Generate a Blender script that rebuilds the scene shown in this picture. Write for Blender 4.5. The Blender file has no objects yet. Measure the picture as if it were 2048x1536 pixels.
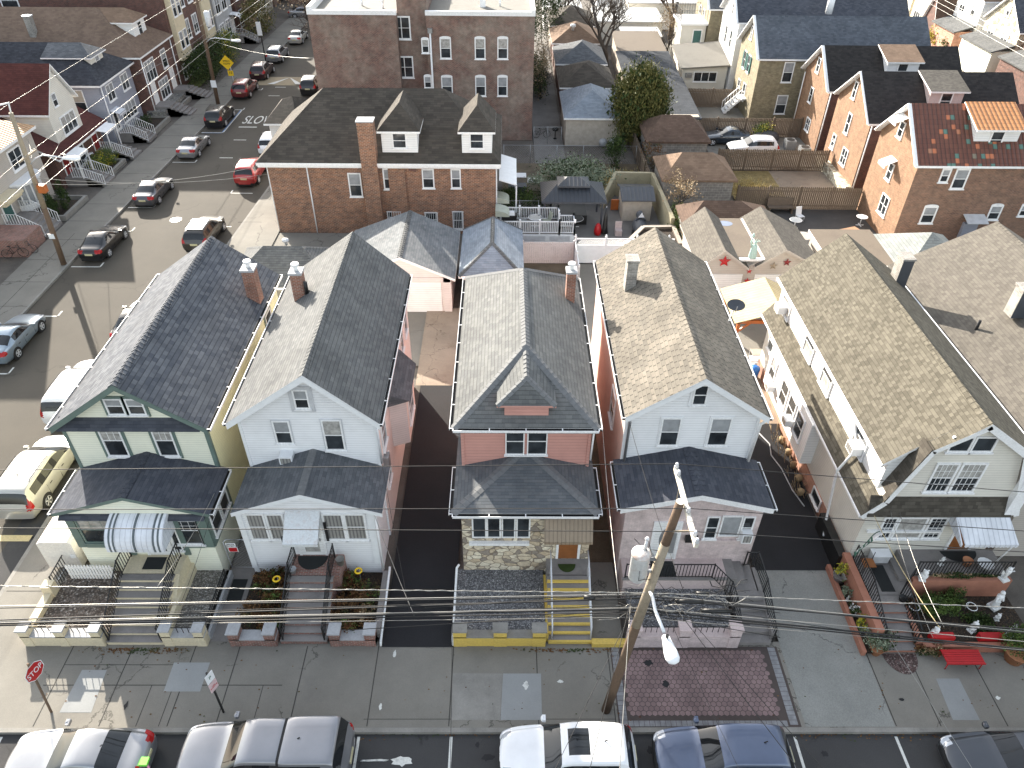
import bpy, bmesh, math, random
from mathutils import Vector, Matrix
R = math.radians
random.seed(7)
scn = bpy.context.scene
col = scn.collection
# ---------------------------------------------------------------- camera
CAMH = 26.0; YAW, PITCH, ROLL = R(.684), R(38.69), R(.659); FPX = 1476.6
_f = Vector((math.sin(YAW)*math.cos(PITCH), math.cos(YAW)*math.cos(PITCH), -math.sin(PITCH)))
_r = Vector((math.cos(YAW), -math.sin(YAW), 0)); _u = _r.cross(_f)
RT = _r*math.cos(ROLL)+_u*math.sin(ROLL); UP = -_r*math.sin(ROLL)+_u*math.cos(ROLL)
cam = bpy.data.cameras.new('camera'); camo = bpy.data.objects.new('camera', cam); col.objects.link(camo)
m = Matrix((RT, UP, -_f)).transposed().to_4x4(); m.translation = (0, 0, CAMH); camo.matrix_world = m
cam.sensor_width = 36; cam.lens = 36*FPX/2048; cam.clip_start = .1; cam.clip_end = 3000
scn.camera = camo
# ---------------------------------------------------------------- sky and sun
SUN_EL = R(22); SUN_AZ = Vector((-.52, .854, 0))           # horizontal direction towards the sun
w = bpy.data.worlds.new('World'); scn.world = w; w.use_nodes = True
nt = w.node_tree; bg = nt.nodes['Background']
sky = nt.nodes.new('ShaderNodeTexSky'); sky.sky_type = 'NISHITA'; sky.sun_disc = False
sky.sun_elevation = SUN_EL; sky.sun_rotation = math.atan2(SUN_AZ.x, SUN_AZ.y)
sky.air_density = 1.3; sky.dust_density = 2.0; sky.ozone_density = .8
hs = nt.nodes.new('ShaderNodeHueSaturation'); hs.inputs['Saturation'].default_value = .5
nt.links.new(sky.outputs[0], hs.inputs['Color']); nt.links.new(hs.outputs[0], bg.inputs[0]); bg.inputs[1].default_value = .115
sd = bpy.data.lights.new('sun', 'SUN'); sd.energy = 4.2; sd.angle = R(.5); sd.color = (1, .92, .80)
so = bpy.data.objects.new('sun', sd); col.objects.link(so)
sdir = Vector((SUN_AZ.x*math.cos(SUN_EL), SUN_AZ.y*math.cos(SUN_EL), math.sin(SUN_EL)))
so.rotation_euler = sdir.to_track_quat('Z', 'Y').to_euler(); so.location = (-30, 60, 60)
scn.view_settings.view_transform = 'Standard'; scn.view_settings.look = 'None'
scn.view_settings.exposure = 1.93; scn.view_settings.gamma = 1
# ---------------------------------------------------------------- measuring: a photo point on a known plane of the place
def ray(u, v): return _f+RT*((u-1024)/FPX)+UP*((768-v)/FPX)
def gz(u, v, z=0):
    d = ray(u, v); p = d*((z-CAMH)/d.z); return Vector((p.x, p.y, z))
def gy(u, v, y):
    d = ray(u, v); p = d*(y/d.y); return Vector((p.x, y, p.z+CAMH))
def gx(u, v, x):
    d = ray(u, v); p = d*(x/d.x); return Vector((x, p.y, p.z+CAMH))
# ---------------------------------------------------------------- objects
INV = {}
def thing(name, label, cat, loc=(0, 0, 0), rotz=0, group=None, kind=None):
    o = bpy.data.objects.new(name, None); col.objects.link(o); o.empty_display_size = .3
    o.location = loc; o.rotation_euler = (0, 0, rotz)
    tag(o, label, cat, group, kind)
    INV[o] = (Matrix.Translation(loc) @ Matrix.Rotation(rotz, 4, 'Z')).inverted()
    return o
def tag(o, label=None, cat=None, group=None, kind=None):
    if label: o['label'] = label
    if cat: o['category'] = cat
    if group: o['group'] = group
    if kind: o['kind'] = kind
    return o
def copy_tree(o, parent=None):
    c = o.copy(); col.objects.link(c); c.parent = parent
    for ch in list(o.children): copy_tree(ch, c)
    return c
class MB:
    def __init__(s): s.v = []; s.f = []; s.m = []; s.s = []
    def face(s, pts, m=0, sm=False):
        b = len(s.v); s.v += [tuple(p) for p in pts]; s.f.append(tuple(range(b, b+len(pts)))); s.m.append(m); s.s.append(sm)
        return s
    def box(s, x0, x1, y0, y1, z0, z1, m=0):
        if x1 < x0: x0, x1 = x1, x0
        if y1 < y0: y0, y1 = y1, y0
        if z1 < z0: z0, z1 = z1, z0
        b = len(s.v); s.v += [(x, y, z) for x in (x0, x1) for y in (y0, y1) for z in (z0, z1)]
        for q in ((0, 1, 3, 2), (4, 6, 7, 5), (0, 4, 5, 1), (2, 3, 7, 6), (0, 2, 6, 4), (1, 5, 7, 3)):
            s.f.append(tuple(b+i for i in q)); s.m.append(m); s.s.append(False)
        return s
    def obox(s, c, ax, hs, m=0):           # oriented box: centre, three axes, half sizes
        b = len(s.v); c = Vector(c)
        for i in (-1, 1):
            for j in (-1, 1):
                for k in (-1, 1): s.v.append(tuple(c+Vector(ax[0])*hs[0]*i+Vector(ax[1])*hs[1]*j+Vector(ax[2])*hs[2]*k))
        for q in ((0, 1, 3, 2), (4, 6, 7, 5), (0, 4, 5, 1), (2, 3, 7, 6), (0, 2, 6, 4), (1, 5, 7, 3)):
            s.f.append(tuple(b+i for i in q)); s.m.append(m); s.s.append(False)
        return s
    def beam(s, p0, p1, w, h, m=0, up=(0, 0, 1)):
        p0, p1 = Vector(p0), Vector(p1); d = p1-p0; L = d.length
        if L < 1e-6: return s
        d /= L; a = d.cross(Vector(up)); a = a.normalized() if a.length > 1e-4 else Vector((1, 0, 0)); b = a.cross(d)
        return s.obox((p0+p1)/2, (d, a, b), (L/2, w/2, h/2), m)
    def prism(s, prof, axis, t0, t1, m=0, caps=True, mc=None):
        def P(a, b, t): return {'x': (t, a, b), 'y': (a, t, b), 'z': (a, b, t)}[axis]
        n = len(prof); A = sum(prof[i][0]*prof[(i+1) % n][1]-prof[(i+1) % n][0]*prof[i][1] for i in range(n))
        if A < 0: prof = prof[::-1]
        if axis == 'y': t0, t1 = max(t0, t1), min(t0, t1)
        else: t0, t1 = min(t0, t1), max(t0, t1)
        b = len(s.v); s.v += [P(a, c, t0) for a, c in prof]+[P(a, c, t1) for a, c in prof]
        for i in range(n):
            j = (i+1) % n; s.f.append((b+i, b+j, b+n+j, b+n+i)); s.m.append(m); s.s.append(False)
        if caps:
            for q in (tuple(b+i for i in range(n))[::-1], tuple(b+n+i for i in range(n))):
                s.f.append(q); s.m.append(m if mc is None else mc); s.s.append(False)
        return s
    def slab(s, pts, t=.1, m=0, ms=None):    # top surface pts, thickness straight down
        pts = [Vector(p) for p in pts]; n = len(pts)
        nz = sum((pts[i].x*pts[(i+1) % n].y-pts[(i+1) % n].x*pts[i].y) for i in range(n))
        if nz < 0: pts = pts[::-1]
        b = len(s.v); s.v += [tuple(p) for p in pts]+[(p.x, p.y, p.z-t) for p in pts]
        s.f.append(tuple(b+i for i in range(n))); s.m.append(m); s.s.append(False)
        s.f.append(tuple(b+n+i for i in range(n))[::-1]); s.m.append(m if ms is None else ms); s.s.append(False)
        for i in range(n):
            j = (i+1) % n; s.f.append((b+i, b+n+i, b+n+j, b+j)); s.m.append(m if ms is None else ms); s.s.append(False)
        return s
    def tube(s, pts, r, n=6, m=0, cap=True, sm=True):
        pts = [Vector(p) for p in pts]; k = len(pts); rr = r if isinstance(r, (list, tuple)) else [r]*k
        b = len(s.v); ref = None
        for i, p in enumerate(pts):
            d = (pts[min(i+1, k-1)]-pts[max(i-1, 0)]).normalized()
            if ref is None: ref = Vector((0, 0, 1)) if abs(d.z) < .9 else Vector((1, 0, 0))
            a = d.cross(ref); a = a.normalized() if a.length > 1e-5 else Vector((1, 0, 0)); c = d.cross(a); ref = -c if False else ref
            for j in range(n):
                t = 2*math.pi*j/n; s.v.append(tuple(p+a*(math.cos(t)*rr[i])+c*(math.sin(t)*rr[i])))
        for i in range(k-1):
            for j in range(n):
                jj = (j+1) % n; s.f.append((b+i*n+j, b+i*n+jj, b+(i+1)*n+jj, b+(i+1)*n+j)); s.m.append(m); s.s.append(sm)
        if cap:
            s.f.append(tuple(b+j for j in range(n))[::-1]); s.m.append(m); s.s.append(False)
            s.f.append(tuple(b+(k-1)*n+j for j in range(n))); s.m.append(m); s.s.append(False)
        return s
    def cyl(s, p0, p1, r0, r1=None, n=10, m=0): return s.tube([p0, p1], [r0, r0 if r1 is None else r1], n, m)
    def lathe(s, c, prof, n=12, m=0, sx=1, sy=1, sm=True):
        c = Vector(c); b = len(s.v); k = len(prof)
        for r, z in prof:
            for j in range(n):
                t = 2*math.pi*j/n; s.v.append((c.x+r*sx*math.cos(t), c.y+r*sy*math.sin(t), c.z+z))
        for i in range(k-1):
            for j in range(n):
                jj = (j+1) % n; s.f.append((b+i*n+j, b+i*n+jj, b+(i+1)*n+jj, b+(i+1)*n+j)); s.m.append(m); s.s.append(sm)
        s.f.append(tuple(b+j for j in range(n))[::-1]); s.m.append(m); s.s.append(False)
        s.f.append(tuple(b+(k-1)*n+j for j in range(n))); s.m.append(m); s.s.append(False)
        return s
    def ball(s, c, r, m=0, n=10, k=7):
        r = r if isinstance(r, (tuple, list)) else (r, r, r)
        return s.lathe(c, [(math.sin(math.pi*(i+.02)/(k+.04))*1, -math.cos(math.pi*(i+.02)/(k+.04))*r[2]) for i in range(k+1)], n, m, r[0], r[1])
    def build(s, name, mats, parent=None, world=True, smooth=None):
        me = bpy.data.meshes.new(name); inv = INV.get(parent) if (parent and world) else None
        p = parent
        while world and p is not None and inv is None: p = p.parent; inv = INV.get(p)
        vv = [Vector(v) for v in s.v]
        loc = inv @ Vector() if inv else None
        me.from_pydata([tuple(inv @ v) for v in vv] if inv else s.v, [], s.f)
        if not isinstance(mats, (list, tuple)): mats = [mats]
        for mt in mats: me.materials.append(mt)
        uv = me.uv_layers.new(name='uv').data; k = 0
        me.polygons.foreach_set('material_index', s.m); me.polygons.foreach_set('use_smooth', [bool(x) for x in s.s] if smooth is None else [smooth]*len(s.f))
        co = []
        for q in s.f:
            nrm = Vector((0, 0, 0)); L = len(q)
            for i in range(L):
                a, c = vv[q[i]], vv[q[(i+1) % L]]
                nrm += Vector(((a.y-c.y)*(a.z+c.z), (a.z-c.z)*(a.x+c.x), (a.x-c.x)*(a.y+c.y)))
            if nrm.length < 1e-12: nrm = Vector((0, 0, 1))
            nrm.normalize()
            t = Vector((-nrm.y, nrm.x, 0))
            t = t.normalized() if t.length > .02 else Vector((1, 0, 0)); b = nrm.cross(t)
            for i in q: p = vv[i]; co += (p.dot(t), p.dot(b))
        uv.foreach_set('uv', co)
        me.update()
        o = bpy.data.objects.new(name, me); col.objects.link(o)
        if parent: o.parent = parent
        return o
def struct(name, mb, mats):
    return tag(mb.build(name, mats), kind='structure')
def single(name, mb, mats, label, cat, group=None, kind=None):
    """a thing that is one mesh, its origin moved to its base"""
    xs = [v[0] for v in mb.v]; ys = [v[1] for v in mb.v]; zs = [v[2] for v in mb.v]
    c = Vector(((min(xs)+max(xs))/2, (min(ys)+max(ys))/2, min(zs)))
    o = mb.build(name, mats)
    o.data.transform(Matrix.Translation(-c)); o.location = c
    return tag(o, label, cat, group, kind)
# ---------------------------------------------------------------- materials
class N:
    """small node helper"""
    def __init__(s, name):
        s.m = bpy.data.materials.new(name); s.m.use_nodes = True; s.t = s.m.node_tree; s.b = s.t.nodes['Principled BSDF']
    def n(s, t, **k):
        x = s.t.nodes.new(t)
        for a, b in k.items(): setattr(x, a, b)
        return x
    def l(s, a, b): s.t.links.new(a, b)
    def put(s, sock, v):
        if isinstance(v, bpy.types.NodeSocket): s.l(v, sock)
        elif isinstance(v, (tuple, list)) and len(v) == 3 and sock.type == 'RGBA': sock.default_value = (*v, 1)
        else: sock.default_value = v
    def math(s, op, a, b=0.0, c=None):
        x = s.n('ShaderNodeMath', operation=op); s.put(x.inputs[0], a); s.put(x.inputs[1], b)
        if c is not None: s.put(x.inputs[2], c)
        return x.outputs[0]
    def mix(s, f, a, b, mode='MIX'):
        x = s.n('ShaderNodeMix', data_type='RGBA', blend_type=mode); s.put(x.inputs[0], f); s.put(x.inputs[6], a); s.put(x.inputs[7], b); return x.outputs[2]
    def pos(s): return s.n('ShaderNodeNewGeometry').outputs['Position']
    def uv(s): return s.n('ShaderNodeUVMap', uv_map='uv').outputs[0]
    def noise(s, sc, det=3, rough=.6, vec=None, out=0):
        x = s.n('ShaderNodeTexNoise'); x.inputs['Scale'].default_value = sc; x.inputs['Detail'].default_value = det; x.inputs['Roughness'].default_value = rough
        s.l(vec if vec is not None else s.pos(), x.inputs['Vector']); return x.outputs[out]
    def ramp(s, v, a, b, c0=0., c1=1.):
        x = s.n('ShaderNodeMapRange'); s.put(x.inputs[0], v); x.inputs[1].default_value = a; x.inputs[2].default_value = b; x.inputs[3].default_value = c0; x.inputs[4].default_value = c1; return x.outputs[0]
    def white(s, vec):
        x = s.n('ShaderNodeTexWhiteNoise', noise_dimensions='2D'); s.l(vec, x.inputs['Vector']); return x.outputs[0]
    def scale(s, v, k): # colour times scalar
        x = s.n('ShaderNodeVectorMath', operation='SCALE'); s.put(x.inputs[0], v); s.put(x.inputs[3], k); return x.outputs[0]
    def bump(s, h, dist=.01, st=1.):
        x = s.n('ShaderNodeBump'); s.l(h, x.inputs['Height']); x.inputs['Distance'].default_value = dist; x.inputs['Strength'].default_value = st
        s.l(x.outputs[0], s.b.inputs['Normal'])
    def fin(s, colr, rough=.7, metal=0., spec=.5):
        s.put(s.b.inputs['Base Color'], colr); s.put(s.b.inputs['Roughness'], rough); s.b.inputs['Metallic'].default_value = metal
        s.b.inputs['Specular IOR Level'].default_value = spec
        return s.m
def m_flat(name, c, rough=.6, metal=0., var=.12, sc=3., spec=.4):
    k = N(name); f = k.ramp(k.noise(sc, 4), .3, .7, 1-var, 1+var)
    return k.fin(k.scale(c, f), rough, metal, spec)
def m_weather(name, c, dirt=(.12, .1, .08), amt=.5, rough=.75, sc=1.2):
    k = N(name); f = k.math('MULTIPLY', k.ramp(k.noise(sc, 8, .7), .5, .78, 0, 1), amt)
    g = k.ramp(k.noise(14, 3), .3, .7, .9, 1.1)
    return k.fin(k.scale(k.mix(f, c, dirt), g), rough)
def m_siding(name, c, pitch=.13, dirt=.12, line=.55):
    k = N(name); uvx = k.n('ShaderNodeSeparateXYZ'); k.l(k.uv(), uvx.inputs[0])
    fr = k.math('FRACT', k.math('DIVIDE', uvx.outputs[1], pitch))
    ln = k.ramp(fr, 0.0, .14, line, 1); d = k.ramp(k.noise(.9, 6, .65), .4, .75, 1, 1-dirt)
    k.bump(k.math('MULTIPLY', fr, -1.), .012, .8)
    return k.fin(k.scale(k.scale(c, ln), d), .55)
def m_brick(name, c1, c2, mortar, bw=.21, bh=.075, stain=(.3, .25, .2), amt=.35, ms=.012, bump=.4, dark=None):
    k = N(name); b = k.n('ShaderNodeTexBrick', offset=.5); k.l(k.uv(), b.inputs['Vector'])
    b.inputs['Scale'].default_value = 1; b.inputs['Brick Width'].default_value = bw; b.inputs['Row Height'].default_value = bh
    b.inputs['Mortar Size'].default_value = ms; b.inputs['Mortar Smooth'].default_value = .3; b.inputs['Bias'].default_value = 0
    k.put(b.inputs['Color1'], c1); k.put(b.inputs['Color2'], c2); k.put(b.inputs['Mortar'], mortar)
    f = k.math('MULTIPLY', k.ramp(k.noise(.45, 8, .72), .42, .68, 0, 1), amt)
    c = k.mix(f, b.outputs[0], stain); g = k.ramp(k.noise(2.2, 6, .7), .3, .7, .72, 1.25)
    k.bump(b.outputs[1], -.01, bump)
    return k.fin(k.scale(c, g), .85)
def m_shingle(name, c1, c2, w=.33, h=.145, line=.45, slot=.55, mott=.18, lw=.16, sw=.07, jit=0.):
    """asphalt shingles: courses with a shadow line, tabs of differing tone, staggered slots"""
    k = N(name); x = k.n('ShaderNodeSeparateXYZ'); k.l(k.uv(), x.inputs[0])
    vv = k.math('DIVIDE', x.outputs[1], h); row = k.math('FLOOR', vv); fv = k.math('FRACT', vv)
    off = k.math('MULTIPLY', row, .5) if not jit else k.math('MULTIPLY', k.math('SINE', k.math('MULTIPLY', row, 12.9898)), 7.3)
    uu = k.math('ADD', k.math('DIVIDE', x.outputs[0], w), off); cu = k.math('FLOOR', uu); fu = k.math('FRACT', uu)
    cb = k.n('ShaderNodeCombineXYZ'); k.l(cu, cb.inputs[0]); k.l(row, cb.inputs[1])
    rnd = k.white(cb.outputs[0])
    c = k.mix(k.ramp(rnd, 0, 1), c1, c2)
    ln = k.ramp(fv, 0, lw, line, 1); sl = k.ramp(fu, 0, sw, slot, 1)
    s2 = k.math('MAXIMUM', sl, k.ramp(fv, .7, .75, 0, 1))
    mo = k.ramp(k.noise(.6, 7, .65), .3, .7, 1-mott, 1+mott); gr = k.ramp(k.noise(60, 2), .3, .7, .88, 1.12)
    t = k.math('MULTIPLY', k.math('MULTIPLY', ln, s2), k.math('MULTIPLY', mo, gr))
    k.bump(k.math('MULTIPLY', k.math('ADD', k.math('MULTIPLY', fv, -1.), k.math('MULTIPLY', rnd, .5)), 1.), .012, .7)
    return k.fin(k.scale(c, t), .92, 0, .2)
def m_ground(name, c, var=.2, sc=.5, speck=.12, stain=None, samt=0., crack=0., rough=.9, bump=.15, csc=.35):
    k = N(name); f = k.ramp(k.noise(sc, 9, .68), .3, .7, 1-var, 1+var); g = k.ramp(k.noise(28, 3), .25, .75, 1-speck, 1+speck)
    c0 = c
    if stain: c0 = k.mix(k.math('MULTIPLY', k.ramp(k.noise(sc*1.7, 8, .75), .55, .75, 0, 1), samt), c0, stain)
    r = k.scale(k.scale(c0, f), g)
    if crack:
        v = k.n('ShaderNodeTexVoronoi', feature='DISTANCE_TO_EDGE'); v.inputs['Scale'].default_value = csc
        ad = k.n('ShaderNodeVectorMath', operation='ADD'); k.l(k.pos(), ad.inputs[0]); k.l(k.scale(k.noise(1.6, 5, .6, out=1), 1.1), ad.inputs[1]); k.l(ad.outputs[0], v.inputs['Vector'])
        e = k.math('MULTIPLY', k.ramp(v.outputs[0], 0, .008, 1, 0), k.ramp(k.noise(.3, 2), .48, .52, 0, crack))
        r = k.mix(e, r, tuple(q*.3 for q in c))
    k.bump(k.noise(45, 3), .006, bump)
    return k.fin(r, rough, 0, .3)
def m_gravel(name, cs, sc=22., var=.2):
    k = N(name); v = k.n('ShaderNodeTexVoronoi'); v.inputs['Scale'].default_value = sc; k.l(k.pos(), v.inputs['Vector'])
    s = k.n('ShaderNodeSeparateColor'); k.l(v.outputs['Color'], s.inputs[0])
    c = k.mix(k.ramp(s.outputs[0], .35, .65), cs[0], cs[1]); c = k.mix(k.ramp(s.outputs[1], .82, .9), c, cs[2])
    c = k.scale(c, k.ramp(v.outputs[0], .1, .6, 1.1, .35)); c = k.scale(c, k.ramp(k.noise(1.1, 6), .3, .7, 1-var, 1+var))
    k.bump(v.outputs[0], -.03, .8)
    return k.fin(c, .9)
def m_stone(name, cs, sc=3.4, edge=.035, mort=(.2, .16, .12)):
    k = N(name); mp = k.n('ShaderNodeMapping'); k.l(k.uv(), mp.inputs[0]); mp.inputs['Scale'].default_value = (1, 1.5, 1)
    ad = k.n('ShaderNodeVectorMath', operation='ADD'); k.l(mp.outputs[0], ad.inputs[0]); k.l(k.scale(k.noise(2.5, 2, .5, out=1), .25), ad.inputs[1])
    v = k.n('ShaderNodeTexVoronoi'); v.inputs['Scale'].default_value = sc; k.l(ad.outputs[0], v.inputs['Vector'])
    e = k.n('ShaderNodeTexVoronoi', feature='DISTANCE_TO_EDGE'); e.inputs['Scale'].default_value = sc; k.l(ad.outputs[0], e.inputs['Vector'])
    s = k.n('ShaderNodeSeparateColor'); k.l(v.outputs['Color'], s.inputs[0])
    c = k.mix(s.outputs[0], cs[0], cs[1]); c = k.mix(k.ramp(s.outputs[1], .75, .8), c, cs[2])
    c = k.scale(c, k.ramp(k.noise(9, 5), .3, .7, .75, 1.2))
    c = k.mix(k.ramp(e.outputs[0], edge*.5, edge*1.5, 1, 0), c, mort); k.bump(k.ramp(e.outputs[0], 0, .15), .02, .8)
    return k.fin(c, .85)
def m_stripes(name, c1, c2, pitch, axis=0, duty=.5, rough=.5, bump=.0):
    k = N(name); x = k.n('ShaderNodeSeparateXYZ'); k.l(k.uv(), x.inputs[0])
    fr = k.math('FRACT', k.math('DIVIDE', x.outputs[axis], pitch)); c = k.mix(k.ramp(fr, duty-.04, duty+.04), c1, c2)
    if bump: k.bump(k.ramp(fr, duty-.15, duty+.15), bump, 1)
    return k.fin(k.scale(c, k.ramp(k.noise(1.5, 6), .3, .7, .85, 1.12)), rough)
def m_tile(name, c1, c2, pitch=.28, row=.36, odd=None, odd2=None):
    """clay barrel tiles with some odd coloured ones"""
    k = N(name); x = k.n('ShaderNodeSeparateXYZ'); k.l(k.uv(), x.inputs[0])
    uu = k.math('DIVIDE', x.outputs[0], pitch); vv = k.math('DIVIDE', x.outputs[1], row)
    cb = k.n('ShaderNodeCombineXYZ'); k.l(k.math('FLOOR', uu), cb.inputs[0]); k.l(k.math('FLOOR', vv), cb.inputs[1]); rnd = k.white(cb.outputs[0])
    fu = k.math('FRACT', uu); fv = k.math('FRACT', vv)
    sh = k.math('SINE', k.math('MULTIPLY', fu, math.pi)); c = k.mix(rnd, c1, c2)
    if odd: c = k.mix(k.ramp(rnd, .90, .905), c, odd)
    if odd2: c = k.mix(k.ramp(rnd, .955, .96), c, odd2)
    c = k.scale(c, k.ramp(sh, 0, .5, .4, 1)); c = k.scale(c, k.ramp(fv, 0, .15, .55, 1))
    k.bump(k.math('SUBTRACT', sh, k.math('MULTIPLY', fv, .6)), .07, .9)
    return k.fin(c, .6)
def m_leaf(name, c1, c2, c3=None):
    k = N(name); oi = k.n('ShaderNodeNewGeometry').outputs['Random Per Island']
    c = k.mix(oi, c1, c2)
    if c3: c = k.mix(k.ramp(k.noise(.9, 3), .52, .6), c, c3)
    k.fin(k.scale(c, k.ramp(k.noise(1.3, 4), .3, .7, .7, 1.3)), .65, 0, .2)
    try: k.b.inputs['Subsurface Weight'].default_value = 0
    except Exception: pass
    return k.m
def m_paint(name, c, metal=.3, rough=.28):
    k = N(name); k.fin(k.scale(c, k.ramp(k.noise(1.5, 5), .3, .7, .94, 1.05)), rough, metal, .5)
    k.b.inputs['Coat Weight'].default_value = .8; k.b.inputs['Coat Roughness'].default_value = .06
    return k.m
def m_glass(name, c=(.03, .035, .04), rough=.06, var=.5):
    k = N(name); k.fin(k.scale(c, k.ramp(k.noise(1.2, 2), .35, .65, 1-var, 1+var)), rough, 0, .6); return k.m
class L_: pass
M = L_()
M.white = m_weather('white_trim_paint', (.80, .80, .80), (.4, .38, .35), .25, .5, 2)
M.whitem = m_flat('white_metal', (.76, .77, .78), .4, var=.05)
M.siding_w = m_siding('white_vinyl_siding', (.82, .825, .84), .125)
M.siding_w2 = m_siding('white_clapboard', (.80, .80, .79), .16)
M.siding_y = m_siding('pale_yellow_siding', (.82, .82, .68), .12)
M.siding_yl = m_siding('yellow_side_siding', (.80, .78, .50), .12)
M.siding_p = m_siding('salmon_pink_shingle_siding', (.60, .31, .26), .16, .15)
M.siding_lp = m_siding('pale_pink_siding', (.72, .64, .61), .125)
M.siding_b = m_siding('cream_siding', (.70, .67, .60), .13)
M.siding_g = m_siding('blue_grey_siding', (.30, .32, .38), .2, line=.8)
M.siding_lb = m_siding('beige_siding', (.47, .43, .385), .13)
M.stucco_pk = m_weather('salmon_pink_wall', (.66, .50, .43), (.3, .2, .16), .35)
M.green = m_flat('sage_green_trim', (.13, .18, .16), .55)
M.stone = m_stone('flagstone_veneer', ((.74, .67, .53), (.50, .40, .28), (.28, .24, .2)), 2.8, .045)
M.stone_w = m_stone('white_fieldstone', ((.66, .62, .5), (.5, .44, .32), (.3, .25, .18)), 2.2)
M.stone_d = m_stone('dark_fieldstone', ((.12, .12, .12), (.2, .19, .17), (.08, .08, .08)), 2.2, .04, (.35, .34, .3))
M.brick_o = m_brick('orange_brown_brick', (.31, .125, .06), (.13, .055, .035), (.38, .30, .23), .26, .1, (.10, .06, .045), .35, .014)
M.brick_r = m_brick('weathered_red_brick', (.20, .10, .075), (.11, .062, .05), (.26, .2, .17), .24, .09, (.27, .23, .19), .75)
M.brick_t = m_brick('tan_orange_brick', (.27, .135, .07), (.17, .08, .04), (.24, .18, .125), .22, .08, (.3, .2, .12), .3)
M.brick_d = m_brick('dark_red_brown_brick', (.15, .055, .04), (.08, .035, .03), (.16, .12, .1), .22, .08, (.1, .06, .05), .3)
M.brick_y = m_brick('yellow_brick', (.27, .23, .14), (.19, .16, .10), (.26, .23, .17), .3, .1, (.24, .2, .14), .4)
M.brick_p = m_brick('pink_painted_brick', (.62, .52, .50), (.57, .47, .455), (.48, .39, .385), .21, .075, (.42, .36, .36), .25, .008)
M.brick_l = m_brick('stoop_red_brick', (.30, .11, .08), (.18, .08, .06), (.32, .28, .25), .21, .075, (.14, .1, .08), .3)
M.brick_s = m_brick('salmon_brick', (.48, .25, .18), (.38, .20, .14), (.5, .3, .22), .4, .2, (.4, .24, .18), .3)
M.block = m_brick('grey_concrete_block', (.24, .225, .205), (.185, .175, .16), (.38, .36, .33), .42, .21, (.14, .13, .12), .3, .012)
M.chim = m_brick('chimney_brick', (.34, .12, .07), (.22, .09, .06), (.4, .32, .26), .21, .075, (.08, .05, .04), .4)
M.chimg = m_brick('tarred_grey_brick', (.26, .25, .23), (.15, .14, .13), (.36, .33, .3), .24, .09, (.4, .38, .34), .5)
M.sh1 = m_shingle('charcoal_shingle', (.068, .075, .09), (.125, .132, .145), .24, .2, .3, .72, lw=.24, jit=0)
M.sh1p = m_shingle('charcoal_shingle_fine', (.055, .06, .075), (.085, .09, .105), .3, .14, .6, .8)
M.sh2 = m_shingle('grey_shingle', (.105, .108, .11), (.145, .147, .145), .26, .17, .42, .72, lw=.22)
M.sh2p = m_shingle('slate_grey_porch_shingle', (.085, .092, .10), (.13, .135, .145), .3, .14, .6, .7)
M.sh3 = m_shingle('light_grey_shingle', (.12, .123, .123), (.16, .162, .157), .26, .17, .45, .7, lw=.22)
M.sh4 = m_shingle('tan_grey_three_tab_shingle', (.13, .118, .10), (.18, .16, .132), .36, .17, .72, .12, .25, .12, .2, jit=1)
M.sh5 = m_shingle('tan_architectural_shingle', (.078, .070, .054), (.138, .125, .098), .17, .15, .42, .8, .12)
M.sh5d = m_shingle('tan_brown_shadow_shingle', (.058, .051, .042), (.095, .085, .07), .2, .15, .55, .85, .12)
M.sh6 = m_shingle('taupe_shingle', (.10, .09, .078), (.14, .127, .108), .2, .15, .65, .85, .12)
M.shb = m_shingle('brown_black_shingle', (.055, .048, .04), (.082, .07, .058), .5, .2, .7, .85)
M.shbr = m_shingle('brown_shingle', (.17, .115, .08), (.22, .15, .105), .3, .16, .75, .85)
M.shdb = m_shingle('dark_brown_shingle', (.10, .066, .05), (.13, .088, .066), .3, .16, .75, .85)
M.shred = m_shingle('dark_red_shingle', (.072, .027, .025), (.095, .036, .032), .3, .16, .7, .85)
M.shblk = m_shingle('black_shingle', (.026, .024, .024), (.042, .038, .036), .3, .16, .75, .85)
M.shnv = m_shingle('navy_grey_shingle', (.075, .085, .10), (.11, .12, .14), .3, .18, .8, .85)
M.shblu = m_shingle('blue_grey_shingle', (.19, .22, .26), (.25, .28, .32), .3, .16, .65, .85)
M.shwg = m_shingle('pale_grey_garage_shingle', (.19, .205, .20), (.25, .265, .255), .3, .2, .45, .8)
M.shtan = m_shingle('tan_shingle', (.34, .27, .19), (.42, .34, .24), .3, .16, .75, .85)
M.tile = m_tile('dark_clay_tile', (.125, .042, .026), (.165, .06, .036), .3, .36, (.10, .20, .16), (.5, .16, .07))
M.tileo = m_tile('orange_clay_tile', (.50, .21, .07), (.62, .26, .09), .32, .4)
M.tilet = m_tile('tan_clay_tile', (.45, .28, .14), (.36, .2, .1), .3, .36)
M.metal_r = m_stripes('dark_ribbed_metal_roof', (.036, .041, .05), (.022, .026, .032), .3, 0, .8, .4, .02)
M.metal_t = m_stripes('tan_ribbed_metal_roof', (.40, .33, .19), (.25, .2, .11), .25, 0, .85, .45, .03)
M.awn_s = m_stripes('awning_white_metal', (.68, .70, .74), (.45, .47, .52), .2, 0, .9, .4, .02)
M.awn_b = m_stripes('awning_brown_metal', (.27, .21, .15), (.2, .155, .11), .16, 0, .85, .5, .02)
M.conc = m_ground('sidewalk_concrete', (.20, .188, .164), .16, .35, .10, (.15, .14, .13), .5, .85, csc=.22)
M.conc2 = m_ground('smooth_grey_concrete', (.27, .277, .274), .10, .5, .06, (.24, .24, .23), .3)
M.conc3 = m_ground('old_yard_concrete', (.27, .22, .17), .22, .35, .1, (.13, .09, .06), .6, .9, csc=.45)
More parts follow.
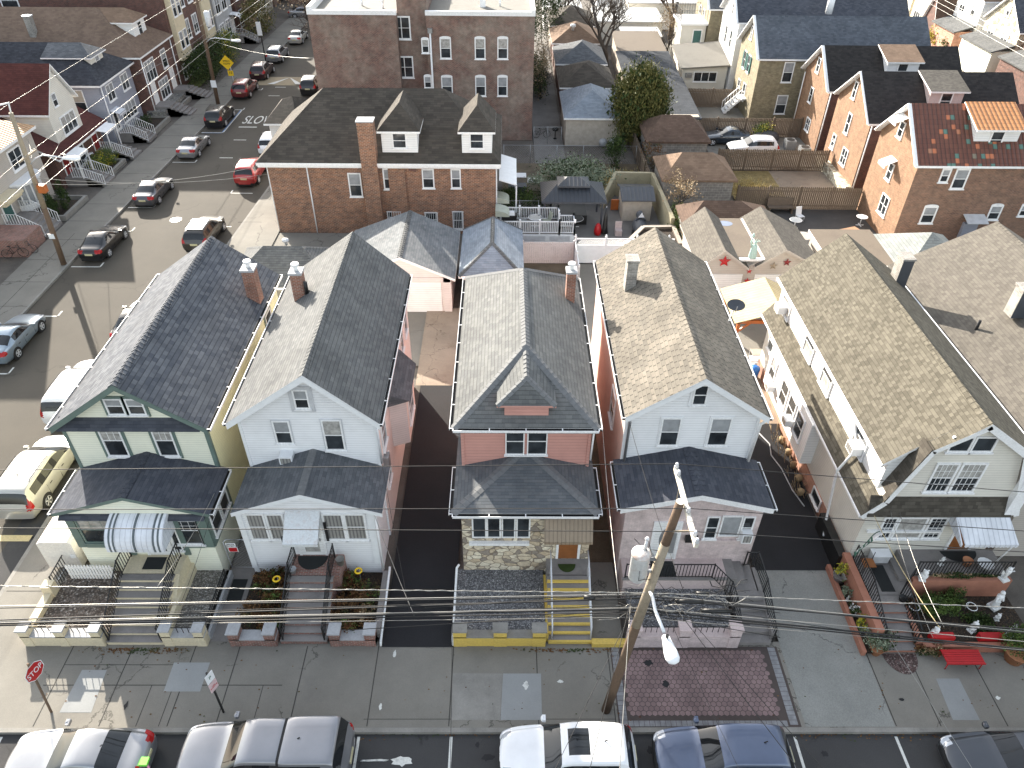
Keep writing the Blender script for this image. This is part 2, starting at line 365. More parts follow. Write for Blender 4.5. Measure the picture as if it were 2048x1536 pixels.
M.concd = m_ground('dark_step_concrete', (.22, .205, .195), .2, .9, .08, (.11, .1, .1), .5)
M.kerb = m_ground('kerb_concrete', (.235, .225, .205), .2, 1, .1, (.12, .11, .1), .5)
M.asph = m_ground('street_asphalt', (.052, .051, .051), .14, .22, .14, (.13, .12, .11), .4, .5, csc=.12)
M.asphs = m_ground('worn_street_asphalt', (.078, .069, .056), .14, .2, .14, (.064, .06, .053), .4, .35, csc=.1)
M.asphd = m_ground('fresh_black_asphalt', (.020, .020, .022), .15, .5, .2)
M.dirt = m_ground('yard_dirt', (.12, .095, .065), .35, .7, .3, (.06, .07, .03), .5)
M.earth = m_ground('block_ground', (.13, .115, .10), .3, .4, .2, (.07, .06, .05), .5, .4)
M.grass_y = m_ground('dry_yellow_grass_ground', (.22, .17, .075), .35, 2.2, .4, (.2, .17, .06), .6)
M.grass_g = m_ground('lawn_ground', (.10, .12, .035), .35, 1.5, .4, (.22, .18, .07), .5)
M.paint = m_weather('road_marking_white', (.62, .62, .58), (.2, .19, .18), .8, .8, 6)
M.painty = m_weather('road_marking_cream', (.55, .45, .24), (.2, .18, .14), .6, .8, 5)
M.paintb = m_weather('road_marking_blue', (.10, .2, .38), (.08, .09, .12), .6, .8, 5)
M.gravel = m_gravel('grey_gravel', ((.30, .30, .31), (.19, .19, .2), (.44, .44, .44)), 18)
M.gravelb = m_gravel('brown_gravel_mulch', ((.13, .10, .08), (.24, .20, .17), (.42, .38, .34)), 13)
M.gravelw = m_gravel('pebble_bed', ((.25, .23, .2), (.35, .33, .3), (.5, .48, .45)), 16)
M.mulch = m_gravel('dark_leaf_litter', ((.04, .028, .018), (.065, .042, .025), (.10, .06, .03)), 15)
M.cream = m_weather('cream_painted_concrete', (.62, .54, .38), (.3, .26, .2), .3)
M.yellow = m_weather('yellow_painted_concrete', (.62, .44, .10), (.3, .24, .12), .35)
M.cap3 = m_flat('pale_ridge_shingle', (.165, .168, .17), .9, var=.12, sc=5, spec=.1)
M.shdk = m_shingle('dark_slate_roofing', (.035, .04, .048), (.05, .056, .066), .4, .2, .85, .9)
M.coping = m_weather('grey_coping_stone', (.38, .385, .395), (.2, .19, .19), .5)
M.pinkw = m_weather('pink_stoop_paint', (.54, .44, .42), (.28, .22, .2), .4)
M.terra = m_flat('terracotta_red_paint', (.34, .15, .10), .7)
M.pot = m_flat('terracotta_pot', (.45, .2, .1), .7)
M.iron = m_flat('black_wrought_iron', (.018, .018, .018), .4)
M.ironw = m_flat('white_iron', (.7, .7, .7), .4)
M.galv = m_flat('galvanised_steel', (.34, .35, .36), .4, .6)
M.galvl = m_flat('light_aluminium', (.6, .61, .63), .4, .2)
M.wood = m_weather('weathered_fence_wood', (.145, .11, .08), (.07, .055, .04), .5, .85, 3)
M.woodl = m_weather('grey_pole_wood', (.30, .25, .185), (.14, .11, .08), .6, .85, 5)
M.woodd = m_weather('brown_pole_wood', (.13, .085, .055), (.05, .04, .03), .5, .85, 5)
M.arm = m_weather('bleached_crossarm_wood', (.62, .58, .50), (.3, .26, .22), .5, .8, 8)
M.orange = m_flat('orange_stained_timber', (.42, .12, .03), .5)
M.tank = m_weather('grey_transformer_paint', (.62, .64, .65), (.3, .12, .05), .45, .35, 4)
M.rust = m_weather('rusty_lid', (.58, .56, .54), (.3, .11, .04), 1., .5, 2)
M.black = m_flat('black_rubber', (.015, .015, .016), .7)
M.cable = m_flat('black_cable', (.012, .012, .013), .6)
M.cablew = m_flat('bare_wire', (.30, .29, .27), .35, .5)
M.glass = m_glass('window_glass')
M.glassb = m_stripes('window_with_blinds', (.32, .31, .29), (.17, .165, .16), .14, 0, .6, .15)
M.shade = m_flat('window_shade_behind_glass', (.30, .31, .32), .15, var=.2, sc=2)
M.curtain = m_flat('net_curtain_behind_glass', (.36, .35, .33), .2, var=.35, sc=5)
M.cglass = m_glass('car_glass', (.012, .014, .016), .04, .2)
M.red = m_flat('red_paint', (.42, .012, .015), .4)
M.redd = m_flat('dark_red_door', (.22, .02, .02), .45)
M.sgreen = m_flat('flag_green', (.02, .10, .07), .7)
M.brownd = m_flat('brown_wood_door', (.26, .10, .035), .4)
M.dgreen = m_flat('teal_door', (.05, .13, .12), .5)
M.mat_ = m_flat('black_doormat', (.02, .022, .022), .9)
M.statue = m_flat('white_statue_plaster', (.74, .74, .73), .6, var=.1, sc=12)
M.lib = m_flat('verdigris', (.36, .50, .46), .6)
M.blue = m_flat('blue_plastic', (.03, .13, .4), .4)
M.yel = m_flat('sign_yellow', (.80, .52, .02), .5, var=.04)
M.lampw = m_flat('lamp_head_white', (.78, .79, .8), .4, var=.04)
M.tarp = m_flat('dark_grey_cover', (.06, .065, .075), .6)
M.lime = m_flat('lime_green_toy', (.2, .7, .08), .5)
M.pinkt = m_flat('pink_toy', (.7, .25, .4), .5)
M.box_ = m_weather('white_box_trailer', (.72, .68, .62), (.3, .26, .24), .3)
M.taupe = m_flat('taupe_stucco', (.42, .37, .31), .8)
M.concw = m_weather('stained_cream_wall', (.34, .30, .2), (.12, .12, .08), .8, .85, .8)
M.roofflat = m_weather('flat_roof_membrane', (.17, .16, .14), (.11, .10, .085), .6, .85, .6)
M.roofdk = m_weather('brown_flat_roofing', (.15, .12, .09), (.1, .075, .06), .6, .85, .5)
M.snow = m_flat('bright_white_roofing', (.48, .48, .47), .6, var=.06)
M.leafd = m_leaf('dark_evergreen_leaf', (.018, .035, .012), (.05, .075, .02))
M.leafo = m_leaf('olive_evergreen_leaf', (.07, .074, .022), (.165, .155, .05))
M.leafg = m_leaf('green_leaf', (.05, .09, .02), (.11, .15, .04))
M.leafy = m_leaf('yellow_green_leaf', (.30, .28, .03), (.5, .42, .05))
M.leafb = m_leaf('russet_leaf', (.09, .035, .015), (.16, .09, .035), (.04, .055, .02))
M.leafs = m_leaf('silver_green_leaf', (.16, .2, .13), (.28, .31, .22))
M.twig = m_leaf('dry_tan_twig', (.20, .14, .08), (.36, .27, .16))
M.straw = m_leaf('straw_grass', (.42, .33, .14), (.62, .5, .24))
M.bark = m_weather('dark_bark', (.07, .055, .045), (.03, .025, .02), .5, .9, 4)
def hexc(n, c, **k): return m_paint(n, c, **k)
# ---------------------------------------------------------------- building helpers
def fmap(face, pl):
    return {'-y': lambda a, d, z: (a, pl-d, z), '+y': lambda a, d, z: (a, pl+d, z),
            '-x': lambda a, d, z: (pl-d, a, z), '+x': lambda a, d, z: (pl+d, a, z)}[face]
def fbox(mb, face, pl, a0, a1, d0, d1, z0, z1, m=0):
    f = fmap(face, pl); p, q = f(a0, d0, z0), f(a1, d1, z1)
    return mb.box(p[0], q[0], p[1], q[1], p[2], q[2], m)
def fquad(mb, face, pl, a0, a1, d, z0, z1, m=0):
    f = fmap(face, pl); q = [f(a0, d, z0), f(a1, d, z0), f(a1, d, z1), f(a0, d, z1)]
    if face in ('+y', '-x'): q = q[::-1]
    return mb.face(q, m)
def window(par, face, pl, a0, a1, z0, z1, fm=None, fw=.06, up=None, lo=None, split=.5, mun=None, trim=None, tw=.12, arch=False, vm=0, sill=True, tag_label=None):
    """a0..a1 / z0..z1 is the glass opening with its sash"""
    fm = fm or M.white; up = up or random.choice((M.shade, M.glass, M.curtain)); lo = lo or M.glass
    if a1 < a0: a0, a1 = a1, a0
    b = MB(); o = fw
    fbox(b, face, pl, a0-o, a0, -.02, .06, z0-o, z1+o); fbox(b, face, pl, a1, a1+o, -.02, .06, z0-o, z1+o)
    fbox(b, face, pl, a0, a1, -.02, .058, z1, z1+o); fbox(b, face, pl, a0, a1, -.02, .058, z0-o, z0)
    zm = z0+(z1-z0)*(1-split)
    if split: fbox(b, face, pl, a0, a1, -.02, .045, zm-.02, zm+.02)
    for i in range(vm):
        a = a0+(a1-a0)*(i+1)/(vm+1); fbox(b, face, pl, a-.035, a+.035, -.02, .05, z0, z1)
    if mun:
        nx, nz, lowtoo = mun
        for (c0, c1) in (((zm, z1), (z0, zm)) if lowtoo else ((zm, z1),)):
            for i in range(1, nx): a = a0+(a1-a0)*i/nx; fbox(b, face, pl, a-.009, a+.009, 0, .035, c0, c1)
            for i in range(1, nz): z = c0+(c1-c0)*i/nz; fbox(b, face, pl, a0, a1, 0, .034, z-.009, z+.009)
    if arch:
        f = fmap(face, pl); n = 8; pts = []; mid = (a0+a1)/2; hw = (a1-a0)/2+o
        prof = [(mid+hw*math.cos(math.pi*i/n), z1+o+.14*math.sin(math.pi*i/n)) for i in range(n+1)]
        prof = prof
        ax = 'y' if face[1] == 'y' else 'x'; s = 1 if face[0] == '+' else -1
        b.prism(prof, ax, pl-.02*s, pl+.055*s)
    if sill: fbox(b, face, pl, a0-o-.05, a1+o+.05, -.02, .11, z0-o-.06, z0-o)
    wd = b.build('window', fm, par)
    g = MB(); zz = zm if split else z0
    if split: fquad(g, face, pl, a0, a1, .02, z0, zm, 1)
    fquad(g, face, pl, a0, a1, .03, zz, z1, 0 if split else 1)
    g.build('pane', [up, lo], wd)
    if trim:
        t = MB(); k = tw
        fbox(t, face, pl, a0-o-k, a0-o, -.02, .035, z0-o-k, z1+o+k); fbox(t, face, pl, a1+o, a1+o+k, -.02, .035, z0-o-k, z1+o+k)
        fbox(t, face, pl, a0-o, a1+o, -.02, .034, z1+o, z1+o+k); fbox(t, face, pl, a0-o, a1+o, -.02, .034, z0-o-k, z0-o-.06)
        t.build('window_trim', trim, wd)
    return wd
def wp(par, face, pl, ul, ur, vt, vb, **k):
    """window from photo measurements on the wall plane: left/right at the sill, top and bottom"""
    g = gy if face[1] == 'y' else gx; i = 0 if face[1] == 'y' else 1
    a, b = g(ul, vb, pl), g(ur, vb, pl); z0 = (a.z+b.z)/2
    if face[1] == 'y': z1 = g((ul+ur)/2, vt, pl).z
    else: z1 = z0+vt
    if face[1] == 'x': z0 = k.pop('z0', z0)
    return window(par, face, pl, a[i], b[i], z0, z1, **k)
def door(par, face, pl, a0, a1, z0, z1, m, fm=None, glass=None, oval=False):
    b = MB(); o = .1
    fbox(b, face, pl, a0, a1, -.02, .03, z0, z1); d = b.build('door', m, par)
    f = MB(); fbox(f, face, pl, a0-o, a0, -.02, .06, z0, z1+o); fbox(f, face, pl, a1, a1+o, -.02, .06, z0, z1+o); fbox(f, face, pl, a0, a1, -.02, .06, z1, z1+o)
    f.build('door_frame', fm or M.white, d)
    h = MB(); fbox(h, face, pl, a1-.12, a1-.07, .03, .08, z0+.95, z0+1.1); h.build('handle', M.galv, d)
    if glass:
        g = MB(); q = (a1-a0)*.18
        if oval:
            fm_ = fmap(face, pl); n = 20; c = ((a0+a1)/2, z0+(z1-z0)*.58)
            g.face([fm_(c[0]+(a1-a0)*.27*math.cos(2*math.pi*i/n), .036, c[1]+.62*math.sin(2*math.pi*i/n)) for i in range(n)])
        else: fquad(g, face, pl, a0+q, a1-q, .036, z0+.25, z1-.2)
        g.build('door_glass', glass, d)
    return d
def nrm(p):
    n = Vector((0, 0, 0)); L = len(p); p = [Vector(q) for q in p]
    for i in range(L):
        a, c = p[i], p[(i+1) % L]; n += Vector(((a.y-c.y)*(a.z+c.z), (a.z-c.z)*(a.x+c.x), (a.x-c.x)*(a.y+c.y)))
    n.normalize(); return n if n.z > 0 else -n
def caps(mb, p0, p1, n1, n2, w=.16, step=.25, lift=.03):
    """ridge or hip shingles: short overlapping folded tabs"""
    p0, p1 = Vector(p0), Vector(p1); d = p1-p0; L = d.length; d /= L; k = max(1, int(L/step)); st = L/k
    ds = []
    for n in (n1, n2):
        s = d.cross(n).normalized()
        if s.z > 0 or (abs(s.z) < 1e-4): s = -s if s.z > 0 else s
        ds.append(s)
    for i in range(k):
        a = p0+d*(i*st); b = p0+d*((i+1)*st+.02)
        ha, hb = Vector((0, 0, lift*1.7)), Vector((0, 0, lift*.5))
        for s in ds:
            q = [a+ha, b+hb, b+hb+s*w, a+ha+s*w]; 
            if nrm(q).dot((q[1]-q[0]).cross(q[2]-q[1])) < 0: q = q[::-1]
            mb.face(q); e = [a+ha, a+ha+s*w, a+s*w, a+Vector((0, 0, 0))]; mb.face(e)
def gable_y(par, x0, x1, y0, y1, ze0, xr, zr, m, t=.14, ze1=None, edge=None, cap=None, step=.25, name='roof', cw=.16, lift=.03):
    ze1 = ze0 if ze1 is None else ze1; b = MB()
    L = [(x0, y0, ze0), (xr, y0, zr), (xr, y1, zr), (x0, y1, ze0)]; Rr = [(xr, y0, zr), (x1, y0, ze1), (x1, y1, ze1), (xr, y1, zr)]
    b.slab(L, t, 0, 1); b.slab(Rr, t, 0, 1); rf = b.build(name, [m, edge or M.white], par)
    if cap:
        c = MB(); caps(c, (xr, y0, zr), (xr, y1, zr), nrm(L), nrm(Rr), cw, step, lift); c.build('ridge_cap', cap, rf)
    return rf
def gable_x(par, y0, y1, x0, x1, ze0, yr, zr, m, t=.14, ze1=None, edge=None, cap=None, name='roof'):
    ze1 = ze0 if ze1 is None else ze1; b = MB()
    A = [(x0, y0, ze0), (x1, y0, ze0), (x1, yr, zr), (x0, yr, zr)]; B = [(x0, yr, zr), (x1, yr, zr), (x1, y1, ze1), (x0, y1, ze1)]
    b.slab(A, t, 0, 1); b.slab(B, t, 0, 1); rf = b.build(name, [m, edge or M.white], par)
    if cap: c = MB(); caps(c, (x0, yr, zr), (x1, yr, zr), nrm(A), nrm(B)); c.build('ridge_cap', cap, rf)
    return rf
def hip(par, x0, x1, y0, y1, ze, p0, p1, m, t=.14, edge=None, cap=None, name='roof', step=.25, cw=.16, lift=.014):
    """hip roof; p0, p1 ridge ends (front/left first). ridge along y if same x, else along x"""
    p0, p1 = Vector(p0), Vector(p1); b = MB()
    A, B, C, D = Vector((x0, y0, ze)), Vector((x1, y0, ze)), Vector((x1, y1, ze)), Vector((x0, y1, ze))
    if abs(p0.y-p1.y) >= abs(p0.x-p1.x): fs = [[A, B, p0], [B, C, p1, p0], [C, D, p1], [D, A, p0, p1]]; hips = [(A, p0, 3, 0), (B, p0, 0, 1), (C, p1, 1, 2), (D, p1, 2, 3)]; rg = (1, 3)
    else: fs = [[A, B, p1, p0], [B, C, p1], [C, D, p0, p1], [D, A, p0]]; hips = [(A, p0, 3, 0), (B, p1, 0, 1), (C, p1, 1, 2), (D, p0, 2, 3)]; rg = (0, 2)
    for f in fs:
        q = [f[i] for i in range(len(f)) if (f[i]-f[(i+1) % len(f)]).length > 1e-4]
        b.face(q, 0)
    z = Vector((0, 0, -t)); E = [A, B, C, D]
    for i in range(4): j = (i+1) % 4; b.face([E[i], E[i]+z, E[j]+z, E[j]], 1)
    b.face([q+z for q in (D, C, B, A)], 1)
    rf = b.build(name, [m, edge or M.white], par)
    if cap:
        ns = [nrm([q for q in f]) for f in fs]; c = MB()
        for (e, p, i, j) in hips: caps(c, e, p, ns[i], ns[j], cw, step, lift)
        if (p0-p1).length > .2: caps(c, p0, p1, ns[rg[0]], ns[rg[1]], cw, step, lift)
        c.build('ridge_cap', cap, rf)
    return rf
def body(par, prof, axis, t0, t1, m, name='wall', m2=None):
    b = MB(); b.prism(prof, axis, t0, t1, 0, True, 1 if m2 else None); return b.build(name, [m]+([m2] if m2 else []), par)
def gutter(par, p0, p1, out, w=.13, m=None, straps=True):
    """open gutter with straps along an eave; out = horizontal unit vector away from the wall"""
    p0, p1, out = Vector(p0), Vector(p1), Vector(out); b = MB(); d = (p1-p0).normalized(); L = (p1-p0).length
    up = Vector((0, 0, 1)); c = (p0+p1)/2
    b.obox(c+out*(w-.012)+up*-.05, (d, out, up), (L/2, .012, .06), 0); b.obox(c+out*(w/2)+up*-.105, (d, out, up), (L/2, w/2, .008), 1)
    b.obox(c+out*.006+up*-.05, (d, out, up), (L/2, .006, .06), 1)
    if straps:
        n = max(2, int(L/1.3))
        for i in range(n+1): b.obox(p0+d*(L*i/n)+out*(w/2)+up*.005, (d, out, up), (.02, w/2, .008), 0)
    return b.build('gutter', [m or M.white, M.black], par)
def pipe(par, pts, r=.05, m=None, name='downspout'):
    b = MB(); b.tube(pts, r, 6); return b.build(name, m or M.white, par)
def chimney(par, x, y, w, d, z0, z1, m, capm=None, pot=None):
    b = MB(); b.box(x-w/2, x+w/2, y-d/2, y+d/2, z0, z1); c = b.build('chimney', m, par)
    k = MB(); k.box(x-w/2-.05, x+w/2+.05, y-d/2-.05, y+d/2+.05, z1, z1+.1)
    k.build('chimney_cap', capm or M.coping, c)
    if pot:
        p = MB(); p.cyl((x, y, z1+.1), (x, y, z1+.35), .11, .1, 10); p.cyl((x, y, z1+.35), (x, y, z1+.45), .19, .17, 10); p.build('chimney_pot', pot, c)
    return c
def acunit(par, face, pl, a0, a1, z0, h=.42, dep=.45, m=None):
    b = MB(); fbox(b, face, pl, a0, a1, -.02, dep, z0, z0+h, 0); fquad(b, face, pl, a0+.05, a1-.05, dep+.004, z0+.05, z0+h-.05, 1)
    return b.build('air_conditioner', [m or M.whitem, M.glassb], par)
def rail(name, pts, label, group=None, h=.85, m=None, step=.13, r=.012, parent=None, post=.022, top=.02, cat='railing', zb=.08):
    """iron railing following the points (feet); balusters, two rails, posts"""
    b = MB(); P = [Vector(p) for p in pts]; up = Vector((0, 0, 1))
    for a, c in zip(P, P[1:]):
        L = (c-a).length; n = max(1, int(L/step))
        b.beam(a+up*h, c+up*h, top*2, top*1.4); b.beam(a+up*zb, c+up*zb, r*2, r*2)
        for i in range(1, n): p = a.lerp(c, i/n); b.box(p.x-r, p.x+r, p.y-r, p.y+r, p.z+zb, p.z+h)
    for p in P: b.box(p.x-post, p.x+post, p.y-post, p.y+post, p.z, p.z+h+.04)
    if parent: return b.build(name, m or M.iron, parent)
    return single(name, b, m or M.iron, label, cat, group)
def steps(mb, x0, x1, y0, y1, z0, z1, n, m=0, mn=1, nose=True):
    """stair going up in +y; last tread reaches y1 at z1"""
    dy = (y1-y0)/n; dz = (z1-z0)/n
    for i in range(n):
        mb.box(x0, x1, y0+dy*i, y1, z0+dz*i-(.3 if i == 0 else 0), z0+dz*(i+1)-.003, mn)
        mb.box(x0-.01, x1+.01, y0+dy*i-.02, y0+dy*(i+1)+.001*(i % 2), z0+dz*(i+1)-.0029, z0+dz*(i+1)+.03, m)
def text(par, s, size, mtx, m, name='lettering', ext=.004, align='CENTER'):
    c = bpy.data.curves.new(name, 'FONT'); c.body = s; c.size = size; c.align_x = align; c.align_y = 'CENTER'; c.extrude = ext
    o = bpy.data.objects.new(name, c); col.objects.link(o)
    dg = bpy.context.evaluated_depsgraph_get(); me = bpy.data.meshes.new_from_object(o.evaluated_get(dg)); bpy.data.objects.remove(o)
    me.transform(mtx); inv = None; p = par
    while p is not None and inv is None: inv = INV.get(p); p = p.parent
    if inv: me.transform(inv)
    me.materials.clear(); me.materials.append(m)
    o = bpy.data.objects.new(name, me); col.objects.link(o); o.parent = par; return o
def frame(o, xa, ya):
    """matrix placing text: origin, local x, local y"""
    xa, ya = Vector(xa).normalized(), Vector(ya).normalized(); za = xa.cross(ya)
    k = Matrix((xa, ya, za)).transposed().to_4x4(); k.translation = Vector(o); return k
UPV = Vector((0, 0, 1))
# ---------------------------------------------------------------- setting
def sheet(name, pts, z, m, t=None):
    b = MB()
    if t: b.prism([(p[0], p[1]) for p in pts], 'z', z-t, z)
    else:
        A = sum(pts[i][0]*pts[(i+1) % len(pts)][1]-pts[(i+1) % len(pts)][0]*pts[i][1] for i in range(len(pts)))
        if A < 0: pts = pts[::-1]
        b.face([(p[0], p[1], z) for p in pts])
    return struct(name, b, m)
def rect(x0, x1, y0, y1): return [(x0, y0), (x1, y0), (x1, y1), (x0, y1)]
sheet('ground', rect(-600, 600, -60, 1500), -.03, M.earth)
sheet('road_avenue', rect(-200, 200, -10, 12.75), 0, M.asph)
def bx(y): return max(0, y-48)*.028
YS = [15]+list(range(48, 150, 12))
def ribbon(xa, xb, y0=12, y1=150):
    ys = [y0]+[y for y in YS if y0 < y < y1]+[y1]
    return [(xa+bx(y), y) for y in ys]+[(xb+bx(y), y) for y in ys[::-1]]
sheet('road_side_street', ribbon(-30.35, -20.0, 12.75), 0, M.asphs)
sheet('road_far_street', rect(45, 52, 12.75, 400), 0, M.asphs)
# parking lane strip, darker asphalt along the left kerb
sheet('road_patch', rect(-21.9, -20.66, 15, 33), .006, M.asph)
# the corner sidewalk with a rounded kerb, and the avenue sidewalk
def arc(cx, cy, r, a0, a1, n=8): return [(cx+r*math.cos(R(a0+(a1-a0)*i/n)), cy+r*math.sin(R(a0+(a1-a0)*i/n))) for i in range(n+1)]
cor = arc(-18.4, 15.0, 2.2, 180, 270)
sheet('sidewalk_avenue', cor+[(200, 12.8), (200, 16.2), (-17, 16.2), (-17, 60), (-19.6, 60), (-20.6, 40)], .15, M.conc, .2)
sheet('kerb_avenue', [(p[0], p[1]-.0) for p in arc(-18.4, 15.0, 2.36, 180, 270)]+[(200, 12.64), (200, 12.8)]+cor[::-1], .152, M.kerb, .2)
sheet('kerb_side_street', [(-20.76, 15), (-20.6, 15), (-20.6, 40), (-19.6, 60), (-19.0, 120), (-19.16, 120), (-19.76, 60), (-20.76, 40)], .152, M.kerb, .2)
sheet('sidewalk_side_street', [(-19.6, 60), (-17.4, 60), (-17.4, 120), (-19.0, 120)], .15, M.conc, .2)
sheet('sidewalk_west', ribbon(-33.6, -30.5), .15, M.conc, .2)
sheet('kerb_west', ribbon(-30.5, -30.35), .152, M.kerb, .2)
sheet('sidewalk_far_street', rect(43, 45, 12, 300), .15, M.conc, .2)
sheet('sidewalk_far_street_opposite', rect(52, 54.5, 12, 300), .15, M.conc, .2)
# slab joints and patches on the avenue sidewalk
jt = MB()
for x in (-16.6, -14.3, -11.9, -10.2, -7.6, -4.85, -1.95, 1.25, 4.0, 10.55, 14.0, 15.6, 18.0, 20.6): jt.box(x-.018, x+.018, 12.85, 16.0, .12, .154)
for x in (-13.0, -12.2, -8.9): jt.box(x-.012, x+.012, 12.85, 14.4, .12, .154)
jt.box(-17, -8.2, 14.38, 14.41, .12, .1541); jt.box(-16.6, -12.2, 15.2, 15.22, .12, .1541); jt.box(-5, 4, 13.1, 13.12, .12, .1541); jt.box(10.55, 14, 13.9, 13.92, .12, .1541); jt.box(10.7, 14, 15.3, 15.32, .12, .1541)
for y in (18.5, 22, 26, 30, 34, 38, 42, 47, 52): jt.box(-20.5, -18.7, y-.015, y+.015, .12, .1541)
for y in range(34, 110, 3): jt.box(-33.6+bx(y), -30.5+bx(y), y-.015, y+.015, .12, .1541)
jt.box(-32.05, -32.02, 30, 50, .12, .1542)
struct('sidewalk_joints', jt, m_flat('joint_dirt', (.05, .047, .042), .9))
sheet('sidewalk_patch', [gz(630/3.84, 1030+1190/3.84, .156).xy, gz(820/3.84, 1030+1190/3.84, .156).xy, gz(700/3.84, 1425, .156).xy, gz(455/3.84, 1425, .156).xy], .156, M.conc2)
sheet('sidewalk_patch', [gz(348, 1325, .156).xy, gz(420, 1325, .156).xy, gz(400, 1383, .156).xy, gz(327, 1383, .156).xy], .156, M.conc2)
sheet('sidewalk_patch', [gz(1006, 1347, .156).xy, gz(1082, 1347, .156).xy, gz(1084, 1440, .156).xy, gz(1001, 1440, .156).xy], .156, M.conc2)
sheet('sidewalk_patch', [gz(906, 1346, .156).xy, gz(1005, 1347, .156).xy, gz(1000, 1440, .156).xy, gz(903, 1440, .156).xy], .1555, M.kerb)
sheet('sidewalk_patch', [gz(1872, 1357, .156).xy, gz(1918, 1357, .156).xy, gz(1960, 1440, .156).xy, gz(1906, 1440, .156).xy], .156, M.conc2)
sheet('sidewalk_patch', rect(10.75, 13.95, 12.83, 19.6), .157, m_ground('speckled_driveway_concrete', (.225, .225, .208), .12, .5, .2, (.15, .15, .15), .4, .9, csc=.3))
# hexagonal pavers in front of the pink porch house
sheet('paver_bed', rect(4.1, 10.6, 12.82, 15.98), .155, m_flat('paver_grout', (.07, .055, .05), .9))
hx = MB(); r_ = .115; random.seed(3)
for j in range(-1, 30):
    for i in range(0, 40):
        cx = 4.55+i*r_*2*.866*1.0+(j % 2)*r_*.866; cy = 13.15+j*r_*1.5
        if cx > 10.0 or cy > 15.9 or cy < 13.2: continue
        hx.face([(cx+(r_-.012)*math.cos(R(30+60*k)), cy+(r_-.012)*math.sin(R(30+60*k)), .16) for k in range(6)])
kk = N('mauve_hexagon_paver'); oi = kk.n('ShaderNodeNewGeometry').outputs['Random Per Island']
kk.fin(kk.scale(kk.mix(oi, (.185, .125, .122), (.24, .165, .158)), kk.ramp(kk.noise(1.2, 6), .3, .7, .7, 1.2)), .85)
struct('hexagon_pavers', hx, kk.m)
bo = MB()
for k in range(17): y = 12.9+k*.18; bo.box(4.15, 4.42, y, y+.165, .14, .162); bo.box(10.22, 10.5, y, y+.165, .14, .162)
for k in range(30): x = 4.45+k*.19; bo.box(x, x+.175, 12.84, 13.05, .14, .162)
struct('paver_border', bo, m_flat('grey_border_brick', (.21, .21, .215), .85, var=.25, sc=4))
# lots
sheet('driveway_asphalt', rect(-4.72, -1.98, 15.95, 32.1), .17, M.asphd)
sheet('driveway_concrete', rect(-5.0, -1.0, 32.1, 40), .165, M.conc3)
sheet('driveway_asphalt', rect(10.7, 14.3, 19.6, 29), .17, M.asphd)
sheet('driveway_concrete', rect(10.6, 14.6, 29, 34), .165, M.conc3)
sheet('yard_patio', rect(11, 21, 34, 41.5), .13, M.conc)
sheet('alley_path', rect(3.4, 4.65, 15.98, 20), .16, M.conc)
sheet('alley_path', rect(3.3, 4.9, 20, 33), .05, M.dirt)
sheet('yard_patio', rect(1, 9.0, 33, 45.9), .10, M.conc)
sheet('yard_lawn', rect(-3, 4.8, 44, 46.5), .11, M.dirt)
sheet('alley_path', rect(-11.6, -10.5, 15.9, 33), .14, M.concd)
sheet('yard_patio', rect(-18, -5, 34, 50.4), .08, M.conc)
sheet('yard_patio', rect(4.8, 12, 46.1, 57.3), .10, m_ground('dark_patio_concrete', (.17, .16, .15), .15, .6, .1, (.1, .09, .08), .4))
sheet('yard_lawn', rect(-.3, 12, 57.4, 64), .08, M.dirt)
sheet('yard_lawn', [(7.0, 58.2), (8.5, 57.8), (11.6, 58.3), (12.1, 60), (11.2, 62.6), (8.6, 61.6), (7.3, 60)], .09, M.grass_y)
sheet('yard_patio', rect(2.6, 5.4, 64, 110), .06, m_ground('back_alley_concrete', (.17, .16, .15), .25, .4, .15, (.08, .08, .07), .5))
sheet('yard_patio', rect(18.8, 28.3, 47, 54.9), .09, m_ground('blacktop_yard', (.07, .068, .066), .15, .5, .15, (.12, .11, .1), .4))
sheet('yard_patio', rect(21.3, 28.3, 55.3, 62.6), .09, M.conc3)
sheet('yard_lawn', rect(18.8, 23.2, 55.3, 62.6), .10, M.grass_y)
sheet('yard_patio', rect(18.8, 28.6, 63, 70.8), .09, M.conc)
sheet('yard_patio', rect(18.5, 27, 71, 80), .08, M.conc)
sheet('yard_patio', rect(18.6, 30, 45.5, 47), .095, M.conc)
sheet('driveway_asphalt', rect(-41, -33.6, 61.6, 64.4), .155, M.asphd)
# markings
mk = MB()
def mark(x0, x1, y0, y1, z=.006): mk.face([(x0, y0, z), (x1, y0, z), (x1, y1, z), (x0, y1, z)])
for x in (-17.6, -5.1, -1.85, 10.3, 13.9, 17.6): mark(x-.05, x+.05, 8.2, 12.55)
for y in (33.2, 39.1, 45.3, 50.65, 54.7, 63.9, 71.3, 77.9, 84.5): d_ = bx(y); mark(-30.2+d_, -28.15+d_, y-.05, y+.05); mark(-28.25+d_, -28.15+d_, y-.05, y+.6)
mark(-27.5, -27.4, 71.4, 77.8)
for y in (21.4, 27, 33, 45.6, 51.5, 57.5, 64): mark(-22.7, -20.9, y-.05, y+.05); mark(-22.75, -22.65, y-.05, y+.6)
for y in (65, 69.4, 82.5, 85.5): mark(-25.9, -24.7, y-.06, y+.06)
struct('road_markings', mk, M.paint)
mk = MB(); mark(-22.6, -21.0, 21.2, 21.55, .011); struct('road_marking_cream_bar', mk, M.painty)
mk = MB(); mark(-27.62, -27.52, 71.4, 77.8, .008); mark(-29.5, -27.6, 71.15, 71.22, .008); struct('road_marking_blue', mk, M.paintb)
